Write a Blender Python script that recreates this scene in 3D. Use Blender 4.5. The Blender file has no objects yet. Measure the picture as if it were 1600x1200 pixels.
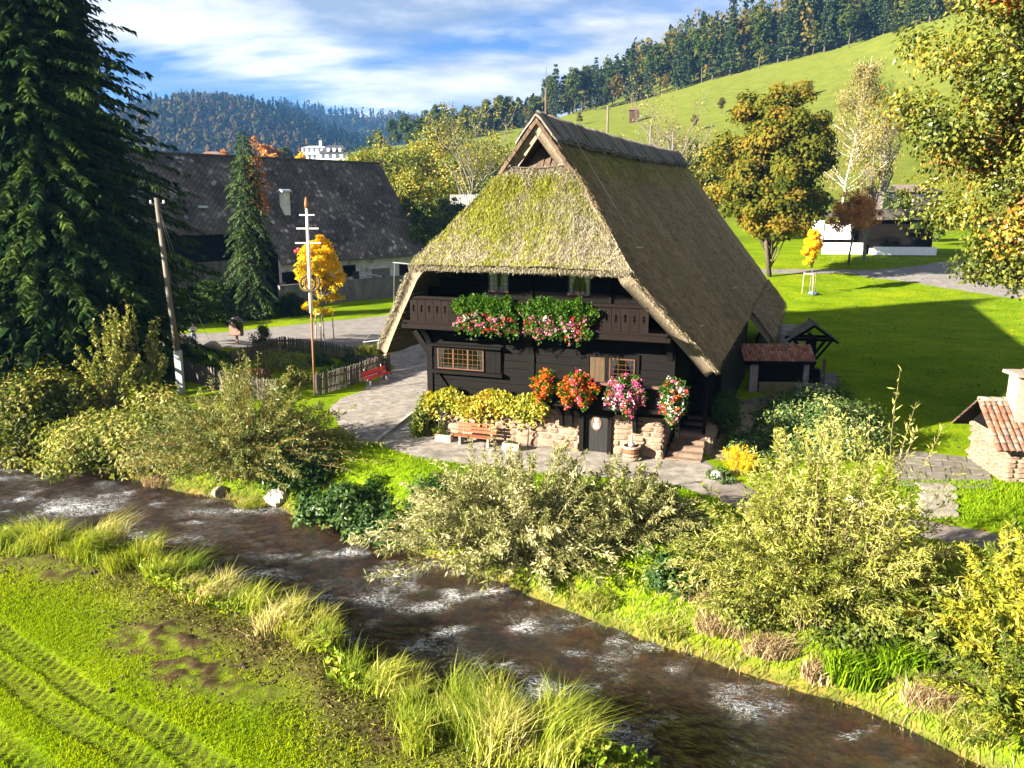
import bpy, math, random
import numpy as np
from mathutils import Vector, Matrix

scene = bpy.context.scene
C = scene.collection
rng = np.random.default_rng(11)
R = math.radians

# ------------------------------------------------------------------ camera, world, sun, exposure
CAM_H, PITCH, FOC = 11.0, R(12.5), 1280.0
cam_d = bpy.data.cameras.new('camera'); cam_d.lens = 28.8; cam_d.sensor_width = 36.0
cam_d.clip_start = 0.5; cam_d.clip_end = 12000
cam = bpy.data.objects.new('camera', cam_d); C.objects.link(cam)
cam.location = (0, 0, CAM_H); cam.rotation_euler = (math.pi/2 - PITCH, 0, 0)
scene.camera = cam

SUN_EL = R(20.5)
SUN_DIR = np.array([1.0, 0.48, 0.0]); SUN_DIR /= np.linalg.norm(SUN_DIR)      # horizontal travel of the light
sun_d = bpy.data.lights.new('sun', 'SUN'); sun_d.energy = 5.0; sun_d.angle = R(0.55); sun_d.color = (1.0, 0.90, 0.73)
sun = bpy.data.objects.new('sun', sun_d); C.objects.link(sun)
ld = Vector((SUN_DIR[0]*math.cos(SUN_EL), SUN_DIR[1]*math.cos(SUN_EL), -math.sin(SUN_EL)))
sun.rotation_euler = ld.to_track_quat('-Z', 'Y').to_euler(); sun.location = (-60, -10, 60)

world = bpy.data.worlds.new('World'); scene.world = world; world.use_nodes = True
wn, wl = world.node_tree.nodes, world.node_tree.links
wn.clear()
wo = wn.new('ShaderNodeOutputWorld'); bg = wn.new('ShaderNodeBackground')
sky = wn.new('ShaderNodeTexSky'); sky.sky_type = 'NISHITA'; sky.sun_disc = False
sky.sun_elevation = SUN_EL; sky.sun_rotation = math.atan2(-SUN_DIR[0], -SUN_DIR[1])
sky.air_density = 0.75; sky.dust_density = 0.25; sky.ozone_density = 2.5; sky.altitude = 300
bg.inputs['Strength'].default_value = 0.05
wl.new(bg.outputs[0], wo.inputs[0])
# clouds: noise on a plane high above, the same law over the whole sky
tc = wn.new('ShaderNodeTexCoord'); sep = wn.new('ShaderNodeSeparateXYZ'); wl.new(tc.outputs['Generated'], sep.inputs[0])
def wmath(op, a, b=None, clamp=False):
    n = wn.new('ShaderNodeMath'); n.operation = op; n.use_clamp = clamp
    for i, q in enumerate((a, b)):
        if q is None: continue
        if isinstance(q, (int, float)): n.inputs[i].default_value = q
        else: wl.new(q, n.inputs[i])
    return n.outputs[0]
zc = wmath('ADD', wmath('MAXIMUM', sep.outputs[2], 0.0), 0.13)
cx = wmath('DIVIDE', sep.outputs[0], zc); cy = wmath('DIVIDE', sep.outputs[1], zc)
comb = wn.new('ShaderNodeCombineXYZ'); wl.new(cx, comb.inputs[0]); wl.new(cy, comb.inputs[1]); comb.inputs[2].default_value = 3.7
mp = wn.new('ShaderNodeMapping'); mp.inputs['Rotation'].default_value = (0, 0, R(24)); mp.inputs['Scale'].default_value = (0.62, 1.0, 1.0)
mp.inputs['Location'].default_value = (6.9, 1.7, 0)
wl.new(comb.outputs[0], mp.inputs[0])
n1 = wn.new('ShaderNodeTexNoise'); n1.inputs['Scale'].default_value = 0.62; n1.inputs['Detail'].default_value = 9; n1.inputs['Roughness'].default_value = 0.58
n1.inputs['Distortion'].default_value = 0.25
wl.new(mp.outputs[0], n1.inputs[0])
r1 = wn.new('ShaderNodeValToRGB'); r1.color_ramp.elements[0].position = 0.455; r1.color_ramp.elements[1].position = 0.55
wl.new(n1.outputs[0], r1.inputs[0])
n2 = wn.new('ShaderNodeTexNoise'); n2.inputs['Scale'].default_value = 1.2; n2.inputs['Detail'].default_value = 6
mp2 = wn.new('ShaderNodeMapping'); mp2.inputs['Location'].default_value = (5.1, 2.2, 0); wl.new(comb.outputs[0], mp2.inputs[0]); wl.new(mp2.outputs[0], n2.inputs[0])
r2 = wn.new('ShaderNodeValToRGB')
r2.color_ramp.elements[0].position = 0.40; r2.color_ramp.elements[0].color = (1.15, 1.45, 1.95, 1)
r2.color_ramp.elements[1].position = 0.58; r2.color_ramp.elements[1].color = (3.8, 3.75, 3.65, 1)
wl.new(n2.outputs[0], r2.inputs[0])
skm = wn.new('ShaderNodeMixRGB'); skm.blend_type = 'MULTIPLY'; skm.inputs[0].default_value = 1.0; wl.new(sky.outputs[0], skm.inputs[1]); skm.inputs[2].default_value = (0.28, 0.36, 0.48, 1)
mixw = wn.new('ShaderNodeMixRGB'); wl.new(r1.outputs[0], mixw.inputs[0]); wl.new(skm.outputs[0], mixw.inputs[1]); wl.new(r2.outputs[0], mixw.inputs[2])
wl.new(mixw.outputs[0], bg.inputs[0])

vs = scene.view_settings
vs.view_transform = 'Standard'; vs.look = 'None'; vs.gamma = 1.0; vs.use_curve_mapping = False
vs.exposure = 2.8
cy_ = scene.cycles
cy_.max_bounces = 6; cy_.diffuse_bounces = 3; cy_.glossy_bounces = 3; cy_.transmission_bounces = 4; cy_.transparent_max_bounces = 8
cy_.volume_bounces = 0; cy_.caustics_reflective = False; cy_.caustics_refractive = False
cy_.use_denoising = True; cy_.sample_clamp_indirect = 6.0

# ------------------------------------------------------------------ helpers
def nrm(a):
    a = np.asarray(a, float); l = np.linalg.norm(a, axis=-1, keepdims=True); l[l == 0] = 1
    return a / l
def sstep(a, b, x):
    t = np.clip((np.asarray(x, float) - a) / (b - a), 0, 1); return t*t*(3 - 2*t)
def hash2(ix, iy, s=0):
    h = np.sin(ix*127.1 + iy*311.7 + s*74.7) * 43758.5453
    return h - np.floor(h)
def vnoise(x, y, s=0):
    x = np.asarray(x, float); y = np.asarray(y, float)
    ix, iy = np.floor(x), np.floor(y); fx, fy = x - ix, y - iy
    fx = fx*fx*(3 - 2*fx); fy = fy*fy*(3 - 2*fy)
    a, b, c, d = hash2(ix, iy, s), hash2(ix+1, iy, s), hash2(ix, iy+1, s), hash2(ix+1, iy+1, s)
    return (a*(1-fx) + b*fx)*(1-fy) + (c*(1-fx) + d*fx)*fy
def fbm(x, y, s=0, o=4):
    v = 0; a = .5; t = 0
    for k in range(o):
        v = v + a*vnoise(x*2**k, y*2**k, s + k*3); t += a; a *= .5
    return v / t

def mesh_data(name, V, F, mats=(), smooth=False, attr=None, mi=None):
    me = bpy.data.meshes.new(name)
    V = np.ascontiguousarray(np.asarray(V, np.float32).reshape(-1, 3))
    if isinstance(F, np.ndarray): F = [F]
    loops, tot = [], []
    for f in F:
        if isinstance(f, np.ndarray):
            if f.size == 0: continue
            loops.append(f.ravel().astype(np.int32)); tot.append(np.full(len(f), f.shape[1], np.int32))
        else:
            loops.append(np.asarray(f, np.int32)); tot.append(np.array([len(f)], np.int32))
    loops = np.concatenate(loops); tot = np.concatenate(tot)
    start = np.concatenate([[0], np.cumsum(tot)[:-1]]).astype(np.int32)
    me.vertices.add(len(V)); me.vertices.foreach_set('co', V.ravel())
    me.loops.add(len(loops)); me.loops.foreach_set('vertex_index', loops)
    me.polygons.add(len(tot)); me.polygons.foreach_set('loop_start', start)
    try: me.polygons.foreach_set('loop_total', tot)
    except Exception: pass
    if mi is not None: me.polygons.foreach_set('material_index', np.asarray(mi, np.int32))
    me.polygons.foreach_set('use_smooth', np.full(len(tot), bool(smooth)))
    if attr is not None:
        for k, arr in attr.items():
            at_ = me.attributes.new(k, 'FLOAT', 'POINT'); at_.data.foreach_set('value', np.asarray(arr, np.float32))
    for m in (mats if isinstance(mats, (list, tuple)) else [mats]): me.materials.append(m)
    me.update(calc_edges=True); me.validate()
    return me
def link(name, data, parent=None, loc=(0, 0, 0), rot=(0, 0, 0), scale=(1, 1, 1)):
    o = bpy.data.objects.new(name, data); C.objects.link(o)
    o.location = loc; o.rotation_euler = rot; o.scale = scale
    if parent is not None: o.parent = parent
    return o
def mk(name, V, F, mats, parent=None, smooth=False, attr=None, mi=None, loc=(0, 0, 0), rot=(0, 0, 0)):
    return link(name, mesh_data(name, V, F, mats, smooth, attr, mi), parent, loc, rot)
def tag(o, label, cat, group=None, kind=None):
    o['label'] = label; o['category'] = cat
    if group: o['group'] = group
    if kind: o['kind'] = kind
    return o
def struct(o, label=None, kind='structure'):
    o['kind'] = kind
    if label: o['label'] = label
    return o
def thing(name, label, cat, loc=(0, 0, 0), rz=0.0, group=None):
    o = bpy.data.objects.new(name, None); C.objects.link(o); o.empty_display_size = .3
    o.location = loc; o.rotation_euler = (0, 0, rz)
    return tag(o, label, cat, group)
def copy_tree(o, parent=None):
    c = o.copy(); C.objects.link(c); c.parent = parent
    for ch in list(o.children): copy_tree(ch, c)
    return c

BOXF = np.array([[0,3,2,1],[4,5,6,7],[0,1,5,4],[1,2,6,5],[2,3,7,6],[3,0,4,7]])
BOXV = np.array([[-1,-1,-1],[1,-1,-1],[1,1,-1],[-1,1,-1],[-1,-1,1],[1,-1,1],[1,1,1],[-1,1,1]], float)*.5
class MB:
    def __init__(s): s.v = []; s.f = []; s.n = 0; s.a = []
    def add(s, V, F, a=0.0):
        V = np.asarray(V, float).reshape(-1, 3)
        if isinstance(F, np.ndarray): s.f.append(F + s.n)
        else:
            for q in F: s.f.append([i + s.n for i in q])
        s.v.append(V); s.a.append(np.full(len(V), a)); s.n += len(V); return s
    def box(s, c, d, rot=None, a=0.0, jit=0.0):
        V = BOXV*np.asarray(d, float)
        if jit: V = V + rng.normal(0, jit, V.shape)
        if rot is not None: V = V @ np.array(rot).T
        return s.add(V + np.asarray(c, float), BOXF, a)
    def box2(s, lo, hi, a=0.0):
        lo, hi = np.asarray(lo, float), np.asarray(hi, float)
        return s.box((lo+hi)/2, hi-lo, a=a)
    def bar(s, p0, p1, w, h, up=(0, 0, 1), a=0.0):
        p0, p1 = np.asarray(p0, float), np.asarray(p1, float); d = p1-p0; L = np.linalg.norm(d); d = d/L
        x = np.cross(up, d)
        if np.linalg.norm(x) < 1e-4: x = np.cross((1, 0, 0), d)
        x = x/np.linalg.norm(x); z = np.cross(d, x)
        M = np.stack([x, d, z], 1)
        return s.box((p0+p1)/2, (w, L, h), M, a)
    def tube(s, P, rad, n=6, cap=True, a=0.0):
        P = np.asarray(P, float); m = len(P); rad = np.broadcast_to(np.asarray(rad, float), (m,))
        d = np.gradient(P, axis=0); d = nrm(d)
        ref = np.array([0, 0, 1.0]) if abs(d[:, 2]).mean() < .9 else np.array([1.0, 0, 0])
        x = nrm(np.cross(ref, d)); y = np.cross(d, x)
        t = np.arange(n)*2*np.pi/n
        V = P[:, None] + rad[:, None, None]*(x[:, None]*np.cos(t)[None, :, None] + y[:, None]*np.sin(t)[None, :, None])
        i = np.arange(m-1)[:, None]*n; j = np.arange(n)[None]; k = (j+1) % n
        F = np.stack([i+j, i+k, i+n+k, i+n+j], -1).reshape(-1, 4)
        s.add(V.reshape(-1, 3), F, a)
        if cap:
            o = s.n - m*n
            s.f.append([o+q for q in range(n-1, -1, -1)]); s.f.append([o+(m-1)*n+q for q in range(n)])
        return s
    def lathe(s, prof, n=12, c=(0, 0, 0), a=0.0):
        prof = np.asarray(prof, float); m = len(prof); t = np.arange(n)*2*np.pi/n
        V = np.stack([prof[:, 0:1]*np.cos(t), prof[:, 0:1]*np.sin(t), np.repeat(prof[:, 1:2], n, 1)], -1)
        i = np.arange(m-1)[:, None]*n; j = np.arange(n)[None]; k = (j+1) % n
        F = np.stack([i+j, i+k, i+n+k, i+n+j], -1).reshape(-1, 4)
        return s.add(V.reshape(-1, 3) + np.asarray(c, float), F, a)
    def prism(s, poly, ext, a=0.0):
        poly = np.asarray(poly, float); n = len(poly); ext = np.asarray(ext, float)
        V = np.concatenate([poly, poly+ext]); F = [list(range(n-1, -1, -1)), list(range(n, 2*n))]
        for i in range(n): F.append([i, (i+1) % n, n+(i+1) % n, n+i])
        return s.add(V, F, a)
    def build(s, name, mat, parent=None, smooth=False, attr=False, loc=(0, 0, 0), rot=(0, 0, 0)):
        V = np.concatenate(s.v); at_ = {'v': np.concatenate(s.a)} if attr else None
        return mk(name, V, s.f, mat, parent, smooth, at_, loc=loc, rot=rot)
def grid(nu, nv):
    i = np.arange(nu-1)[:, None]*nv; j = np.arange(nv-1)[None]
    return np.stack([i+j, i+nv+j, i+nv+j+1, i+j+1], -1).reshape(-1, 4)

# ------------------------------------------------------------------ materials
def _nt(name):
    m = bpy.data.materials.new(name); m.use_nodes = True; nt = m.node_tree
    return m, nt, nt.nodes, nt.links, nt.nodes['Principled BSDF']
def col(c): return (c[0], c[1], c[2], 1.0)
def ramp(nodes, stops):
    r = nodes.new('ShaderNodeValToRGB'); cr = r.color_ramp
    while len(cr.elements) < len(stops): cr.elements.new(0.5)
    for e, (p, c) in zip(cr.elements, stops): e.position = p; e.color = col(c)
    return r
def M(name, c1, c2=None, scale=4.0, rough=.8, bump=0.0, bscale=None, stretch=(1, 1, 1), rand=0.0, spec=.25, detail=5, metal=0.0, c3=None, c3scale=1.5, c3lo=.55, c3hi=.65, bdist=.05, lo=.35, hi=.65):
    """two-tone noise, optional third tone in patches, optional object-random value, bump"""
    m, nt, N, L, b = _nt(name)
    b.inputs['Roughness'].default_value = rough; b.inputs['Specular IOR Level'].default_value = spec; b.inputs['Metallic'].default_value = metal
    tcn = N.new('ShaderNodeTexCoord'); mpn = N.new('ShaderNodeMapping'); mpn.inputs['Scale'].default_value = stretch
    L.new(tcn.outputs['Object'], mpn.inputs[0])
    src = mpn.outputs[0]
    if rand:
        oi = N.new('ShaderNodeObjectInfo'); va = N.new('ShaderNodeVectorMath'); va.operation = 'MULTIPLY_ADD'
        cmb = N.new('ShaderNodeCombineXYZ'); L.new(oi.outputs['Random'], cmb.inputs[0]); L.new(oi.outputs['Random'], cmb.inputs[1])
        L.new(cmb.outputs[0], va.inputs[0]); va.inputs[1].default_value = (37, 53, 0); L.new(src, va.inputs[2]); src = va.outputs[0]
    nz = N.new('ShaderNodeTexNoise'); nz.inputs['Scale'].default_value = scale; nz.inputs['Detail'].default_value = detail; nz.inputs['Roughness'].default_value = .65
    L.new(src, nz.inputs[0])
    rp = ramp(N, [(lo, c1), (hi, c2 or c1)]); L.new(nz.outputs[0], rp.inputs[0]); out = rp.outputs[0]
    if c3 is not None:
        n3 = N.new('ShaderNodeTexNoise'); n3.inputs['Scale'].default_value = c3scale; n3.inputs['Detail'].default_value = 6; n3.inputs['Roughness'].default_value = .7; L.new(src, n3.inputs[0])
        r3 = ramp(N, [(c3lo, (0, 0, 0)), (c3hi, (1, 1, 1))]); L.new(n3.outputs[0], r3.inputs[0])
        mx = N.new('ShaderNodeMixRGB'); L.new(r3.outputs[0], mx.inputs[0]); L.new(out, mx.inputs[1]); mx.inputs[2].default_value = col(c3); out = mx.outputs[0]
    if rand:
        hs = N.new('ShaderNodeHueSaturation'); mr = N.new('ShaderNodeMapRange'); mr.inputs['To Min'].default_value = 1-rand; mr.inputs['To Max'].default_value = 1+rand
        L.new(oi.outputs['Random'], mr.inputs[0]); L.new(mr.outputs[0], hs.inputs['Value']); L.new(out, hs.inputs['Color']); out = hs.outputs[0]
    L.new(out, b.inputs['Base Color'])
    if bump:
        nb = N.new('ShaderNodeTexNoise'); nb.inputs['Scale'].default_value = bscale or scale*3; nb.inputs['Detail'].default_value = 6; L.new(src, nb.inputs[0])
        bp = N.new('ShaderNodeBump'); bp.inputs['Strength'].default_value = bump; bp.inputs['Distance'].default_value = bdist; L.new(nb.outputs[0], bp.inputs['Height']); L.new(bp.outputs[0], b.inputs['Normal'])
    return m
def leafmat(name, stops, trans=.38, gloss=.05, isl=.35, grough=.4):
    """foliage: colour from the clump value 'v' plus a random per leaf; diffuse + translucent + a little gloss"""
    m, nt, N, L, b = _nt(name); N.remove(b)
    at_ = N.new('ShaderNodeAttribute'); at_.attribute_name = 'v'
    ge = N.new('ShaderNodeNewGeometry')
    ma = N.new('ShaderNodeMath'); ma.operation = 'MULTIPLY_ADD'; L.new(ge.outputs['Random Per Island'], ma.inputs[0]); ma.inputs[1].default_value = isl; L.new(at_.outputs['Fac'], ma.inputs[2])
    ms = N.new('ShaderNodeMath'); ms.operation = 'SUBTRACT'; L.new(ma.outputs[0], ms.inputs[0]); ms.inputs[1].default_value = isl*.5
    rp = ramp(N, stops); L.new(ms.outputs[0], rp.inputs[0])
    df = N.new('ShaderNodeBsdfDiffuse'); tr = N.new('ShaderNodeBsdfTranslucent'); gl = N.new('ShaderNodeBsdfGlossy'); gl.inputs['Roughness'].default_value = grough
    L.new(rp.outputs[0], df.inputs[0])
    hs = N.new('ShaderNodeHueSaturation'); hs.inputs['Saturation'].default_value = 1.15; hs.inputs['Value'].default_value = 1.2; L.new(rp.outputs[0], hs.inputs['Color']); L.new(hs.outputs[0], tr.inputs[0])
    m1 = N.new('ShaderNodeMixShader'); m1.inputs[0].default_value = trans; L.new(df.outputs[0], m1.inputs[1]); L.new(tr.outputs[0], m1.inputs[2])
    m2 = N.new('ShaderNodeMixShader'); m2.inputs[0].default_value = gloss; L.new(m1.outputs[0], m2.inputs[1]); L.new(gl.outputs[0], m2.inputs[2])
    L.new(m2.outputs[0], N['Material Output'].inputs[0])
    return m

# ------------------------------------------------------------------ pixel -> world (for laying the place out)
_c, _s = math.cos(PITCH), math.sin(PITCH)
def pray(x, y):
    X, Y = (x-800)/FOC, (600-y)/FOC
    return np.array([X, Y*_s+_c, Y*_c-_s])
def at(x, y, Y):
    d = pray(x, y); return np.array([0, 0, CAM_H]) + d*(Y/d[1])
def gz(x, y, z=0.0):
    d = pray(x, y); return np.array([0, 0, CAM_H]) + d*((z-CAM_H)/d[2])
# ------------------------------------------------------------------ terrain
WATER_Z = -2.0
_fb = np.array([gz(*p, WATER_Z)[:2] for p in ((0,690),(110,725),(250,765),(430,797),(480,820),(600,850),(830,935),(950,985),(1050,1020),(1200,1070),(1340,1112),(1430,1150),(1500,1190),(1600,1235))])
_nb = np.array([gz(*p, WATER_Z)[:2] for p in ((0,838),(100,845),(230,868),(300,915),(420,955),(530,1010),(560,1060),(700,1085),(850,1130),(1000,1195),(1150,1270))])
_fb = np.vstack([[-400, 210], [-60, 66], _fb, [30, -8], [200, -150]])
_nb = np.vstack([[-400, 190], [-60, 50], [-34, 36], _nb, [15, 2], [200, -160]])
def yF(x): return np.interp(x, _fb[:, 0], _fb[:, 1]) + .35*(fbm(x*.9, x*0+1, 5)-.5)
def yN(x): return np.interp(x, _nb[:, 0], _nb[:, 1]) + .7*(fbm(x*.8, x*0+7, 9)-.5)
_E = []
for px, py, Y in ((560,236,540),(620,228,525),(720,213,500),(880,190,480),(985,170,470),(1100,142,455),(1200,119,445),(1330,88,430),(1440,54,420),(1600,8,405),(1900,-60,380)):
    _E.append(at(px, py, Y))
_E = np.array(_E)
_E = np.vstack([[-700, 900, 60], [-260, 640, 40], [-150, 580, 36], _E, [800, 300, 150]])
def hill_edge(x):
    return np.interp(x, _E[:, 0], _E[:, 1]), np.interp(x, _E[:, 0], _E[:, 2])
def T(x, y):
    x = np.asarray(x, float); y = np.asarray(y, float)
    f, n = yF(x), yN(x)
    yb = np.interp(x, [4, 8, 12, 17, 22, 40], [33.5, 32.6, 31.6, 31.0, 30.2, 28])
    far = -.6*sstep(5, 15, x)*(1-sstep(0, 1, (y-(yb-2.3))/2.3))
    far = far + 3.5*sstep(78, 130, y)*sstep(8, 34, x)
    far = far + .05*(fbm(x*.25, y*.25, 2)-.5)*sstep(0, 30, np.abs(x-4)+np.abs(y-60)*.4)
    ye, ze = hill_edge(x)
    yf = 170.0
    t = (y-yf)/(ye-yf)
    far = far + np.where(t > 0, np.minimum(t, 1)**1.18*ze, 0) + np.clip(y-ye, 0, 160)*.24*sstep(-40, 170, x)
    far = far + 4*(fbm(x*.012, y*.012, 21, 3)-.5)*sstep(190, 300, y)
    W = 5.2
    tf = np.clip((y-f)/W, 0, 1); zf = -2.2 + (far+2.2)*(1-(1-tf)**2.2)
    near = -1.2 + .12*(fbm(x*.5, y*.5, 4)-.5) + .25*np.exp(-((n-y-2.6)/1.2)**2)*(fbm(x*.35, y*.35, 14)*1.6-.3)
    tn = np.clip((n-y)/1.7, 0, 1); zn = -2.2 + (near+2.2)*(1-(1-tn)**2)
    mid = (y-n)/np.maximum(f-n, .5)
    bed = -2.2 - .42*np.sin(np.clip(mid, 0, 1)*np.pi)**.7 + .13*(fbm(x*1.3, y*1.3, 8)-.5)
    return np.where(y > f, zf, np.where(y < n, zn, bed))
def hit(px, py):
    d = pray(px, py); o = np.array([0, 0, CAM_H])
    ts = np.concatenate([np.arange(8, 150, .25), np.arange(150, 900, 2.0)])
    P = o + d*ts[:, None]; b = P[:, 2] < T(P[:, 0], P[:, 1])
    i = int(np.argmax(b)) if b.any() else len(ts)-1
    lo, hi = ts[max(i-1, 0)], ts[i]
    for _ in range(14):
        m = (lo+hi)/2; p = o+d*m
        if p[2] < float(T(p[0], p[1])): hi = m
        else: lo = m
    p = o+d*hi; p[2] = float(T(p[0], p[1])); return p
def onT(x, y, dz=0.0): return np.array([x, y, float(T(x, y))+dz])

def axis_pts(segs):
    out = []
    for a, b, st in segs: out.append(np.arange(a, b, st))
    return np.concatenate(out + [[segs[-1][1]]])
gx = axis_pts([(-3200,-800,150),(-800,-240,28),(-240,-80,8),(-80,-34,1.6),(-34,-20,.4),(-20,-14.5,.2),(-14.5,-4,.09),(-4,6,.18),(6,24,.3),(24,60,1.2),(60,240,7),(240,800,28),(800,3200,150)])
gy = axis_pts([(-80,10,3),(10,14,.3),(14,23,.09),(23,31,.18),(31,48,.28),(48,80,1.0),(80,140,2.5),(140,560,11),(560,1000,30),(1000,4200,160)])
GX, GY = np.meshgrid(gx, gy, indexing='ij')
GZ = T(GX, GY)
nF, nN = yF(GX), yN(GX)
dn = nN-GY                                   # metres behind the near bank edge
trk = None
def track_mask(x, y):
    """two lug-tyre bands across the near meadow: returns band mask and lug phase"""
    p0, p1 = gz(-40, 985, -1.2), gz(300, 1215, -1.2)
    d = (p1-p0)[:2]; L = np.linalg.norm(d); d = d/L; nn = np.array([-d[1], d[0]])
    qx, qy = x-p0[0], y-p0[1]
    s_ = qx*d[0]+qy*d[1]; w = qx*nn[0]+qy*nn[1]
    s_ = s_ ; w = w + .12*np.sin(s_*.35)
    m = np.zeros_like(w)
    for c in (-.42, .42): m = np.maximum(m, (1-sstep(.28, .42, np.abs(w-c+.05*np.sin(s_*1.3))))*np.clip(.35+1.1*fbm(s_*.9, w*1.5+c, 57), 0, 1))
    m2 = np.zeros_like(w)
    for c in (-1.75, ): m2 = np.maximum(m2, (1-sstep(.26, .36, np.abs(w-c)))*.6)
    lug = np.clip(.5+.75*np.sin((s_ + .75*np.abs(((w+.84) % .84)-.42))*2*np.pi/.31), 0, 1)
    return np.maximum(m, m2), lug
tm, lug = track_mask(GX, GY)
soil = np.zeros_like(GX)
mow = np.exp(-((dn-2.7-1.4*(fbm(GX*.3, GY*.3, 31)-.5))/2.0)**2)*(dn > .2)
soil = np.where(dn > 0, np.clip(mow*(.35+.9*fbm(GX*.7, GY*.7, 33)), 0, 1), 0)
for px_, py_, rx_, ry_, a_ in ((268,1005,1.5,.55,1.0),(300,1045,1.1,.6,.9),(240,985,.9,.4,.8),(60,882,1.6,.45,.8),(95,900,1.0,.4,.7),(420,1090,1.1,.5,.5),(330,1075,1.2,.5,.6)):
    q_ = gz(px_, py_, -1.2); dd_ = np.exp(-((GX-q_[0])/rx_)**2-((GY-q_[1])/ry_)**2)
    lump_ = fbm(GX*3.6, GY*4.2, 53, 5)
    soil = np.maximum(soil, np.clip(dd_**.6*a_*1.25*(-1.15+4.0*lump_), 0, 1)); GZ = GZ + np.where(dn > 0, dd_*a_*(.08+.22*(lump_-.4)), 0)
SOILP = soil.copy()
soil = np.maximum(soil, tm*(.15+.6*(1-lug))*(dn > 0))
bank = np.where(dn > 0, 1-sstep(.5, 1.6, dn), np.where(GY > nF, (1-sstep(.1, 1.0, GY-nF))*.8, 1))
GZ = GZ - np.where(dn > 0, tm*.02 + tm*(1-lug)*.05, 0)
straw_att = np.where(dn > 0, np.clip(mow*.8*fbm(GX*1.6, GY*1.6, 37), 0, 1)*(1-SOILP), 0)
V = np.stack([GX, GY, GZ], -1).reshape(-1, 3)

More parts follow.
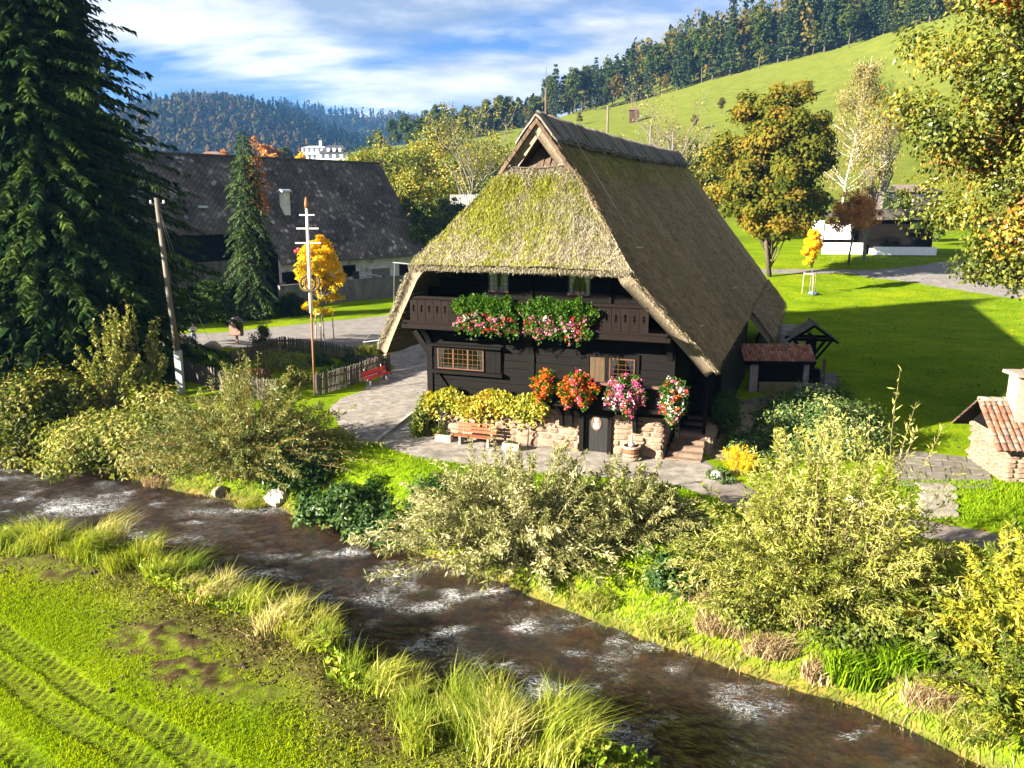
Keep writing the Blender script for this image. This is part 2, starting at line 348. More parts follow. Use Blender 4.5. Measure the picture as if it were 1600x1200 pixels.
def ground_material():
    m, nt, N, L, b = _nt('meadow_ground'); b.inputs['Roughness'].default_value = .95; b.inputs['Specular IOR Level'].default_value = 0.0
    tcn = N.new('ShaderNodeTexCoord')
    def noise(sc, det=5, st=None, ro=.6):
        n = N.new('ShaderNodeTexNoise'); n.inputs['Scale'].default_value = sc; n.inputs['Detail'].default_value = det; n.inputs['Roughness'].default_value = ro
        if st:
            q = N.new('ShaderNodeMapping'); q.inputs['Scale'].default_value = st; L.new(tcn.outputs['Object'], q.inputs[0]); L.new(q.outputs[0], n.inputs[0])
        else: L.new(tcn.outputs['Object'], n.inputs[0])
        return n.outputs[0]
    g1 = ramp(N, [(.3, (.070, .125, .004)), (.5, (.115, .178, .006)), (.72, (.17, .222, .009))]); L.new(noise(.35, 8, ro=.7), g1.inputs[0])
    g2 = ramp(N, [(.28, (.50, .55, .5)), (.5, (.95, .95, .9)), (.72, (1.5, 1.4, 1.2))]); L.new(noise(4.0, 8, None, .8), g2.inputs[0])
    mu = N.new('ShaderNodeMixRGB'); mu.blend_type = 'MULTIPLY'; mu.inputs[0].default_value = 1; L.new(g1.outputs[0], mu.inputs[1]); L.new(g2.outputs[0], mu.inputs[2])
    g3 = ramp(N, [(.32, (.62, .74, .55)), (.5, (1.0, 1.0, 1.0)), (.68, (1.35, 1.10, .95))]); L.new(noise(.06, 8, (1, 2.2, 1), .74), g3.inputs[0])
    mu2 = N.new('ShaderNodeMixRGB'); mu2.blend_type = 'MULTIPLY'; mu2.inputs[0].default_value = 1; L.new(mu.outputs[0], mu2.inputs[1]); L.new(g3.outputs[0], mu2.inputs[2]); mu = mu2
    ah = N.new('ShaderNodeAttribute'); ah.attribute_name = 'hillside'; hc = ramp(N, [(.3, (.050, .068, .012)), (.5, (.085, .098, .016)), (.7, (.125, .125, .026))]); L.new(noise(.16, 10, (1, 1.8, 1), .78), hc.inputs[0])
    mh = N.new('ShaderNodeMixRGB'); L.new(ah.outputs['Fac'], mh.inputs[0]); L.new(mu.outputs[0], mh.inputs[1]); L.new(hc.outputs[0], mh.inputs[2]); mu = mh
    dirt = ramp(N, [(.3, (.018, .012, .007)), (.55, (.050, .034, .018)), (.75, (.12, .085, .042))]); L.new(noise(5, 8, ro=.75), dirt.inputs[0])
    a1 = N.new('ShaderNodeAttribute'); a1.attribute_name = 'soil'
    mix1 = N.new('ShaderNodeMixRGB'); L.new(a1.outputs['Fac'], mix1.inputs[0]); L.new(mu.outputs[0], mix1.inputs[1]); L.new(dirt.outputs[0], mix1.inputs[2])
    a2 = N.new('ShaderNodeAttribute'); a2.attribute_name = 'straw'
    strawc = ramp(N, [(.35, (.055, .060, .014)), (.65, (.17, .16, .045))]); L.new(noise(14, 5), strawc.inputs[0])
    mix2 = N.new('ShaderNodeMixRGB'); L.new(a2.outputs['Fac'], mix2.inputs[0]); L.new(mix1.outputs[0], mix2.inputs[1]); L.new(strawc.outputs[0], mix2.inputs[2])
    a3 = N.new('ShaderNodeAttribute'); a3.attribute_name = 'bank'
    bed = ramp(N, [(.3, (.030, .020, .011)), (.5, (.085, .055, .028)), (.68, (.20, .105, .042)), (.8, (.14, .12, .095))])
    vor = N.new('ShaderNodeTexVoronoi'); vor.inputs['Scale'].default_value = 5.5; vor.feature = 'SMOOTH_F1'; L.new(tcn.outputs['Object'], vor.inputs[0])
    bedmix = N.new('ShaderNodeMath'); bedmix.operation = 'MULTIPLY_ADD'; sp = N.new('ShaderNodeSeparateColor'); L.new(vor.outputs['Color'], sp.inputs[0])
    L.new(sp.outputs[0], bedmix.inputs[0]); bedmix.inputs[1].default_value = .16; L.new(noise(1.6, 8, None, .7), bedmix.inputs[2])
    bsub = N.new('ShaderNodeMath'); bsub.operation = 'SUBTRACT'; L.new(bedmix.outputs[0], bsub.inputs[0]); bsub.inputs[1].default_value = .06; L.new(bsub.outputs[0], bed.inputs[0])
    mix3 = N.new('ShaderNodeMixRGB'); L.new(a3.outputs['Fac'], mix3.inputs[0]); L.new(mix2.outputs[0], mix3.inputs[1]); L.new(bed.outputs[0], mix3.inputs[2])
    L.new(mix3.outputs[0], b.inputs['Base Color'])
    bp = N.new('ShaderNodeBump'); bp.inputs['Strength'].default_value = .7; bp.inputs['Distance'].default_value = .08; L.new(noise(7, 8, ro=.75), bp.inputs['Height']); L.new(bp.outputs[0], b.inputs['Normal'])
    return m
MAT_GROUND = ground_material()
ground = mk('ground', V, grid(len(gx), len(gy)), MAT_GROUND, smooth=True, attr={'soil': soil.ravel(), 'bank': bank.ravel(), 'straw': straw_att.ravel(), 'hillside': (.9*sstep(165, 215, GY)).ravel()})
struct(ground, 'green valley meadow with the banks of the stream')

# ------------------------------------------------------------------ water
def water_material():
    m, nt, N, L, b = _nt('stream_water'); N.remove(b)
    tcn = N.new('ShaderNodeTexCoord'); mpn = N.new('ShaderNodeMapping'); mpn.inputs['Rotation'].default_value = (0, 0, R(36)); mpn.inputs['Scale'].default_value = (.55, 1.25, 1)
    L.new(tcn.outputs['Object'], mpn.inputs[0])
    def noise(sc, det, ro=.6, dist=0.0):
        n = N.new('ShaderNodeTexNoise'); n.inputs['Scale'].default_value = sc; n.inputs['Detail'].default_value = det; n.inputs['Roughness'].default_value = ro; n.inputs['Distortion'].default_value = dist
        L.new(mpn.outputs[0], n.inputs[0]); return n.outputs[0]
    h = N.new('ShaderNodeMath'); h.operation = 'MULTIPLY_ADD'; L.new(noise(3.2, 8, .68, .8), h.inputs[0]); h.inputs[1].default_value = 1.0; L.new(noise(.6, 2), h.inputs[2])
    bp = N.new('ShaderNodeBump'); bp.inputs['Strength'].default_value = 1.0; bp.inputs['Distance'].default_value = .30; L.new(h.outputs[0], bp.inputs['Height'])
    tr = N.new('ShaderNodeBsdfTransparent'); tr.inputs[0].default_value = (.68, .52, .34, 1)
    dk = N.new('ShaderNodeBsdfDiffuse'); dk.inputs[0].default_value = (.020, .014, .008, 1)
    mt = N.new('ShaderNodeMixShader'); mt.inputs[0].default_value = .10; L.new(tr.outputs[0], mt.inputs[1]); L.new(dk.outputs[0], mt.inputs[2])
    gl = N.new('ShaderNodeBsdfGlossy'); gl.inputs['Roughness'].default_value = .09; gl.inputs[0].default_value = (.62, .64, .68, 1); L.new(bp.outputs[0], gl.inputs['Normal'])
    fr = N.new('ShaderNodeFresnel'); fr.inputs[0].default_value = 1.33; L.new(bp.outputs[0], fr.inputs['Normal'])
    mg = N.new('ShaderNodeMixShader'); L.new(fr.outputs[0], mg.inputs[0]); L.new(mt.outputs[0], mg.inputs[1]); L.new(gl.outputs[0], mg.inputs[2])
    # foam where the current breaks, plus thin base lines painted as riffle glints
    a = N.new('ShaderNodeAttribute'); a.attribute_name = 'foam_glint'
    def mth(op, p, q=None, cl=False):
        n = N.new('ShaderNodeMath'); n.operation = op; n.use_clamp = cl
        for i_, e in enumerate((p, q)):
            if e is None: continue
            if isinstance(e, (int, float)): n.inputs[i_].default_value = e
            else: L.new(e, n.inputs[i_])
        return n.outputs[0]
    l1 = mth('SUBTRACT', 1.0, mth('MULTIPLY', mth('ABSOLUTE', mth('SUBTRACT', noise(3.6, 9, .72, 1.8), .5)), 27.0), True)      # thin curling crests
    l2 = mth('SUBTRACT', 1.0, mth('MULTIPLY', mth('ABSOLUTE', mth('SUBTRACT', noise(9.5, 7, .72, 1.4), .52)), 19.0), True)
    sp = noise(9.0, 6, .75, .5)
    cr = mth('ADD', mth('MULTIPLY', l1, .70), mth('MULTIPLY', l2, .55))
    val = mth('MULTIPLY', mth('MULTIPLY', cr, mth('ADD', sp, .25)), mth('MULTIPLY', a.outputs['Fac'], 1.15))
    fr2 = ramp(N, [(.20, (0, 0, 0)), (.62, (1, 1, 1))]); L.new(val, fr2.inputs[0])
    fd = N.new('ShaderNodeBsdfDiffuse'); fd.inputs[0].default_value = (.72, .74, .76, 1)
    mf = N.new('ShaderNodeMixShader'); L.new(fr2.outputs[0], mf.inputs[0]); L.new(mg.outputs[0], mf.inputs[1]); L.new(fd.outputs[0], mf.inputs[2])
    L.new(mf.outputs[0], N['Material Output'].inputs[0])
    return m
wx = axis_pts([(-160,-40,4),(-40,-22,.5),(-22,13,.14),(13,30,.5)])
nv = 86
tt = np.linspace(-.06, 1.06, nv)
WX = np.repeat(wx[:, None], nv, 1)
WY = yN(WX)*(1-tt) + yF(WX)*tt
wfl = fbm(WX*.9+WY*.5, WY*1.5-WX*.6, 41, 5)-.5
WZ = WATER_Z + .10*wfl + .035*(fbm(WX*3.1, WY*3.6, 43, 3)-.5)
frng = np.random.default_rng(5)
foam_glint = .11 + .20*sstep(.40, .66, fbm(WX*.5, WY*.5, 47)) + .42*np.clip(wfl*3-.10, 0, 1)  # the base level draws faint white lines as painted glints on the riffles
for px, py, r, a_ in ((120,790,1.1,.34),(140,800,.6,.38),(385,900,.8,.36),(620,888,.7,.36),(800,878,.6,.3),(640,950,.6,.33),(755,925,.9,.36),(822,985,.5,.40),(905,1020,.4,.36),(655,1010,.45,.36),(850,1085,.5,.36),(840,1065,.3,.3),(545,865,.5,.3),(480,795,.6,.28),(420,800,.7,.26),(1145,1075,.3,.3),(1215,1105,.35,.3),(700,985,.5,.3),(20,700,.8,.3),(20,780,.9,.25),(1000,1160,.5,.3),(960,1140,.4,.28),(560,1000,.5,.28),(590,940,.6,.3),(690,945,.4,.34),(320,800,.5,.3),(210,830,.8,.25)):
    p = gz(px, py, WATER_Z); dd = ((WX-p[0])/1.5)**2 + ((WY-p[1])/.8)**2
    foam_glint = foam_glint + a_*1.05*np.exp(-dd/(r*1.1)**2)*(.35+1.1*fbm(WX*1.1+WY*.6, WY*2.2-WX*1.2, 49, 3)); WZ = WZ + a_*np.exp(-dd/r**2)*(.08+.55*(fbm(WX*2.6, WY*3.4, 51, 3)-.5))
stream = mk('stream', np.stack([WX, WY, WZ], -1).reshape(-1, 3), grid(len(wx), nv), water_material(), smooth=True, attr={'foam_glint': foam_glint.ravel()})
struct(stream, 'shallow brown rushing stream with white riffles')

# ------------------------------------------------------------------ road, yard, paths (sheets between two edges)
MAT_GRAVEL = M('gravel', (.125, .112, .10), (.25, .225, .20), 2.2, .95, .7, 24, c3=(.09, .085, .075), c3scale=.7, c3lo=.50, c3hi=.70, bdist=.03)
MAT_ROAD = M('worn_asphalt', (.12, .11, .105), (.18, .165, .158), 1.0, .9, .3, 30, c3=(.13, .12, .115), c3scale=.35, bdist=.02)
MAT_PATH = M('compacted_path', (.115, .096, .085), (.18, .15, .132), 1.4, .95, .4, 26, c3=(.11, .095, .08), c3scale=.6, bdist=.02)
def resample(P, n):
    P = np.asarray(P, float); d = np.concatenate([[0], np.cumsum(np.linalg.norm(np.diff(P, axis=0), axis=1))])
    t = np.linspace(0, d[-1], n); return np.stack([np.interp(t, d, P[:, k]) for k in range(P.shape[1])], 1)
def sheet(name, e0, e1, mat, label, n=90, m=14, dz=.012, px=True, wob=.28):
    if px: e0 = [hit(*p)[:2] for p in e0]; e1 = [hit(*p)[:2] for p in e1]
    A, B = resample(e0, n), resample(e1, n)
    if wob:
        A = A + wob*(np.stack([fbm(A[:, 0]*1.3, A[:, 1]*1.3, 3), fbm(A[:, 0]*1.3, A[:, 1]*1.3, 6)], 1)-.5)*2
        B = B + wob*(np.stack([fbm(B[:, 0]*1.3, B[:, 1]*1.3, 13), fbm(B[:, 0]*1.3, B[:, 1]*1.3, 16)], 1)-.5)*2
    t = np.linspace(0, 1, m)[None, :, None]
    P = A[:, None]*(1-t) + B[:, None]*t
    Z = T(P[..., 0], P[..., 1]) + dz
    Z[:, 0] -= .03; Z[:, -1] -= .03
    V = np.concatenate([P, Z[..., None]], -1).reshape(-1, 3)
    f = grid(n, m)
    a, b, c = V[f[0][0]], V[f[0][1]], V[f[0][2]]
    if np.cross(b-a, c-a)[2] < 0: f = f[:, ::-1]
    return struct(mk(name, V, f, mat, smooth=True), label)
sheet('road', [(-160,537),(0,531),(200,524),(348,518),(433,509),(511,500),(599,491),(680,480)], [(-160,557),(0,551),(150,546),(286,541),(371,545),(440,538),(560,548),(700,520)], MAT_ROAD, 'pale village lane past the spruce and the barn', 120, 12, .012)
sheet('yard', [(560,540),(590,548),(614,575),(560,612),(528,624),(512,640),(528,665),(562,694)], [(720,530),(712,545),(705,575),(703,605),(700,640),(690,662),(655,672),(612,690)], MAT_GRAVEL, 'gravel yard between the picket fence and the farmhouse', 90, 16, .022)
sheet('terrace', [(588,694),(640,712),(720,725),(820,737),(960,747),(1060,760),(1100,772)], [(640,668),(700,680),(800,688),(900,694),(1000,702),(1090,712),(1130,742)], MAT_GRAVEL, 'sunlit gravel strip in front of the stone base', 90, 12, .032)
sheet('footpath', [(1090,770),(1160,797),(1250,816),(1340,828),(1480,847),(1620,869),(1700,884)], [(1110,735),(1190,770),(1290,792),(1400,806),(1480,819),(1620,841),(1700,855)], MAT_PATH, 'narrow footpath running right along the bank', 80, 8, .025)
sheet('lawn_path', [(1180,428),(1320,427),(1367,435),(1424,440),(1461,448),(1610,470),(1800,505)], [(1180,421),(1300,421),(1367,422),(1430,416),(1480,408),(1600,402),(1800,396)], MAT_ROAD, 'pale path crossing the back of the lawn', 90, 10, .03, wob=.3)
# ------------------------------------------------------------------ the thatched farmhouse (local axes: a = along the front, b = back, z = up)
AZ = R(20.3)
O3 = gz(690, 683)
house = thing('farmhouse', 'dark timber farmhouse with huge mossy thatched roof on a sandstone base', 'farmhouse', tuple(O3), -AZ)
VA = np.array([math.cos(AZ), -math.sin(AZ), 0]); UB = np.array([math.sin(AZ), math.cos(AZ), 0])
def HW(a, b, z=0.0): return O3 + VA*a + UB*b + np.array([0, 0, z])

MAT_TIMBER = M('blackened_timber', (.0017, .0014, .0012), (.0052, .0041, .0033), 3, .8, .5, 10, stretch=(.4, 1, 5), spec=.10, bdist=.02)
MAT_TIMBER2 = M('dark_brown_boards', (.0032, .0017, .0012), (.0078, .0040, .0028), 4, .75, .5, 12, stretch=(5, 1, .5), rand=.3, spec=.10, bdist=.02)
MAT_REDRAIL = M('reddish_rail', (.06, .03, .022), (.10, .055, .04), 4, .7, .4, 12)
MAT_GREYWOOD = M('grey_weathered_wood', (.055, .046, .038), (.115, .10, .084), 5, .85, .5, 20, stretch=(1, 1, .2), rand=.25)
MAT_BROWNW = M('brown_shutter_wood', (.035, .021, .010), (.07, .042, .019), 5, .7, .4, 20, stretch=(4, 1, .4))
MAT_STONE = M('sandstone', (.15, .104, .074), (.225, .162, .115), 2.2, .9, .6, 14, rand=.17, c3=(.19, .105, .075), c3scale=.8, c3lo=.45, c3hi=.7, bdist=.04)
MAT_MORTAR = M('pale_mortar', (.18, .135, .10), (.24, .185, .138), 6, .95, .5, 30)
MAT_STEP = M('worn_sandstone_step', (.10, .066, .05), (.17, .118, .087), 3, .9, .5, 16, rand=.2, bdist=.03)
MAT_MOSSY = M('mossy_flag', (.085, .075, .035), (.16, .135, .075), 2.5, .95, .6, 14, rand=.22, c3=(.06, .07, .02), c3scale=1.1, bdist=.03)
MAT_FRAME = M('brown_window_frame', (.055, .020, .010), (.085, .033, .017), 8, .55)
MAT_CURTAIN = M('white_curtain', (.62, .62, .60), (.74, .74, .72), 20, .9)
MAT_DARK = M('dark_interior', (.006, .005, .004), None, 3, .9, spec=.05)  # near-black paint standing in for unlit interiors and openings
MAT_WHITE = M('white_paint', (.66, .66, .64), (.74, .74, .72), 3, .6)
MAT_IRON = M('dark_iron', (.03, .03, .03), (.05, .048, .045), 12, .55, metal=.6)
MAT_ALU = M('zinc_wire', (.42, .43, .44), None, 5, .4, metal=.7)
def glass_material():
    m, nt, N, L, b = _nt('old_window_glass'); N.remove(b)
    tr = N.new('ShaderNodeBsdfTransparent'); tr.inputs[0].default_value = (.85, .86, .84, 1)
    gl = N.new('ShaderNodeBsdfGlossy'); gl.inputs['Roughness'].default_value = .03
    nz = N.new('ShaderNodeTexNoise'); nz.inputs['Scale'].default_value = 3; bp = N.new('ShaderNodeBump'); bp.inputs['Strength'].default_value = .12; L.new(nz.outputs[0], bp.inputs['Height']); L.new(bp.outputs[0], gl.inputs['Normal'])
    lw = N.new('ShaderNodeFresnel'); lw.inputs[0].default_value = 1.6
    mx = N.new('ShaderNodeMixShader'); L.new(lw.outputs[0], mx.inputs[0]); L.new(tr.outputs[0], mx.inputs[1]); L.new(gl.outputs[0], mx.inputs[2])
    L.new(mx.outputs[0], N['Material Output'].inputs[0]); return m
MAT_GLASS = glass_material()

# ---- stone base with single stones
stone_base = MB().box2((.08, .10, -.6), (6.85, 11.5, 1.95)).box2((8.28, .10, -.6), (10.52, 11.5, 1.95)).box2((6.85, .55, -.6), (8.28, 11.5, 1.95)).box2((6.85, .10, 1.86), (8.28, .55, 1.95)).build('stone_base', MAT_MORTAR, house)
def stone_mesh(k):
    r = np.random.default_rng(100+k)
    n = 5
    u = np.linspace(-.5, .5, n); U, W = np.meshgrid(u, u, indexing='ij')
    ex = np.sign(U)*(np.abs(U)*2)**1.0*.5
    edge = np.maximum(np.abs(U), np.abs(W))*2
    dep = -.5*(1-np.clip((edge-.45)/.55, 0, 1)**2.2) + r.normal(0, .07, U.shape)*(edge < .95)
    ang = r.normal(0, .07, U.shape)
    cor = 1-.10*(np.abs(U*W)*4)**1.5
    V = np.stack([U*cor+ang*.25, np.where(edge > .95, .35, dep), W*cor+r.normal(0, .03, U.shape)], -1).reshape(-1, 3)
    return mesh_data('stone', V, grid(n, n)[:, ::-1] if False else grid(n, n), MAT_STONE, smooth=False)
STONES = [stone_mesh(k) for k in range(8)]
def lay_stones(a0, a1, skip, place, rows=((0, .42), (.42, .30), (.72, .26), (.98, .22), (1.20, .28), (1.48, .20), (1.68, .25)), wmin=.32, wmax=.95, seed=1, ymax=2.0):
    r = random.Random(seed)
    for z0, h in rows:
        a = a0 - r.random()*.2
        while a < a1-.08:
            w = r.uniform(wmin, wmax)*(1.25 if h > .35 else 1)
            b = min(a+w, a1)
            if a1-b < .22: b = a1
            lo = max(a, a0)
            for s0, s1, sz in skip:
                if z0 < sz and lo < s1 and b > s0:
                    if lo < s0 < b: b = s0
                    elif lo >= s0: lo, b = s1, max(b, s1)
            if b-lo > .1:
                place(r.choice(STONES), (lo+b)/2, z0+h/2, (b-lo)-.022, h-.018, r)
            a = max(b, a+.15)
def pl_front(me, a, z, w, h, r):
    link('stone', me, stone_base, (a, .07+r.uniform(-.012, .012), z), (0, r.gauss(0, .015), 0), (w*(1 if r.random() < .5 else -1), .08, h))
def pl_side(me, b, z, w, h, r):
    link('stone', me, stone_base, (10.55+r.uniform(-.012, .012), b, z), (0, 0, math.pi/2), (w, .13, h))
lay_stones(.02, 10.6, [(6.80, 8.34, 1.9)], pl_front, seed=4)
lay_stones(.0, 2.0, [], pl_side, seed=9)

# ---- cellar door
def door_part():
    fr = MB().box2((6.82, -.03, -.02), (7.02, .30, 1.95)).box2((8.12, -.03, -.02), (8.31, .30, 1.95)).box2((6.74, -.05, 1.80), (8.39, .302, 2.0)).build('door_frame', MAT_TIMBER, house)
    d = MB()
    for i in range(5): d.box2((7.03+i*.218, .19, 0), (7.03+i*.218+.212, .24, 1.79))
    door = d.build('cellar_door', M('black_door', (.005, .005, .0055), (.012, .0115, .011), 5, .6, .3, 12, stretch=(4, 1, .4)), house)
    door['label'] = 'black plank cellar door with an oval plaque'
    # oval plaque with a small white emblem and lines of lettering
    t = np.arange(28)*2*np.pi/28
    ring = np.stack([7.56+.235*np.cos(t), np.full(28, .188), 1.36+.34*np.sin(t)], 1)
    pq = MB().prism(ring, (0, -.035, 0)).build('plaque', M('brown_plaque', (.085, .052, .034), (.12, .075, .05), 6, .5), door)
    mk_ = MB()
    for i, (w, z) in enumerate(((.26, 1.335), (.22, 1.30), (.28, 1.265), (.25, 1.23), (.28, 1.195), (.22, 1.16), (.17, 1.13))):
        x = 7.56-w/2
        rr = random.Random(i)
        while x < 7.56+w/2:
            l = rr.uniform(.02, .06); mk_.box2((x, .147, z), (min(x+l, 7.56+w/2), .152, z+.016)); x += l+.012
    mk_.build('lettering', MAT_WHITE, door)
    e = MB().box2((7.485, .146, 1.46), (7.525, .152, 1.56)).box2((7.535, .146, 1.46), (7.575, .152, 1.585)).box2((7.585, .146, 1.46), (7.635, .152, 1.565)).box2((7.505, .146, 1.415), (7.62, .152, 1.452))
    e.box2((7.50, .146, 1.572), (7.54, .152, 1.60)).box2((7.60, .146, 1.575), (7.625, .152, 1.61))
    e.build('emblem', MAT_WHITE, door)
    MB().box2((7.10, .16, .92), (7.13, .19, 1.05)).box2((7.09, .13, .98), (7.17, .16, 1.0)).build('handle', MAT_IRON, door)
door_part()

# ---- timber storeys: squared logs, posts, braces
core = MB().box2((-.50, .12, 1.95), (10.85, 37.0, 5.3)).box2((-.40, .12, 5.3), (9.5, 37.0, 6.9)).box2((.75, .12, 6.9), (8.35, 37.0, 8.5))
core.box2((2.25, .9, 8.5), (6.85, 36, 10.5)).box2((3.4, 2.4, 10.5), (5.7, 35, 11.9))
core.build('timber_core', MAT_DARK, house)
def logs(a0, a1, b0, zs, side='front'):
    for z0, z1 in zs:
        q = MB(); d = rng.uniform(-.012, .012)
        if side == 'front': q.box2((a0, b0+d, z0+.008), (a1, .125, z1-.008))
        else: q.box2((10.845, b0, z0+.008), (10.92+d, a1, z1-.008))
        q.build('plank', MAT_TIMBER, timber_wall)
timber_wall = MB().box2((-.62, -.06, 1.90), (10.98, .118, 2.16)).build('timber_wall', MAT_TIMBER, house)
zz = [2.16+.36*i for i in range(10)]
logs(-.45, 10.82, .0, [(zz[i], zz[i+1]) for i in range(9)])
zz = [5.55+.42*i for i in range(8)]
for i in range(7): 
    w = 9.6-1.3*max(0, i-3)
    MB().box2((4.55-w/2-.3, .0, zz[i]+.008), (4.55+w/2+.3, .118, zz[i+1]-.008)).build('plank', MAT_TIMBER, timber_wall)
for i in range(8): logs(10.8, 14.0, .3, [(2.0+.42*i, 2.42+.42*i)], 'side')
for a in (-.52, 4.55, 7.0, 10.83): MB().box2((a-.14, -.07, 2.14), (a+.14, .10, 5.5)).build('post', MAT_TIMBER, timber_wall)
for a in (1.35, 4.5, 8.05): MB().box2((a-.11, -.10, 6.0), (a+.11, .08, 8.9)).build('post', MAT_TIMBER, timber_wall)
# brackets carrying the balcony (curved knees)
def knee(a, z0, z1, b0, b1, w=.26):
    t = np.linspace(0, 1, 7); cur = np.stack([b0+(b1-b0)*t**2.0, z0+(z1-z0)*t], 1)
    poly = [(a-w/2, b0+.05, z0)] + [(a-w/2, y, z) for y, z in cur] + [(a-w/2, b0+.05, z1)]
    return MB().prism(poly, (w, 0, 0)).build('bracket', MAT_TIMBER, timber_wall)
for a in (-.5, 4.55, 10.75): knee(a, 4.2, 5.58, -.05, -1.25)
# outer left knee leaning to the low eave
MB().prism([(-.66, .0, 4.0), (-.66, .28, 4.0), (-1.75, .28, 5.5), (-1.75, 0, 5.5)], (0, 0, 0.001)).bar((-.6, .12, 4.1), (-1.6, .12, 5.45), .22, .26).build('bracket', MAT_TIMBER, timber_wall)

# ---- windows
def window(a0, a1, z0, z1, panes, rows, cols, b=-.02, curtains=True, name='window', half=False):
    w = MB(); f = .055; d = .07
    w.box2((a0-f, b-d, z0-f), (a1+f, b+.02, z0)).box2((a0-f, b-d, z1), (a1+f, b+.02, z1+f)).box2((a0-f, b-d, z0), (a0, b+.02, z1)).box2((a1, b-d, z0), (a1+f, b+.02, z1))
    o = w.build(name, MAT_FRAME, house)
    pw = (a1-a0)/panes
    bars = MB()
    for i in range(panes):
        x0, x1 = a0+i*pw, a0+(i+1)*pw
        if i: bars.box2((x0-.035, b-d+.004, z0), (x0+.035, b-.002, z1))
        for c in range(1, cols): bars.box2((x0+pw*c/cols-.008, b-.062, z0), (x0+pw*c/cols+.008, b-.042, z1))
        for r_ in range(1, rows): zr = z0+(z1-z0)*r_/rows; bars.box2((x0, b-.064, zr-.008), (x1, b-.044, zr+.008))
        mk('pane', [(x0, b-.035, z0), (x1, b-.035, z0), (x1, b-.035, z1), (x0, b-.035, z1)], np.array([[0, 1, 2, 3]]), MAT_GLASS, o)
    bars.build('glazing_bar', MAT_FRAME, o)
    mk('dark_backing', [(a0, b+.012, z0), (a1, b+.012, z0), (a1, b+.012, z1), (a0, b+.012, z1)], np.array([[0, 1, 2, 3]]), MAT_DARK, o)  # near-black sheet painted in place of the unlit room
    def cur(x0, x1, x1b, za, zb):
        n = 13; t = np.linspace(0, 1, n); V = []
        for z, xe in ((zb, x1), ((za+zb)*.45+.1*za, x1b), (za, x1b)):
            V += [(x0+(xe-x0)*q, b-.012+.008*math.sin(q*19), z) for q in t]
        F = np.concatenate([np.stack([np.arange(n-1)+k*n, np.arange(1, n)+k*n, np.arange(1, n)+(k+1)*n, np.arange(n-1)+(k+1)*n], 1) for k in range(2)])
        mk('curtain', V, F, MAT_CURTAIN, o)
    if curtains == 'half':
        cur(a0, a0+.62*(a1-a0)*.6, a0+.4*(a1-a0), z0+.06, z1); cur(a1, a1-.3*(a1-a0), a1-.36*(a1-a0), z0+.06, z1); cur(a0, a1, a1, z0, z0+.22*(z1-z0))
    elif curtains:
        cw = min(.34, (a1-a0)*.36)
        cur(a0, a0+cw, a0+cw*.45, z0, z1); cur(a1, a1-cw, a1-cw*.45, z0, z1); cur(a0+cw*.6, a1-cw*.6, a1-cw*.6, z0, z0+.16*(z1-z0)*.8)
    return o
w1 = window(.0, 2.22, 3.46, 4.36, 3, 4, 3, b=-.10); w1['label'] = 'brown triple casement window with white curtains'
ledge = MB().box2((-.42, -.42, 4.50), (3.22, .0, 4.58)).box2((-.36, -.24, 4.43), (3.16, -.02, 4.50)).box2((-.42, -.30, 3.20), (3.22, .0, 3.34)).box2((-.12, -.17, 3.34), (.0-.06, .0, 4.43))
ledge.box2((1.55, -.52, 4.90), (2.15, -.0, 4.95)).build('window_ledge', MAT_TIMBER, house)
sh = MB()
for i in range(3): sh.box2((2.36+.25*i, -.13, 3.36), (2.36+.25*i+.24, -.03, 4.42))
sh.build('shutter', MAT_TIMBER, house)
MB().bar((-.1, -.03, 3.2), (.55, -.03, 2.35), .05, .18, up=(0, 1, 0)).build('brace', MAT_TIMBER, house)
w2 = window(8.20, 9.22, 3.52, 4.36, 1, 4, 3, b=-.06); w2['label'] = 'small brown window with gathered white curtains above the cellar door'
MB().box2((7.95, -.10, 4.43), (9.45, .0, 4.62)).box2((7.1, -.12, 4.44), (7.95, .0, 4.60)).box2((9.29, -.08, 3.4), (9.45, .0, 4.43)).box2((7.95, -.08, 3.0), (8.13, .0, 4.43)).box2((7.1, -.08, 3.0), (7.24, .0, 4.44)).build('window_casing', MAT_TIMBER, house)
hd = MB()
for i in range(3): hd.box2((7.26+.225*i, -.045, 2.4), (7.26+.225*i+.218, -.01, 4.42))
hd.build('hatch', MAT_BROWNW, house)
window(2.55, 3.42, 7.12, 8.0, 2, 4, 2, curtains='half'); window(6.28, 7.18, 7.12, 8.0, 2, 4, 2)

# ---- upper balcony: sawn boards with keyhole cut-outs
bal = MB().box2((-.95, -1.42, 5.55), (10.75, -.07, 5.72)).box2((-1.2, -1.47, 5.44), (10.95, -1.30, 5.62)).build('balcony', MAT_TIMBER2, house)
MB().box2((-.75, -1.50, 6.80), (10.0, -1.30, 6.92)).build('top_rail', MAT_TIMBER2, bal)
MB().box2((-1.15, -1.46, 5.70), (10.85, -1.33, 5.80)).build('bottom_rail', MAT_TIMBER2, bal)
def cut_board(w=.385, h=1.0, t=.035):
    """board with a slot-and-lobes hole: left and right cheeks plus bridging pieces"""
    hw = w/2-.008
    prof = [(.0, .018), (.08, .018), (.085, .05), (.16, .05), (.165, .022), (.23, .022), (.235, .055), (.31, .055), (.315, .018), (.36, .018)]
    z0 = .36; m = MB()
    m.box2((-hw, -t/2, 0), (hw, t/2, z0)); m.box2((-hw, -t/2, z0+.36), (hw, t/2, h))
    for s in (-1, 1):
        pts = [(s*hw, -t/2, z0), (s*hw, -t/2, z0+.36)] + [(s*x, -t/2, z0+z) for z, x in reversed(prof)]
        m.prism(pts if s < 0 else pts[::-1], (0, t, 0))
    # small round dots above and below
    return mesh_data('board', np.concatenate(m.v), m.f, MAT_TIMBER2)
bm = cut_board()
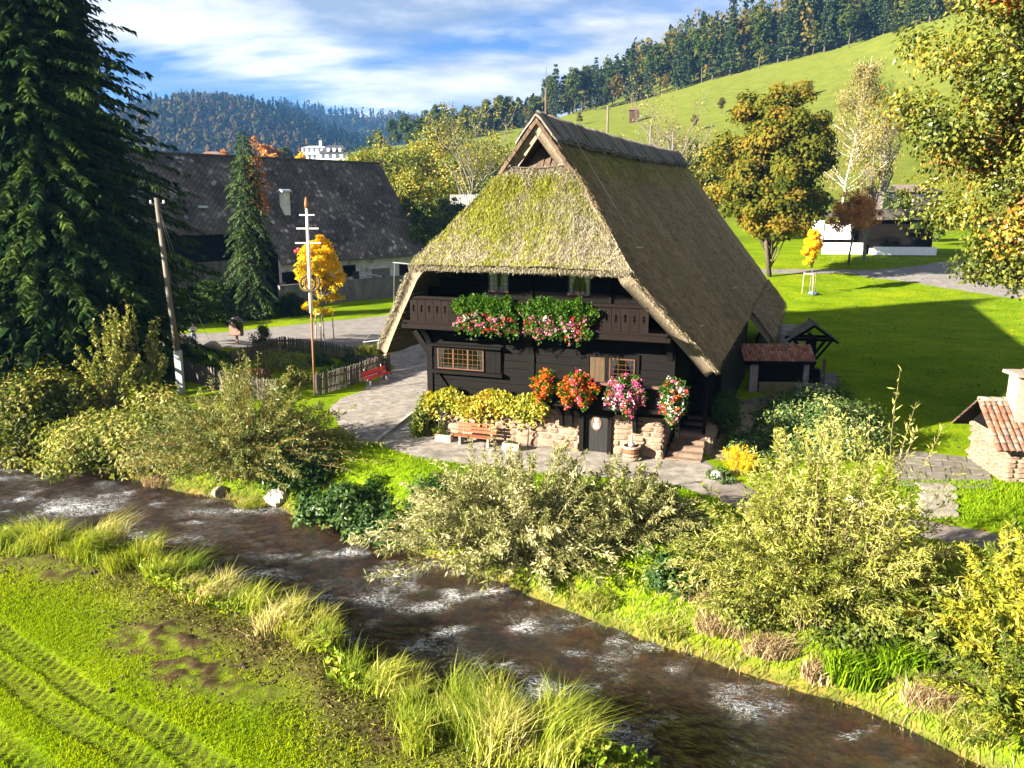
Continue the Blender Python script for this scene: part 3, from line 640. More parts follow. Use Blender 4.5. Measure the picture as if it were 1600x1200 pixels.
na = 28
for i in range(na): link('board', bm, bal, (-.78+.192+i*.3867, -1.40, 5.80))
# little sawn dots: dark pegs
# ---- lower gallery over the cellar door
gal = MB().box2((5.6, -1.15, 2.50), (11.3, -.07, 2.62)).box2((5.5, -1.22, 2.36), (11.4, -1.06, 2.56)).build('gallery', MAT_TIMBER, house)
MB().box2((5.5, -1.24, 3.44), (11.35, -1.04, 3.54)).build('top_rail', MAT_REDRAIL, gal)
for i in range(14): MB().box2((5.62+i*.405, -1.17, 2.62), (5.62+i*.405+.39, -1.13, 3.42)).build('board', MAT_TIMBER2, gal)
MB().box2((5.52, -1.2, 2.55), (5.68, -1.06, 3.44)).build('post', MAT_TIMBER, gal)
MB().box2((11.15, -1.2, 2.2), (11.32, -1.05, 3.44)).build('post', MAT_TIMBER, gal)
for a in (6.0, 6.45, 9.35, 11.2):
    MB().prism([(a-.09, .10, 1.15), (a-.09, -.10, 1.15), (a-.09, -.25, 1.7), (a-.09, -1.05, 2.36), (a-.09, .1, 2.36)], (.18, 0, 0)).build('bracket', MAT_TIMBER, gal)

# ---- stairs at the right flank
st = MB()
stone_stair = []
for i in range(5):
    w = 1.55-.05*i
    m = MB().box((11.45+.02*i, .35+i*.36, -.12+i*.20+.1), (w, .40, .215), jit=.012)
    m.build('stone_step', MAT_STEP, house)
ws = MB()
for i in range(9): MB().box2((10.98, 2.05+i*.30, 1.02+i*.21), (12.05, 2.05+i*.30+.32, 1.02+i*.21+.055)).build('wooden_step', MAT_TIMBER, house)
MB().bar((10.98, 1.95, .95), (10.98, 4.9, 3.0), .06, .26).bar((12.08, 1.95, .95), (12.08, 4.9, 3.0), .06, .26).box2((12.02, 1.72, .85), (12.16, 1.86, 4.4)).bar((12.09, 1.8, 2.1), (12.09, 4.9, 4.2), .08, .08).build('stair_rail', MAT_TIMBER, house)
MB().box2((10.98, 1.8, -.3), (12.2, 5.2, .86)).build('stair_base', MAT_STONE, house)
MB().box2((12.25, 5.2, -.2), (12.4, 20, 3.6)).box2((10.9, 5.0, -.2), (12.38, 5.15, 3.4)).build('side_wall', MAT_TIMBER, house)
MB().box2((12.9, 20.6, -.2), (13.05, 37, 2.4)).build('side_wall', MAT_TIMBER, house)

# ---- the thatched roof
AC, ZR = 4.55, 14.55
def roof_z(d): d = np.abs(d); return np.where(d < 4.9, ZR-1.31*d, ZR-1.31*4.9-1.245*(d-4.9))
def b_front(d): return np.interp(np.abs(d), [0, 1.57, 4.9, 8.08, 9.6], [.55, .75, -2.2, .45, 1.5])
def zlift(b): return .40*np.clip(b/38.0, 0, 1) - .16*np.sin(np.pi*np.clip(b/38.0, 0, 1))
def thatch(name, base1, base2, moss1, moss2, mlo, mhi, mscale, streak, bump):
    m, nt, N, L, b = _nt(name); b.inputs['Roughness'].default_value = .95; b.inputs['Specular IOR Level'].default_value = .1
    uv = N.new('ShaderNodeAttribute'); uv.attribute_name = 'su'; uw = N.new('ShaderNodeAttribute'); uw.attribute_name = 'sv'
    cb = N.new('ShaderNodeCombineXYZ'); L.new(uv.outputs['Fac'], cb.inputs[0]); L.new(uw.outputs['Fac'], cb.inputs[1])
    def noise(st, sc, det=6, ro=.65, w=0.0):
        q = N.new('ShaderNodeMapping'); q.inputs['Scale'].default_value = st; q.inputs['Location'].default_value = (w, w*.7, 0); L.new(cb.outputs[0], q.inputs[0])
        n = N.new('ShaderNodeTexNoise'); n.inputs['Scale'].default_value = sc; n.inputs['Detail'].default_value = det; n.inputs['Roughness'].default_value = ro; L.new(q.outputs[0], n.inputs[0]); return n.outputs[0]
    r1_ = ramp(N, [(.3, base1), (.7, base2)]); L.new(noise((1, streak, 1), 7, 6, .75), r1_.inputs[0])
    r2_ = ramp(N, [(.3, moss1), (.7, moss2)]); L.new(noise((1, .6, 1), 6, 5, .7, 3), r2_.inputs[0])
    am = N.new('ShaderNodeAttribute'); am.attribute_name = 'moss'
    mm = N.new('ShaderNodeMath'); mm.operation = 'ADD'; L.new(noise((1, .7, 1), mscale, 7, .72, 9), mm.inputs[0]); L.new(am.outputs['Fac'], mm.inputs[1])
    rm = ramp(N, [(mlo, (0, 0, 0)), (mhi, (1, 1, 1))]); L.new(mm.outputs[0], rm.inputs[0])
    mx = N.new('ShaderNodeMixRGB'); L.new(rm.outputs[0], mx.inputs[0]); L.new(r1_.outputs[0], mx.inputs[1]); L.new(r2_.outputs[0], mx.inputs[2])
    big = ramp(N, [(.3, (.72, .72, .72)), (.7, (1.22, 1.2, 1.15))]); L.new(noise((1, .35, 1), .55, 4, .6, 5), big.inputs[0])
    mu = N.new('ShaderNodeMixRGB'); mu.blend_type = 'MULTIPLY'; mu.inputs[0].default_value = 1; L.new(mx.outputs[0], mu.inputs[1]); L.new(big.outputs[0], mu.inputs[2])
    L.new(mu.outputs[0], b.inputs['Base Color'])
    bp = N.new('ShaderNodeBump'); bp.inputs['Strength'].default_value = bump; bp.inputs['Distance'].default_value = .09; L.new(noise((1, streak, 1), 9, 8, .78), bp.inputs['Height']); L.new(bp.outputs[0], b.inputs['Normal'])
    return m
MAT_TH_FRONT = thatch('mossy_front_thatch', (.125, .105, .072), (.27, .237, .168), (.085, .095, .012), (.20, .19, .022), .49, .61, 2.4, .22, 1.0)
MAT_TH_SIDE = thatch('grey_brown_thatch', (.185, .130, .076), (.305, .217, .130), (.13, .135, .018), (.20, .195, .03), .58, .74, 1.2, .08, .9)
MAT_TH_EDGE = M('cut_straw_edge', (.10, .075, .05), (.23, .185, .13), 16, .95, .9, 30, bdist=.05, c3=(.15, .12, .09), c3scale=5)
MAT_TH_UNDER = M('dark_thatch_underside', (.035, .026, .016), (.07, .05, .03), 8, .95, .6, 20)  # darker brown than the top faces
roof = bpy.data.objects.new('roof', None); C.objects.link(roof); roof.parent = house
TH = .52
def slab(name, P, N_, su, sv, moss, mat, thick=TH, rough=.035, seed=0, under=MAT_TH_UNDER):
    """thick thatch sheet from a grid of points P (n,m,3) with outward normals: top, underside and cut edges as one mesh"""
    n, m = P.shape[:2]
    j = np.arange(n)[:, None]; k = np.arange(m)[None]
    dsp = rough*(fbm(su*2.4, sv*.9, seed, 4)-.5)*2 + rough*.9*(vnoise(su*7, sv*2.2, seed+5)-.5)*2
    top = P + N_*dsp[..., None]; bot = P - N_*thick
    V = np.concatenate([top.reshape(-1, 3), bot.reshape(-1, 3)])
    G = grid(n, m); q = n*m
    ring = np.concatenate([np.arange(m-1), (m-1)+m*np.arange(n-1), (n-1)*m + np.arange(m-1, 0, -1), m*np.arange(n-1, 0, -1)])
    nxt = np.roll(ring, -1)
    S = np.stack([ring, nxt, nxt+q, ring+q], 1)
    a = V[G[0]]; up = np.dot(np.cross(a[1]-a[0], a[2]-a[0]), N_.reshape(-1, 3)[G[0][0]])
    if up < 0: Gt, Gb, S = G[:, ::-1], G + q, S
    else: Gt, Gb, S = G, G[:, ::-1]+q, S[:, ::-1]
    mi = np.concatenate([np.zeros(len(G)), np.full(len(G), 1), np.full(len(S), 2)])
    at_ = {'su': np.tile(su.ravel(), 2), 'sv': np.tile(sv.ravel(), 2), 'moss': np.tile(moss.ravel(), 2)}
    o = mk(name, V, [Gt, Gb, S], [mat, under, MAT_TH_EDGE], roof, True, at_, mi)
    return o, top
def side_plane(sgn):
    nd, nb = (70, 150) if sgn > 0 else (40, 60)
    d = np.linspace(.0, 8.08, nd)[:, None]; t = np.linspace(0, 1, nb)[None]**1.35
    bf = b_front(d); b = bf + t*(38.0-bf); D = np.broadcast_to(d, b.shape)
    z = roof_z(D)+zlift(b) - .10*np.exp(-((D-8.08)/.5)**2) + .16*(fbm(b*.30+9, D*.35, 71, 3)-.5) + .10*(fbm(b*.9, D*.2, 73, 3)-.5)*sstep(6.5, 8.0, D)
    P = np.stack([AC+sgn*D, b, z], -1)
    N_ = np.broadcast_to(nrm(np.array([sgn*1.3, 0, 1.0])), P.shape)
    moss = .24*np.exp(-((D-1.2)/1.1)**2)*(1-.3*sstep(10, 30, b)) + .08*np.exp(-b/3.0)*0
    return slab('thatch_slope', P, N_, b, D*1.65, moss, MAT_TH_SIDE, rough=.022, seed=3 if sgn > 0 else 8)
right_slope, right_top = side_plane(1); right_slope['label'] = 'shaded grey brown thatch slope on the right'
side_plane(-1)
for sgn in (1,):
    d = np.linspace(8.0, 9.52, 12)[:, None]; b = np.linspace(20, 38, 50)[None] + 0*d; D = d + 0*b
    P = np.stack([AC+sgn*D, b, roof_z(D)+zlift(b)-.04*(D > 8.05)], -1)
    _, skirt_top = slab('thatch_skirt', P, np.broadcast_to(nrm(np.array([sgn*1.3, 0, 1.0])), P.shape), b, D*1.65, 0*D, MAT_TH_SIDE, thick=.4, seed=5)
# front half-hip
nh, nw = 60, 90
t = np.linspace(0, 1, nh)[:, None]; w = np.linspace(-1, 1, nw)[None]
half = 1.60*(1-t) + 4.93*t; bb = .72*(1-t) + (-2.22)*t + .16*np.sin(np.pi*t); zz_ = 12.47*(1-t) + 8.36*t
Pf = np.stack([AC + w*half, bb + 0*w - .10*(1-np.abs(w)**6) + .10*(fbm(w*half*.8+5, t*3.0+0*w, 75, 3)-.5), zz_ + .05*(1-np.abs(w)**4) + .16*(fbm(w*half*.9, t*2.5+0*w, 77, 3)-.5)], -1)
Nf = np.broadcast_to(nrm(np.array([0, -1.42, 1.0])), Pf.shape)
SU, SV = w*half + 10, t*5.4 + 0*w
mossf = .20*sstep(.02, .16, t)*(1-.9*sstep(.45, 1.0, t)) * (1-sstep(.1, .85, w)) + .12*np.exp(-((t-.22)/.16)**2)*np.exp(-((w-.45)/.22)**2) - .10*sstep(.3, 1, w)*sstep(.3, .7, t) - .2*(1-sstep(.0, .1, t))+ .05*sstep(.93, 1, t)
front_slope, front_top = slab('thatch_hip', Pf, Nf, SU, SV + 0*SU, mossf + 0*SU, MAT_TH_FRONT, rough=.045, seed=12)
front_slope['label'] = 'sunlit front hip of the thatch covered in yellow green moss'
# loose straw on the front hip and along the cut edges
def strands(name, P, D_, L_, W_, mat, v, parent=roof):
    n = len(P); S = nrm(np.cross(D_, rng.normal(size=(n, 3))))
    a = P - S*W_[:, None]/2; b_ = P + S*W_[:, None]/2; c = P + D_*L_[:, None]
    V = np.stack([a, b_, c], 1).reshape(-1, 3)
    return mk(name, V, np.arange(3*n).reshape(-1, 3), mat, parent, False, {'v': np.repeat(v, 3)})
MAT_STRAW = leafmat('straw_and_moss', [(0, (.12, .10, .07)), (.35, (.25, .22, .155)), (.5, (.32, .28, .19)), (.62, (.13, .14, .025)), (1, (.20, .215, .02))], trans=.15, gloss=.0, isl=.22)
def front_strands(n):
    ti = rng.random(n)**.9; wi = rng.uniform(-1, 1, n)
    i = np.clip((ti*(nh-1)).astype(int), 0, nh-1); k = np.clip(((wi+1)/2*(nw-1)).astype(int), 0, nw-1)
    P = front_top[i, k] + rng.normal(0, .05, (n, 3))*[1, .6, .6]
    mo = mossf[i, np.clip(k, 0, mossf.shape[1]-1)] if mossf.shape[1] > 1 else mossf[i, 0]
    ms = mo + (fbm(P[:, 0]*1.4, P[:, 2]*1.2, 61, 5)-.5)*.9
    pm = .92/(1+np.exp(-(ms-.06)*18)); v = np.where(rng.random(n) < pm, .66+.2*rng.random(n), .12+.3*rng.random(n))
    down = nrm(np.array([0, -.56, -.83]))
    D_ = nrm(down + rng.normal(0, .22, (n, 3)) + np.array([0, -.10, .12]))
    strands('straw', P + np.array([0, -.03, .02]), D_, rng.uniform(.07, .20, n), rng.uniform(.014, .034, n), MAT_STRAW, v)
front_strands(26000)
def side_strands(n):
    i = rng.integers(1, 69, n); k = (rng.random(n)**1.3*140).astype(int)
    P = right_top[i, k] + rng.normal(0, .12, (n, 3))*[.3, 1, .3] + np.array([.02, 0, .015])
    D_ = nrm(np.array([.61, 0, -.79]) + rng.normal(0, .10, (n, 3)) + np.array([.06, 0, .06]))
    strands('straw', P, D_, rng.uniform(.15, .4, n), rng.uniform(.015, .035, n), MAT_STRAW_D, rng.random(n)*.8)
MAT_STRAW_D = leafmat('dark_old_straw', [(0, (.13, .094, .055)), (.6, (.21, .155, .095)), (1, (.29, .222, .145))], trans=.1, gloss=0, isl=.4)
side_strands(22000)
def skirt_strands(n):
    i = rng.integers(0, 12, n); k = rng.integers(0, 50, n); P = skirt_top[i, k] + rng.normal(0, .12, (n, 3))*[.3, 1.5, .3] + np.array([.02, 0, .015])
    strands('straw', P, nrm(np.array([.61, 0, -.79]) + rng.normal(0, .10, (n, 3)) + np.array([.06, 0, .06])), rng.uniform(.15, .4, n), rng.uniform(.015, .035, n), MAT_STRAW_D, rng.random(n)*.8)
skirt_strands(2500)
def edge_fringe(pts, out, down, n, lab='fringe'):
    pts = np.asarray(pts, float); P = resample(pts, n) + rng.normal(0, .05, (n, 3))
    off = rng.uniform(0, TH*.5, n)
    P = P - np.asarray(out)[None]*0 - nrm(np.asarray(down))[None]*0 + np.asarray(out)[None]*rng.uniform(-.02, .05, n)[:, None] + np.array([0, 0, -1.])*off[:, None]*.6
    D_ = nrm(np.asarray(down)[None] + rng.normal(0, .35, (n, 3)))
    strands('straw', P, D_, rng.uniform(.05, .14, n), rng.uniform(.02, .04, n), MAT_STRAW, rng.uniform(.1, .5, n))
edge_fringe([(AC-4.9, -2.25, 8.36), (AC+4.9, -2.25, 8.36)], (0, -1, 0), (0, -.35, -1), 2600)
edge_fringe([(AC+4.95, -2.2, 8.05), (AC+8.05, .45, 4.2)], (.3, -1, 0), (.5, -.4, -.6), 1600)
edge_fringe([(AC-4.95, -2.2, 8.05), (AC-8.05, .45, 4.2)], (-.3, -1, 0), (-.5, -.4, -.6), 1600)
# gablet: recessed smoke hole with old boards, verge bundles
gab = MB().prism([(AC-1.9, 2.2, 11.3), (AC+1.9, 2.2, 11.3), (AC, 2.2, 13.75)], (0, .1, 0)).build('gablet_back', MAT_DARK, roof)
gbm = M('weathered_gablet_board', (.045, .027, .018), (.12, .082, .056), 5, .85, .6, 18, stretch=(5, 1, .5), rand=.3)
for i in range(9):
    a = AC-1.25+i*.31; hh = 1.15*(1-abs(a-AC)/1.75)
    MB().bar((a, .95, 12.45), (a+(a-AC)*-.22, 1.75, 12.45+max(.25, hh)), .27, .035, up=(0, -1, .4)).build('gablet_board', gbm, roof)
MB().tube(np.array([(AC-1.15, .55, 12.52), (AC-.4, .50, 12.47), (AC+.4, .50, 12.47), (AC+1.2, .56, 12.56)]), .03, 6).build('gablet_rod', MAT_GREYWOOD, roof)
for s in (-1, 1):
    for kx in range(5):
        d0, d1 = kx*.33, kx*.33+.40
        z0, z1 = ZR-.08-1.31*d0, ZR-.08-1.31*d1
        MB().bar((AC+s*(d0-.05), .50-.02*kx, z0+.02), (AC+s*d1, .56, z1), .20, .15, up=(s*.8, 0, .6)).build('verge_board', gbm, roof)
# ridge cap of straw bundles
def bundle():
    n = 9; t = np.linspace(-1, 1, n); V = []; w = [-.29, -.12, .08, .29]
    for bx in w:
        hgt = .06 if abs(bx) < .2 else 0
        for q in t:
            d = q*.95
            V.append((d, bx+.03*math.sin(q*5+bx*9), -1.02*abs(d)**1.12*1.18+.34+hgt*(1-abs(q))+.03*math.sin(q*7)))
    V = np.array(V); G = grid(4, n)
    Vb = V - np.array([0, 0, .14]); q = len(V)
    ring = np.concatenate([np.arange(n-1), (n-1)+n*np.arange(3), 3*n+np.arange(n-1, 0, -1), n*np.arange(3, 0, -1)]); nx = np.roll(ring, -1)
    return mesh_data('straw_bundle', np.concatenate([V, Vb]), [G, G[:, ::-1]+q, np.stack([ring, nx, nx+q, ring+q], 1)[:, ::-1]], M('grey_ridge_straw', (.085, .072, .06), (.19, .165, .14), 6, .95, .8, 22, stretch=(.4, 3, .4), rand=.3, bdist=.05), smooth=True)
bd = bundle()
for i in range(74):
    b = .75+i*.505; link('straw_bundle', bd, roof, (AC+rng.normal(0, .02), b, ZR+zlift(b)-.10+rng.normal(0, .02)), (rng.normal(.10, .04), rng.normal(0, .02), rng.normal(0, .05)), (rng.uniform(.92, 1.08), 1, rng.uniform(.9, 1.08)))
# battens seen under the left overhang
for i in range(12):
    d0 = 5.2+i*.24
    z0 = float(roof_z(d0))-TH*1.0-.30
    bq = float(b_front(d0))+.08
    MB().box2((AC-d0-.06, bq+.28, z0+.02), (AC-d0+.09, bq+1.5, z0+.07)).build('batten', M('pale_batten', (.22, .16, .085), (.30, .22, .12), 6, .8), roof) if i == 0 else None
    if i: MB().box2((AC-d0-.06, bq+.28, z0+.02), (AC-d0+.09, bq+1.5, z0+.07)).build('batten', bpy.data.materials['pale_batten'], roof)
# lightning conductor: mast, wires, holders
MB().tube([(AC+.05, 1.6, ZR), (AC+.05, 1.6, ZR+1.35)], .055, 6).tube([(AC+.05, 1.6, ZR+1.35), (AC+.05, 1.6, ZR+2.2)], .014, 5).build('lightning_mast', MAT_GREYWOOD, roof)
wl_ = MB()
wl_.tube([(AC+.05, 1.7, ZR+.5), (AC+.55, 3.2, ZR-.1), (AC+4.3, 2.75, 8.75)], .012, 4).build('lightning_wire', MAT_ALU, roof)
for d0, b0, b1 in ((4.32, 1.2, 2.8), (7.0, 18.0, 20.0), (8.3, 32, 35), (7.1, 2.2, 3.6)):
    z = float(roof_z(d0))+.14+float(zlift(b0)); MB().tube([(AC+d0-.25, b0, z+.05), (AC+d0, b1, z)], .026, 5).build('wire_holder', MAT_ALU, roof)
MB().tube([(AC-4.9, -1.9, 8.35), (AC-5.75, -2.1, 8.42)], .03, 5).tube([(AC-5.7, -2.05, 8.42), (AC-6.6, -.6, 6.2), (AC-8.9, .4, 4.3)], .011, 4).tube([(AC-8.9, .4, 4.3), (AC-8.0, .5, 4.45)], .025, 5).build('lightning_wire', MAT_ALU, roof)
# ------------------------------------------------------------------ foliage library
MAT_BARK = M('brown_bark', (.045, .034, .024), (.10, .078, .055), 6, .95, .8, 12, stretch=(1, 1, .3), bdist=.05)
MAT_BARKG = M('grey_bark', (.09, .08, .068), (.19, .17, .15), 6, .95, .6, 12, stretch=(1, 1, .3))
MAT_BIRCH = M('white_birch_bark', (.50, .47, .42), (.64, .61, .56), 5, .8, .3, 12, c3=(.08, .07, .06), c3scale=3, c3lo=.60, c3hi=.68)
MAT_TWIG = M('tan_twig', (.14, .10, .06), (.24, .17, .10), 8, .9)

def leaf_cards(P, D, L_, W_, fold=.18, S=None, r=rng):
    """rhombus leaves: (n*4 verts, quads)"""
    n = len(P); L_ = np.broadcast_to(L_, (n,)); W_ = np.broadcast_to(W_, (n,))
    if S is None: S = nrm(np.cross(D, r.normal(size=(n, 3))))
    Nn = np.cross(S, D)
    m = P + D*(L_*.45)[:, None]
    V = np.stack([P, m + S*(W_/2)[:, None] + Nn*(W_*fold)[:, None], P + D*L_[:, None], m - S*(W_/2)[:, None] + Nn*(W_*fold)[:, None]], 1)
    return V.reshape(-1, 3), np.arange(4*n).reshape(-1, 4)
def rdir(n, r=rng): return nrm(r.normal(size=(n, 3)))
def foliage(name, P, D, L_, W_, v, mat, parent=None, S=None, fold=.18, r=rng):
    V, F = leaf_cards(P, D, L_, W_, fold, S, r)
    return mk(name, V, F, mat, parent, False, {'v': np.repeat(np.broadcast_to(v, (len(P),)), 4)})
def limb(m, p0, p1, r0, r1, sag=0.0, n=5, seg=5, r=rng, wob=.05):
    p0, p1 = np.asarray(p0, float), np.asarray(p1, float); L = np.linalg.norm(p1-p0)
    t = np.linspace(0, 1, seg)[:, None]
    P = p0*(1-t)+p1*t + np.array([0, 0, 1.0])*sag*L*4*(t*(1-t)) + np.concatenate([np.zeros((1, 3)), r.normal(0, wob*L, (seg-2, 3)), np.zeros((1, 3))])*.5
    m.tube(P, np.linspace(r0, r1, seg), n, cap=False); return P
def envelope(n, r, lump=.25, k=7):
    d = rdir(n, r); q = nrm(r.normal(size=(k, 3))); am = r.uniform(.3, 1, k)
    b = np.clip(d @ q.T, 0, 1)**4 @ am
    return d, 1-lump*.5+lump*np.clip(b, 0, 1)
def broadleaf(root, H, base, rad, n_clump, n_leaf, leaf, mat, bark, seed=1, trunk_r=None, clump=.2, droop=.25, lean=(0, 0), top=1.0, vspread=(.15, .85), limbs=.5, shell=.5, wl=.62, crown_name='crown', zpow=1.0, pts_out=None):
    """tapered trunk with limbs and a crown of leaf clumps. base = crown bottom height, rad = (rx, ry)"""
    r = np.random.default_rng(seed); m = MB(); tr = trunk_r or H*.016
    cz = (H+base)/2; rz = (H-base)/2
    nl = 10; ld_, le_ = envelope(nl, r, .3); ld_[:, 2] = np.abs(ld_[:, 2])*np.where(r.random(nl) < .72, 1, -1)
    lc = ld_*(.40+.22*r.random(nl))[:, None]; lc[0] = (0, 0, .12); lr = r.uniform(.36, .56, nl); lr[0] = .62
    k_ = r.integers(0, nl, n_clump); d = rdir(n_clump, r)
    q = lc[k_] + d*(lr[k_]*(shell+.45+(.55-shell)*r.random(n_clump)).clip(0, 1.02))[:, None]
    cc = np.stack([q[:, 0]*rad[0], q[:, 1]*rad[1], cz+q[:, 2]*rz], 1)
    cc[:, 0] += lean[0]*(cc[:, 2]/H); cc[:, 1] += lean[1]*(cc[:, 2]/H)
    hf = np.clip((cc[:, 2]-base)/(H-base), 0, 1)
    sh = np.where(hf > .5, 1-(1-top)*((hf-.5)/.5)**1.2, 1)
    cc[:, 0] = lean[0]*hf+(cc[:, 0]-lean[0]*hf)*sh; cc[:, 1] = lean[1]*hf+(cc[:, 1]-lean[1]*hf)*sh
    ztop = base+(H-base)*.8
    tp = np.array([[0, 0, -.3], [0, 0, base*.5], [lean[0]*.3+r.normal(0, .02*H), r.normal(0, .02*H), base+(H-base)*.2], [lean[0]*.7, lean[1]*.7, ztop]])
    m.tube(tp, [tr*1.35, tr*.95, tr*.75, tr*.12], 9, cap=False)
    idx = r.permutation(n_clump)[:int(n_clump*limbs)]
    for i in idx:
        h0 = base*.75 + (cc[i, 2]-base*.75)*r.uniform(.25, .7); h0 = min(max(h0, base*.6), ztop)
        f = h0/ztop; p0 = np.array([lean[0]*.7*f*hf[i], lean[1]*.7*f*hf[i], h0])
        limb(m, p0, cc[i], tr*.30*(1-.6*f)+.01, .012, .05, 4, 5, r)
    m.build('trunk', bark, root, True)
    cr = clump*(rad[0]+rad[1]+rz)/3
    k = np.repeat(np.arange(n_clump), n_leaf); n = len(k)
    off = rdir(n, r)*(r.random(n)**.45)[:, None]*(cr*r.uniform(.6, 1.25, n_clump))[k][:, None]*[1, 1, .72]
    P = cc[k]+off
    nv_ = nrm(off/cr*1.1 + (cc[k]-[0, 0, cz])/np.array([rad[0], rad[1], rz])*.5 + np.array([0, 0, .35]) + r.normal(0, .42, (n, 3)))
    D = rdir(n, r) + np.array([0, 0, -droop*1.5]); D = nrm(D - nv_*np.sum(D*nv_, 1, keepdims=True)); S_ = np.cross(nv_, D)
    v = (vspread[0]+(vspread[1]-vspread[0])*r.random(n_clump))[k]
    if pts_out is not None: v = pts_out(P, v, r)
    ll = leaf*r.uniform(.7, 1.3, n)
    foliage(crown_name, P, D, ll, ll*wl, v, mat, root, S=S_, r=r)
    return root
def conifer(root, H, rad, base, levels, per, mat, bark, seed=1, droop=.28, twig=.5, tw=.14, dens=7.0, narrow=1.0, vspread=(.1, .9), power=.8, ragged=.2, core=0):
    """whorls of drooping boughs, each bough set with hanging twig strips"""
    r = np.random.default_rng(seed); m = MB(); tr = H*.014
    m.tube([(0, 0, -.3), (0, 0, H*.4), (0, 0, H*.98)], [tr*1.3, tr*.8, .02], 8, cap=False)
    Ps, Ds, Ls, vs = [], [], [], []
    for i in range(levels):
        f = (i+r.random()*.6)/levels; z = base+(H-base)*f
        R0 = rad*(1-f)**power*(1 if f > .06 else .8)+.12
        nb = max(4, int(per*(1-f*.55)))
        for kx in range(nb):
            az = 2*np.pi*(kx+r.random()*.8)/nb + i*.7; Lb = R0*r.uniform(1-ragged*1.6, 1+ragged)
            o = np.array([math.cos(az), math.sin(az), 0.0]); sd = np.array([-o[1], o[0], 0])
            up = .10+.25*f
            q = np.linspace(0, 1, 6); bz = up*q*Lb - (droop+.12*r.random())*Lb*q**2 + .10*Lb*np.clip(q-.7, 0, 1)
            B = np.stack([o[0]*q*Lb, o[1]*q*Lb, z+bz], 1)
            if Lb > .8 and r.random() < .6: m.tube(B[:5], np.linspace(tr*.22*(1-f)+.012, .008, 5), 3, cap=False)
            nt_ = max(5, int(Lb*dens)); t = .12+.9*r.random(nt_)**.75
            bp = np.stack([np.interp(t, q, B[:, c]) for c in range(3)], 1)
            s = r.choice([-1, 1], nt_)*r.uniform(.3, 1.0, nt_)
            D = nrm(o[None]*r.uniform(.35, 1.0, nt_)[:, None] + sd[None]*s[:, None] + np.array([0, 0, -1.0])*r.uniform(.15, .75, nt_)[:, None])
            Ps.append(bp + r.normal(0, .05, bp.shape)); Ds.append(D); Ls.append(twig*r.uniform(.6, 1.25, nt_)*(1-.35*t)*(.6+.4*min(1, Lb))); vs.append(np.full(nt_, r.uniform(*vspread)))
    if core:  # wide inner cards in the darkest tone, added to block light through the crown
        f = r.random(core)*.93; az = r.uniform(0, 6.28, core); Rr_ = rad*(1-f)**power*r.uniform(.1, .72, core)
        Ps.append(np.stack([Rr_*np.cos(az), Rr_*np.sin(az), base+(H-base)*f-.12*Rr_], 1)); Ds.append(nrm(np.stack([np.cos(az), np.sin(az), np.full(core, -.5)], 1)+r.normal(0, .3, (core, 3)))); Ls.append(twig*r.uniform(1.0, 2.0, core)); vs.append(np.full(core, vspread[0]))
    m.build('trunk', bark, root, True)
    P = np.concatenate(Ps); D = np.concatenate(Ds); Lq = np.concatenate(Ls); v = np.concatenate(vs); n = len(P)
    S = nrm(np.cross(D, r.normal(size=(n, 3))*.5 + np.array([0, 0, 1.0])))
    # strip of two quads that bends down at the tip
    W_ = tw*r.uniform(.7, 1.3, n)
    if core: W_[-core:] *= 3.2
    mid = P + D*(Lq*.55)[:, None]; D2 = nrm(D + np.array([0, 0, -.5])); tip = mid + D2*(Lq*.5)[:, None]
    V = np.stack([P-S*(W_*.35)[:, None], P+S*(W_*.35)[:, None], mid+S*(W_*.5)[:, None], mid-S*(W_*.5)[:, None], tip], 1).reshape(-1, 3)
    b5 = np.arange(n)[:, None]*5
    mk('crown', V, [b5+np.array([[0, 1, 2, 3]]), b5+np.array([[3, 2, 4]])], mat, root, False, {'v': np.repeat(v, 5)})
    return root
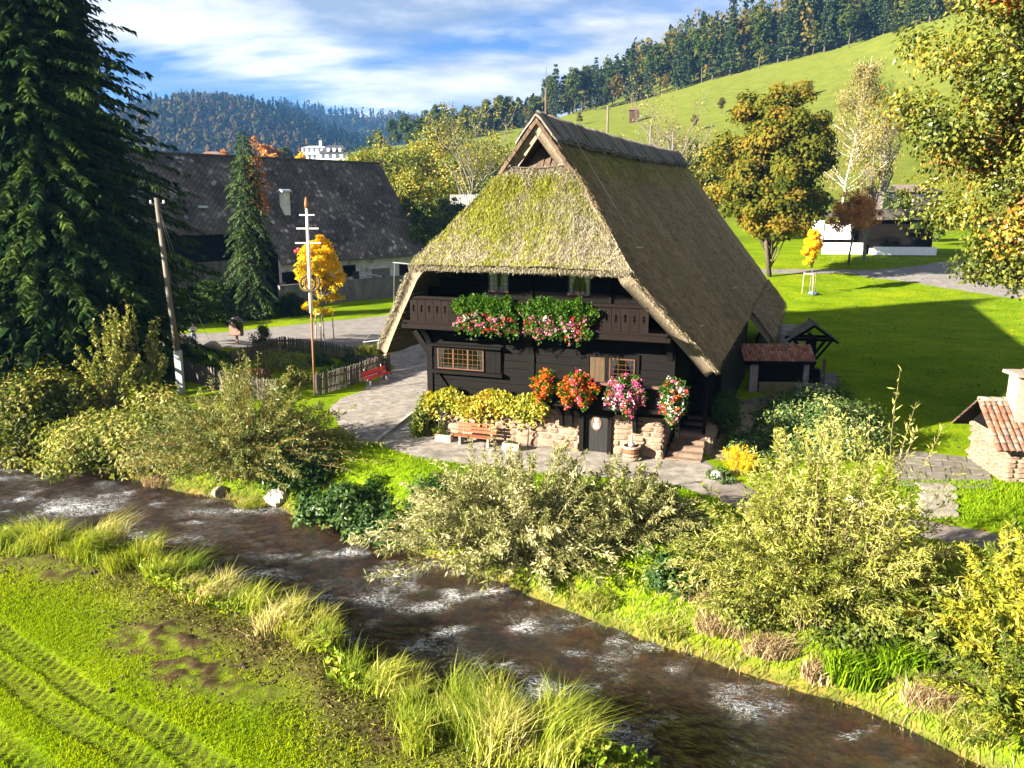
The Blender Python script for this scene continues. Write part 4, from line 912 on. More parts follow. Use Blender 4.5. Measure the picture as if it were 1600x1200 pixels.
def arching_shrub(root, n_stem, H, rad, leaf, lw, per, mat, seed=1, stem_r=.018, arch=.45, base_r=.5, bark=None, vspread=(.1, .9), start=.25, lean=(0, 0), droop=.3, spread_pow=.6, squash=(1, 1), zmin=None, bush=.8):
    """many stems springing from one stool and arching outwards, narrow leaves along them"""
    r = np.random.default_rng(seed); m = MB(); Ps, Ds, vs = [], [], []
    for i in range(n_stem):
        az = r.uniform(0, 2*np.pi); q = r.random()**spread_pow
        o = np.array([math.cos(az)*squash[0], math.sin(az)*squash[1], 0]); h = H*r.uniform(.65, 1.05)*(1-.55*q**2); R0 = rad*q*r.uniform(.75, 1.1)
        t = np.linspace(0, 1, 8)[:, None]
        B = np.array([math.cos(az), math.sin(az), 0])*base_r*r.random() + o*R0*t**1.25 + np.array([0, 0, 1.0])*(h*(t-arch*q*t**2.4)) + np.array([lean[0], lean[1], 0])*t**1.5
        B = B + np.concatenate([np.zeros((1, 3)), np.cumsum(r.normal(0, .035*rad*.3, (7, 3)), 0)])
        if zmin is not None: B[:, 2] = np.maximum(B[:, 2], zmin)
        m.tube(B, np.linspace(stem_r*r.uniform(.7, 1.3), stem_r*.25, 8), 3, cap=False)
        nt_ = int(per*r.uniform(.7, 1.3)); tl = start+(1-start)*r.random(nt_)**.8; tq = np.linspace(0, 1, 8)
        bp = np.stack([np.interp(tl, tq, B[:, c]) for c in range(3)], 1); g_ = np.gradient(B, axis=0); gd = nrm(np.stack([np.interp(tl, tq, g_[:, c]) for c in range(3)], 1))
        off = rdir(nt_, r)*(r.random(nt_)**.7*(.05+.12*rad*bush*(1.15-tl)))[:, None]
        Ps.append(bp+off); Ds.append(nrm(gd*.7 + rdir(nt_, r)*.8 + np.array([0, 0, -droop]))); vs.append(np.full(nt_, r.uniform(*vspread)))
    m.build('stem', bark or MAT_TWIG, root, True)
    P = np.concatenate(Ps); n = len(P); ll = leaf*r.uniform(.65, 1.3, n)
    foliage('leaves', P, np.concatenate(Ds), ll, lw*r.uniform(.7, 1.3, n), np.concatenate(vs), mat, root, r=r)
    return root
def mound(root, rx, ry, rz, n, leaf, mat, seed=1, wl=.5, lump=.35, vspread=(.1, .9), name='leaves', up=.5, z0=0.0, shell=.75, nclump=40, stems=True):
    """bushy dome of leaf clumps"""
    r = np.random.default_rng(seed)
    d, env = envelope(nclump, r, lump); d[:, 2] = np.abs(d[:, 2])
    cc = d*env[:, None]*(shell+(1-shell)*r.random(nclump))[:, None]*[rx, ry, rz]*.86 + [0, 0, z0]
    k = r.integers(0, nclump, n); cr = .30*(rx+ry+rz)/3
    off = rdir(n, r)*(r.random(n)**.5)[:, None]*cr
    P = cc[k]+off*[1, 1, .8]; P[:, 2] = np.maximum(P[:, 2], .02)
    nv_ = nrm(off/cr*.9 + (cc[k]/np.array([rx, ry, rz]))*.6 + np.array([0, 0, .3]) + r.normal(0, .5, (n, 3)))
    D = rdir(n, r) + off/cr*.5; D = nrm(D - nv_*np.sum(D*nv_, 1, keepdims=True)); S_ = np.cross(nv_, D)
    ll = leaf*r.uniform(.65, 1.3, n); v = (vspread[0]+(vspread[1]-vspread[0])*r.random(nclump))[k]
    if stems:
        m = MB()
        for i in range(min(14, nclump)): limb(m, (r.normal(0, .1*rx), r.normal(0, .1*ry), -.05), cc[i], .02, .006, .05, 4, 5, r)
        m.build('stem', MAT_TWIG, root, True)
    foliage(name, P, D, ll, ll*wl, v, mat, root, S=S_, r=r)
    return root
def grass_blades(P, H_, W_, lean, v, name, mat, parent=None, r=rng, label=None, bend=.5):
    """two-segment curved blades"""
    n = len(P); H_ = np.broadcast_to(H_, (n,)); W_ = np.broadcast_to(W_, (n,))
    a = r.uniform(0, 2*np.pi, n); S = np.stack([np.cos(a), np.sin(a), 0*a], 1); o = rdir(n, r); o[:, 2] = 0; o = nrm(o)*np.broadcast_to(lean, (n,))[:, None]
    mid = P + np.array([0, 0, 1.0])*(H_*.6)[:, None] + o*(H_*.3)[:, None]
    tip = P + np.array([0, 0, 1.0])*(H_*(1-.25*bend))[:, None] + o*(H_*(.5+.5*bend))[:, None]
    V = np.stack([P-S*(W_/2)[:, None], P+S*(W_/2)[:, None], mid+S*(W_*.35)[:, None], mid-S*(W_*.35)[:, None], tip], 1).reshape(-1, 3)
    b5 = np.arange(n)[:, None]*5
    return mk(name, V, [b5+np.array([[0, 1, 2, 3]]), b5+np.array([[3, 2, 4]])], mat, parent, False, {'v': np.repeat(np.broadcast_to(v, (n,)), 5)})

# leaf colours
LF_SPRUCE = leafmat('spruce_needles', [(0, (.012, .027, .009)), (.5, (.026, .050, .013)), (1, (.058, .088, .018))], trans=.22, gloss=.0, isl=.5)
LF_SPIRE = leafmat('blue_green_needles', [(0, (.018, .036, .014)), (.5, (.038, .066, .024)), (1, (.072, .108, .034))], trans=.22, gloss=.0, isl=.5)
LF_WILLOW = leafmat('silvery_willow', [(0, (.070, .078, .024)), (.35, (.17, .175, .055)), (.7, (.33, .32, .13)), (1, (.50, .46, .26))], trans=.34, gloss=0.015, isl=.7, grough=.35)
LF_WILLOWY = leafmat('yellow_willow', [(0, (.065, .085, .012)), (.35, (.16, .185, .026)), (.7, (.30, .30, .055)), (1, (.43, .40, .14))], trans=.38, gloss=0.012, isl=.7)
LF_LIME = leafmat('lime_yellow_leaves', [(0, (.07, .105, .012)), (.4, (.16, .19, .018)), (.75, (.30, .29, .025)), (1, (.40, .34, .04))], trans=.42, gloss=0.015, isl=.6)
LF_ALDER = leafmat('mixed_green_leaves', [(0, (.030, .048, .008)), (.4, (.080, .105, .016)), (.75, (.17, .185, .032)), (1, (.30, .27, .08))], trans=.38, gloss=0.009, isl=.65)
LF_OLIVE = leafmat('olive_twiggy_leaves', [(0, (.055, .072, .018)), (.4, (.115, .138, .034)), (.75, (.185, .20, .052)), (1, (.26, .21, .07))], trans=.3, gloss=0.015, isl=.6)
LF_GREEN = leafmat('deep_green_leaves', [(0, (.012, .032, .006)), (.5, (.030, .068, .012)), (1, (.070, .12, .020))], trans=.35, gloss=0.018, isl=.6)
LF_OAK = leafmat('autumn_oak', [(0, (.040, .058, .010)), (.35, (.10, .122, .016)), (.62, (.19, .185, .024)), (.85, (.31, .22, .026)), (.97, (.35, .14, .022)), (1, (.27, .08, .02))], trans=.42, gloss=0.018, isl=.5)
LF_MAPLE = leafmat('turning_maple', [(0, (.038, .050, .008)), (.4, (.080, .090, .012)), (.7, (.135, .120, .015)), (1, (.20, .125, .020))], trans=.38, gloss=.0, isl=.6)
LF_YELLOW = leafmat('golden_leaves', [(0, (.50, .40, .010)), (.3, (.72, .50, .010)), (.65, (.80, .44, .008)), (.9, (.74, .25, .010)), (1, (.55, .10, .04))], trans=.5, gloss=0.009, isl=.35)
LF_RUST = leafmat('rust_leaves', [(0, (.22, .085, .022)), (.5, (.40, .16, .035)), (1, (.52, .26, .06))], trans=.35, gloss=0.009, isl=.6)
LF_YGREEN = leafmat('yellow_green_leaves', [(0, (.055, .075, .012)), (.4, (.12, .14, .02)), (.75, (.22, .20, .025)), (1, (.32, .25, .035))], trans=.38, gloss=0.012, isl=.6)
LF_MID = leafmat('mid_green_leaves', [(0, (.025, .042, .010)), (.5, (.062, .088, .018)), (1, (.12, .135, .028))], trans=.34, gloss=0.012, isl=.6)
LF_BIRCH = leafmat('pale_birch_leaves', [(0, (.12, .115, .035)), (.5, (.22, .19, .06)), (1, (.32, .25, .09))], trans=.4, gloss=0.009, isl=.6)
LF_RHODO = leafmat('leathery_leaves', [(0, (.020, .045, .012)), (.45, (.055, .095, .022)), (.8, (.15, .19, .05)), (1, (.30, .32, .13))], trans=.2, gloss=0.018, isl=.8, grough=.35)
LF_GRASS = leafmat('bright_grass', [(0, (.12, .19, .004)), (.5, (.20, .27, .005)), (.85, (.30, .33, .008)), (1, (.40, .37, .04))], trans=.42, gloss=.0, isl=.35)
LF_LAWN = leafmat('lawn_grass', [(0, (.045, .095, .004)), (.5, (.100, .190, .006)), (1, (.19, .27, .010))], trans=.34, gloss=.0, isl=.6)
LF_TUFT = leafmat('pale_tuft_grass', [(0, (.10, .15, .012)), (.4, (.21, .25, .024)), (.75, (.33, .32, .06)), (1, (.42, .36, .15))], trans=.36, gloss=0.009, isl=.5)
LF_DRY = leafmat('dry_stalks', [(0, (.14, .09, .045)), (.5, (.26, .19, .10)), (1, (.38, .30, .17))], trans=.2, gloss=0.006, isl=.7)
LF_VINE = leafmat('yellowing_vine', [(0, (.07, .10, .012)), (.3, (.20, .23, .025)), (.6, (.40, .40, .06)), (.85, (.54, .48, .12)), (1, (.40, .27, .05))], trans=.38, gloss=0.015, isl=.8)
LF_FLOWERS = leafmat('blossoms', [(0, (.62, .60, .58)), (.18, (.60, .50, .50)), (.22, (.62, .16, .26)), (.42, (.52, .10, .30)), (.5, (.60, .045, .05)), (.7, (.66, .09, .02)), (.88, (.70, .17, .015)), (1, (.70, .30, .03))], trans=.25, gloss=.0, isl=.1)

# ------------------------------------------------------------------ distant mountains and their woods
def mountain(name, ridge_px, Y, depth, label, seed, base=10.0, nspread=3200, tw=7.0, cards=24):
    Rg = np.array([at(x, y, Y) for x, y in ridge_px]); n = 110; Rg = resample(Rg, n)
    m = 50; t = np.linspace(0, 1.5, m)[None]
    X = Rg[:, 0:1]*(.72+.28*np.minimum(t, 1)) + 0*t; Yy = Y-depth + depth*t + 0*X
    hz = Rg[:, 2:3] - 15
    prof = np.where(t <= 1, np.clip(t, 0, 1)**.85, 1-.25*((t-1)/.5)**1.3)
    gul = (fbm(X*.006+3, Yy*.004, seed, 4)-.5)*2
    Z = base + (hz-base)*prof + gul*38*np.clip(t, 0, 1)*np.clip(1.02-t, 0, 1)*2.2
    P = np.stack([X, Yy, Z], -1)
    o = mk(name, P.reshape(-1, 3), grid(n, m), M(name+'_floor', (.006, .010, .004), (.012, .016, .006), .03, .95), smooth=True)
    struct(o, label)
    # woods: crowns as small jagged cones and rounded clumps
    r = np.random.default_rng(seed); N0 = nspread
    ti = r.random(N0)**.75*1.04; ui = r.random(N0)*(n-1)
    i0 = ui.astype(int); fr = (ui-i0)[:, None]; j = np.clip(ti/1.5*(m-1), 0, m-2); j0 = j.astype(int); fj = (j-j0)[:, None]
    c = (P[i0, j0]*(1-fj)+P[i0, j0+1]*fj)*(1-fr)+(P[i0+1, j0]*(1-fj)+P[i0+1, j0+1]*fj)*fr
    dec = (fbm(c[:, 0]*.006, c[:, 1]*.006+5, seed+9) + r.normal(0, .07, N0)) > .60
    H_ = np.where(dec, r.uniform(13, 21, N0), r.uniform(16, 29, N0)); W_ = np.where(dec, r.uniform(6, 9.5, N0), r.uniform(3.6, 6.0, N0))*tw/7
    q = cards; f = r.random((N0, q))**.85; az = r.uniform(0, 6.28, (N0, q))
    rad = np.where(dec[:, None], np.sqrt(np.clip(1-(2*f-1)**2, 0, 1)), (1-f)**.85)*W_[:, None]*r.uniform(.55, 1.05, (N0, q))*.62
    Pc = np.stack([c[:, 0, None]+rad*np.cos(az), c[:, 1, None]+rad*np.sin(az), c[:, 2, None]-2+H_[:, None]*(.08+.92*f)], -1).reshape(-1, 3)
    o3 = np.stack([np.cos(az), np.sin(az), np.full(az.shape, .55)], -1).reshape(-1, 3)
    nv_ = nrm(o3 + r.normal(0, .22, o3.shape)); D = np.array([0, 0, -1.0]) + r.normal(0, .35, o3.shape); D = nrm(D-nv_*np.sum(D*nv_, 1, keepdims=True))
    v = np.repeat(np.where(dec, .62+.36*r.random(N0), .08+.28*r.random(N0)), q)
    w = foliage(name+'_wood', Pc - D*1.5, D, r.uniform(3.4, 6.2, len(Pc))*tw/7, np.where(np.repeat(dec, q), 4.2, 3.0)*tw/7, v, LF_FARWOOD, S=np.cross(nv_, D), r=r)
    w['kind'] = 'stuff'; tag(w, label.replace('mountain', 'mixed forest covering the mountain'), 'forest', kind='stuff')
LF_FARWOOD = leafmat('far_mixed_wood', [(0, (.004, .010, .005)), (.4, (.008, .016, .006)), (.55, (.016, .024, .007)), (.78, (.036, .033, .008)), (1, (.055, .034, .010))], trans=.0, gloss=.0, isl=.15)
mountain('mountain', [(-200,230),(60,205),(170,180),(232,152),(262,148),(290,140),(340,142),(380,151),(420,160),(455,172),(500,192),(560,215),(640,240),(720,262)], 1350, 620, 'nearer blue forested mountain at left', 3, nspread=2700)
mountain('far_mountain', [(330,190),(400,168),(440,156),(470,159),(510,168),(560,173),(615,171),(660,180),(720,195),(820,215),(950,240)], 2100, 700, 'farther hazy forested mountain behind', 5, nspread=2200, tw=9, cards=16)
# ------------------------------------------------------------------ trees
def tree_at(px, py, name, label, cat='tree', group=None, rz=0.0):
    p = hit(px, py); return thing(name, label, cat, tuple(p), rz, group), p
def height_at(p, py):
    """height above p of a point that shows at image row py when it stands over p"""
    d = pray(800, py); return CAM_H + d[2]*(p[1]/d[1]) - p[2]
# big spruce at left
root, p = tree_at(100, 590, 'spruce_tree', 'huge dark spruce towering at the left edge beside the lane')
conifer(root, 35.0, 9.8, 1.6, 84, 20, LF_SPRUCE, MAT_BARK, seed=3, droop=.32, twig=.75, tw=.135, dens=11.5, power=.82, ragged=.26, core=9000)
root, p = tree_at(398, 498, 'spire_spruce_tree', 'slim columnar spruce standing in front of the barn roof', rz=.3)
hh = height_at(p, 205)
conifer(root, hh, 2.3, .3, 60, 9, LF_SPIRE, MAT_BARK, seed=5, droop=.75, twig=.55, tw=.11, dens=18, power=.38, ragged=.30)
p2 = p + np.array([.75, 1.2, 0]); root = thing('spire_spruce_tree', 'browning thin spruce leader close behind the columnar spruce', 'tree', tuple(p2))
conifer(root, hh-.2, 1.1, hh*.6, 26, 7, LF_RUST, MAT_BARK, seed=6, droop=.6, twig=.45, tw=.09, dens=9, power=.5)
# dark undergrowth round the conifers
for px, py, s, sd in ((330, 500, 3.2, 1), (255, 512, 3.0, 2), (455, 492, 1.8, 3)):
    root, p = tree_at(px, py, 'evergreen_shrub', {330: 'broad dark evergreen shrub between the spruce and the spire spruce', 255: 'dark evergreen shrub under the boughs of the big spruce', 455: 'low dark shrub at the foot of the spire spruce'}[px], 'shrub')
    mound(root, s, s*.8, s*1.35, 4500, .42, LF_SPRUCE, seed=sd, wl=.35, up=.1)
# golden sapling with stakes
root, p = tree_at(506, 531, 'golden_maple_tree', 'small golden maple held by three stakes beside the lane')
hh = height_at(p, 366)
broadleaf(root, hh, hh*.24, (hh*.34, hh*.30), 130, 90, .22, LF_YELLOW, MAT_BARKG, seed=9, trunk_r=.06, clump=.14, top=.45, vspread=(.0, .45), shell=.35, pts_out=lambda P, v, r: np.clip(v + .35*np.clip((P[:, 2]/hh-.66)*2.2, -.3, 1)*(.4+.6*r.random(len(P))) + .2*(np.hypot(P[:, 0], P[:, 1]) > hh*.26)*r.random(len(P)), 0, 1))
# chestnut / maple behind the house on the lawn
root, p = tree_at(1203, 432, 'round_maple_tree', 'dense round crowned maple turning brown behind the thatched roof')
hh = height_at(p, 116); k = p[1]/FOC
broadleaf(root, hh, -hh*.03, (104*k*1.0, 98*k), 300, 165, .46, LF_MAPLE, MAT_BARK, seed=8, trunk_r=.34, clump=.17, top=.80, vspread=(.10, .90), shell=.55, wl=.75)
# large oak at the right, its trunk outside the frame
root = thing('autumn_maple_tree', 'great maple with yellow and orange leaves hanging in from the right', 'tree', tuple(onT(27.6, 37.5)))
broadleaf(root, 22.5, 4.4, (10.4, 8.8), 560, 270, .215, LF_OAK, MAT_BARK, seed=16, trunk_r=.45, clump=.16, vspread=(.05, .88), shell=.42, wl=.75, limbs=.6, droop=.4)
# birch
root, p = tree_at(1308, 372, 'birch_tree', 'tall thin birch with pale trunk and sparse tan foliage')
hh = height_at(p, 78); k = p[1]/FOC; r = np.random.default_rng(9); m = MB()
lean = 24*k
tp = np.array([[0, 0, -.3], [lean*.25, 0, hh*.3], [lean*.75, 0, hh*.62], [lean*1.2, 0, hh*.97]])
m.tube(tp, [.26, .2, .12, .02], 7, cap=False); ends = []
for i in range(70):
    f = r.uniform(.22, .92); b0 = np.array([np.interp(f, [0, .3, .62, .97], tp[:, c]) for c in range(3)])
    az = r.uniform(0, 6.28); L_ = (1-f)*hh*.32+1.2
    e = b0 + np.array([math.cos(az)*L_*1.0, math.sin(az)*L_*1.0, L_*.75]); e[2] = min(e[2], hh*1.02)
    limb(m, b0, e, .075*(1-f)+.02, .012, -.02, 4, 5, r); ends.append((b0, e))
m.build('trunk', MAT_BIRCH, root, True)
Ps = []
for b0, e in ends:
    q = 150; t = r.uniform(.3, 1.05, q)[:, None]; hang = r.random((q, 1))**1.5*3.2
    Ps.append(b0*(1-t)+e*t + r.normal(0, .5, (q, 3)) - np.array([0, 0, 1.0])*hang)
P = np.concatenate(Ps); foliage('crown', P, nrm(rdir(len(P), r)*.7+np.array([0, 0, -.8])), r.uniform(.3, .6, len(P)), .26, r.random(len(P)), LF_BIRCH, root)
# rust coloured tree before the pavilion
root, p = tree_at(1326, 414, 'rust_tree', 'small spreading tree with rust brown leaves in front of the white pavilion')
hh = height_at(p, 294); k = p[1]/FOC
broadleaf(root, hh, hh*.30, (46*k, 40*k), 90, 90, .30, LF_RUST, MAT_BARK, seed=18, trunk_r=.14, clump=.24, top=.7, vspread=(.1, .9), shell=.3)
# orange sapling with stakes on the lawn
root, p = tree_at(1265, 460, 'orange_sapling_tree', 'slender orange sapling between pale stakes on the back lawn')
hh = height_at(p, 350); k = p[1]/FOC
broadleaf(root, hh, hh*.36, (22*k, 19*k), 70, 80, .24, LF_YELLOW, MAT_BARKG, seed=23, trunk_r=.05, clump=.18, top=.2, vspread=(.3, .72), shell=.25)
SAPL_R = p
# trees between barn and house, behind the ridge and along the hill foot
MIDS = [  # px base, py top, half width px, Y, mat, label, style
    (652, 258, 70, 128, LF_YGREEN, 'yellow green tree right of the barn gable', 8),
    (602, 206, 74, 165, LF_YGREEN, 'taller yellow tree rising behind the barn ridge end', 7),
    (640, 296, 50, 112, LF_MID, 'green leafy bush tree close behind the barn corner', 6),
    (700, 305, 44, 119, LF_MID, 'dark green bushy tree beside the grey shed roof', 5),
    (690, 190, 78, 225, LF_YGREEN, 'olive tree on the slope left of the bare tree', 9),
    (782, 200, 56, 200, LF_YGREEN, 'ochre tree touching the left edge of the thatched ridge', 10),
    (560, 235, 24, 260, LF_YGREEN, 'small golden tree behind the barn ridge by the white house', 11),
    (1095, 200, 60, 205, LF_YGREEN, 'hazy olive tree behind the right end of the roof ridge', 12),
    (1122, 240, 44, 165, LF_YGREEN, 'yellow leaved bush between roof ridge and round maple', 13),
    (735, 212, 72, 172, LF_YGREEN, 'broad yellow green tree under the sparse bare tree', 21),
    (768, 262, 46, 150, LF_MID, 'green tree against the left slope of the thatch', 22),
    (566, 232, 52, 190, LF_YGREEN, 'golden green tree at the right end of the barn ridge', 23),
    (665, 212, 72, 185, LF_YGREEN, 'light olive tree behind the grey shed roof', 24),
    (425, 221, 22, 300, LF_RUST, 'round copper coloured tree above the barn ridge', 14),
    (450, 230, 15, 305, LF_MID, 'small dark green tree beside the copper tree', 15),
    (355, 233, 12, 310, LF_RUST, 'pale orange tree above the barn ridge at left', 16),
    (472, 236, 12, 320, LF_YELLOW, 'tiny yellow tree next to the white house', 17),
    (1400, 288, 26, 160, LF_MID, 'grey green shrub tree on the slope above the pavilion', 18),
    (1460, 330, 30, 150, LF_MID, 'shaded tree seen through the gap beside the pavilion', 19),
]
for px, pt, hw, Y, mat, lab, sd in MIDS:
    x = (px-800)/FOC*Y*1.0/ (pray(800, 300)[1]); p = onT(x, Y); root = thing('valley_tree', lab, 'tree', tuple(p), sd*.7, 'trees at the foot of the hill')
    hh = max(3.0, height_at(p, pt)); k = Y/FOC
    broadleaf(root, hh, hh*.16, (hw*k, hw*k), 100 if hw > 40 else 70, 58 if hw > 40 else 44, max(.40, .0037*Y), mat, MAT_BARK, seed=sd, trunk_r=hh*.018, clump=.25, top=.75, vspread=(.1, .9), shell=.35, limbs=.4)
# bare-ish trees with fine twigs
def bare_tree(px, pt, hw, Y, lab, seed, mat=None, nleaf=900):
    x = (px-800)/FOC*Y/(pray(800, 300)[1]); p = onT(x, Y); root = thing('bare_tree', lab, 'tree', tuple(p), 0, 'nearly leafless trees behind the house')
    hh = height_at(p, pt); k = Y/FOC; r = np.random.default_rng(seed); m = MB(); tips = []
    m.tube([(0, 0, -.3), (r.normal(0, .2), 0, hh*.25), (r.normal(0, .3), r.normal(0, .3), hh*.5)], [hh*.022, hh*.017, hh*.011], 7, cap=False)
    for i in range(16):
        az = r.uniform(0, 6.28); f = r.uniform(.18, .5); e = np.array([math.cos(az)*hw*k*r.uniform(.4, .95), math.sin(az)*hw*k*r.uniform(.4, .95), hh*r.uniform(.6, .95)])
        P = limb(m, (0, 0, hh*f), e, hh*.008, .03, .06, 5, 6, r, .08)
        for j in range(9):
            q = P[r.integers(2, 6)]; e2 = q + rdir(1, r)[0]*hw*k*.34*np.array([1, 1, .4]) + np.array([0, 0, hh*.10]); 
            Q = limb(m, q, e2, .035, .012, .03, 3, 4, r, .1)
            for l in range(3): e3 = Q[2]+rdir(1, r)[0]*hw*k*.16+np.array([0, 0, hh*.03]); limb(m, Q[2], e3, .018, .008, 0, 3, 3, r, .1); tips.append(e3)
    m.build('trunk', MAT_BARKG, root, True)
    tips = np.array(tips); kx = r.integers(0, len(tips), nleaf); P = tips[kx]+r.normal(0, .35, (nleaf, 3))
    foliage('crown', P, rdir(nleaf, r), .38, .26, r.random(nleaf), mat or LF_BIRCH, root)
bare_tree(742, 170, 62, 150, 'wide sparse tree with bare brown twigs left of the roof peak', 3, LF_YGREEN, 2600)
bare_tree(1048, 138, 74, 160, 'bare spreading tree behind the roof ridge at right', 4, LF_BIRCH, 1500)
bare_tree(1380, 130, 34, 175, 'thin bare tree beside the birch', 7, LF_BIRCH, 500)
bare_tree(1360, 265, 20, 118, 'small bare tree near the rust tree', 9, LF_RUST, 120)

# ------------------------------------------------------------------ hill: forest edge trees one by one, deep wood behind as a mass
LF_FG = leafmat('forest_green_leaves', [(0, (.014, .026, .006)), (.5, (.036, .054, .010)), (1, (.075, .092, .016))], trans=.25, gloss=.0, isl=.4)
LF_FY = leafmat('forest_yellow_leaves', [(0, (.035, .046, .008)), (.5, (.075, .085, .012)), (1, (.14, .125, .016))], trans=.25, gloss=.0, isl=.4)
LF_FB = leafmat('forest_brown_leaves', [(0, (.035, .036, .008)), (.5, (.075, .062, .012)), (1, (.13, .08, .016))], trans=.25, gloss=.0, isl=.4)
LF_FORESTC = leafmat('forest_fir_needles', [(0, (.012, .024, .010)), (.5, (.026, .044, .015)), (1, (.055, .075, .022))], trans=.15, gloss=0, isl=.6)
def fir_proto(seed, H, rad):
    r = np.random.default_rng(seed); e = bpy.data.objects.new('forest_fir_tree', None); C.objects.link(e)
    conifer(e, H, rad, H*.12, 22, 9, LF_FORESTC, MAT_BARK, seed=seed, droop=.3, twig=1.6, tw=.85, dens=1.3, power=.75, vspread=(.2, .8))
    return e
def dec_proto(seed, H, rad, mat):
    e = bpy.data.objects.new('forest_leaf_tree', None); C.objects.link(e)
    broadleaf(e, H, H*.2, (rad, rad), 46, 34, 1.25, mat, MAT_BARK, seed=seed, trunk_r=.25, clump=.28, top=.8, vspread=(.1, .9), shell=.45, limbs=.15)
    return e
protos = [(fir_proto(31, 26, 3.6), 'F'), (fir_proto(32, 23, 3.2), 'F'), (fir_proto(33, 28, 3.4), 'F'), (dec_proto(34, 20, 5.4, LF_FG), 'G'), (dec_proto(35, 18, 5.0, LF_FY), 'Y'), (dec_proto(36, 22, 5.2, LF_FG), 'G'), (dec_proto(37, 17, 5.2, LF_FB), 'B')]
used = set()
LAB = {'F': 'dark fir in the row along the top of the meadow', 'G': 'green leafy tree in the row along the meadow edge', 'Y': 'yellowing tree in the row along the meadow edge', 'B': 'brownish autumn tree in the row along the meadow edge'}
def plant(i, p, s, rz, lab, grp):
    e, kd = protos[i]
    o = e if i not in used else copy_tree(e); used.add(i)
    o.location = tuple(p); o.scale = (s*.95, s*.95, s); o.rotation_euler = (0, 0, rz); tag(o, lab or LAB[kd], 'tree', grp or {'F': 'firs along the forest edge', 'G': 'green trees along the forest edge', 'Y': 'yellow trees along the forest edge', 'B': 'brown trees along the forest edge'}[kd]); return o
fr_ = random.Random(5)
ONES = ['', 'first', 'second', 'third', 'fourth', 'fifth', 'sixth', 'seventh', 'eighth', 'ninth', 'tenth', 'eleventh', 'twelfth', 'thirteenth', 'fourteenth', 'fifteenth', 'sixteenth', 'seventeenth', 'eighteenth', 'nineteenth']
def ordinal(n):
    if n < 20: return ONES[n]
    tens = {2: 'twenty', 3: 'thirty', 4: 'forty', 5: 'fifty', 6: 'sixty'}[n//10]
    return (tens[:-1]+'ieth') if n % 10 == 0 else tens+'-'+ONES[n % 10]
KIND = {'F': 'a dark fir', 'G': 'a green leafy tree', 'Y': 'a yellowing tree', 'B': 'a brownish autumn tree'}
n0 = 60
for i in range(n0):
    px = 690 + (1560-690)*(i+fr_.random()*.7)/n0
    Y0 = np.interp(px, [560, 720, 985, 1200, 1440, 1600], [540, 500, 470, 445, 420, 405]) + 6 + fr_.uniform(-5, 9)
    x = (px-800)/FOC*Y0/pray(800, 130)[1]
    wgt = 'FFFFYGBG' if px > 930 else 'GGYYBFGG'
    kd = fr_.choice(wgt); i_ = fr_.choice([q for q, (e, k2) in enumerate(protos) if k2 == kd])
    ye, ze = hill_edge(x); y_ = max(Y0, float(ye)+fr_.uniform(1, 12))
    sc = (.70+.48*sstep(720, 1120, px))*fr_.choice([fr_.uniform(.5, .8), fr_.uniform(.85, 1.15), fr_.uniform(1.1, 1.42)])
    plant(i_, onT(x, y_, -.5), float(sc), fr_.uniform(0, 6.28), ordinal(i+1)+' from the left of the forest edge trees, '+KIND[kd], 'trees along the forest edge')
GROVE = ((590,205),(612,185),(632,178),(650,190),(668,168),(688,158),(705,165),(725,170),(575,212),(640,205),(760,158),(785,165),(620,200),(655,180),(678,180),(740,175))
for px, pt in GROVE:
    Y0 = 470 + fr_.uniform(-20, 40); x = (px-800)/FOC*Y0/pray(800, 180)[1]
    p = onT(x, Y0, -.4); hh = height_at(p, pt); i_ = fr_.choice([3, 4, 5]); e0 = {3: 20, 4: 18, 5: 22}[i_]
    plant(i_, p, max(.35, hh/e0), fr_.uniform(0, 6.28), ordinal(1+sorted(q[0] for q in GROVE).index(px))+' tree from the left in the grove on the low end of the hill', 'grove at the low end of the hill')
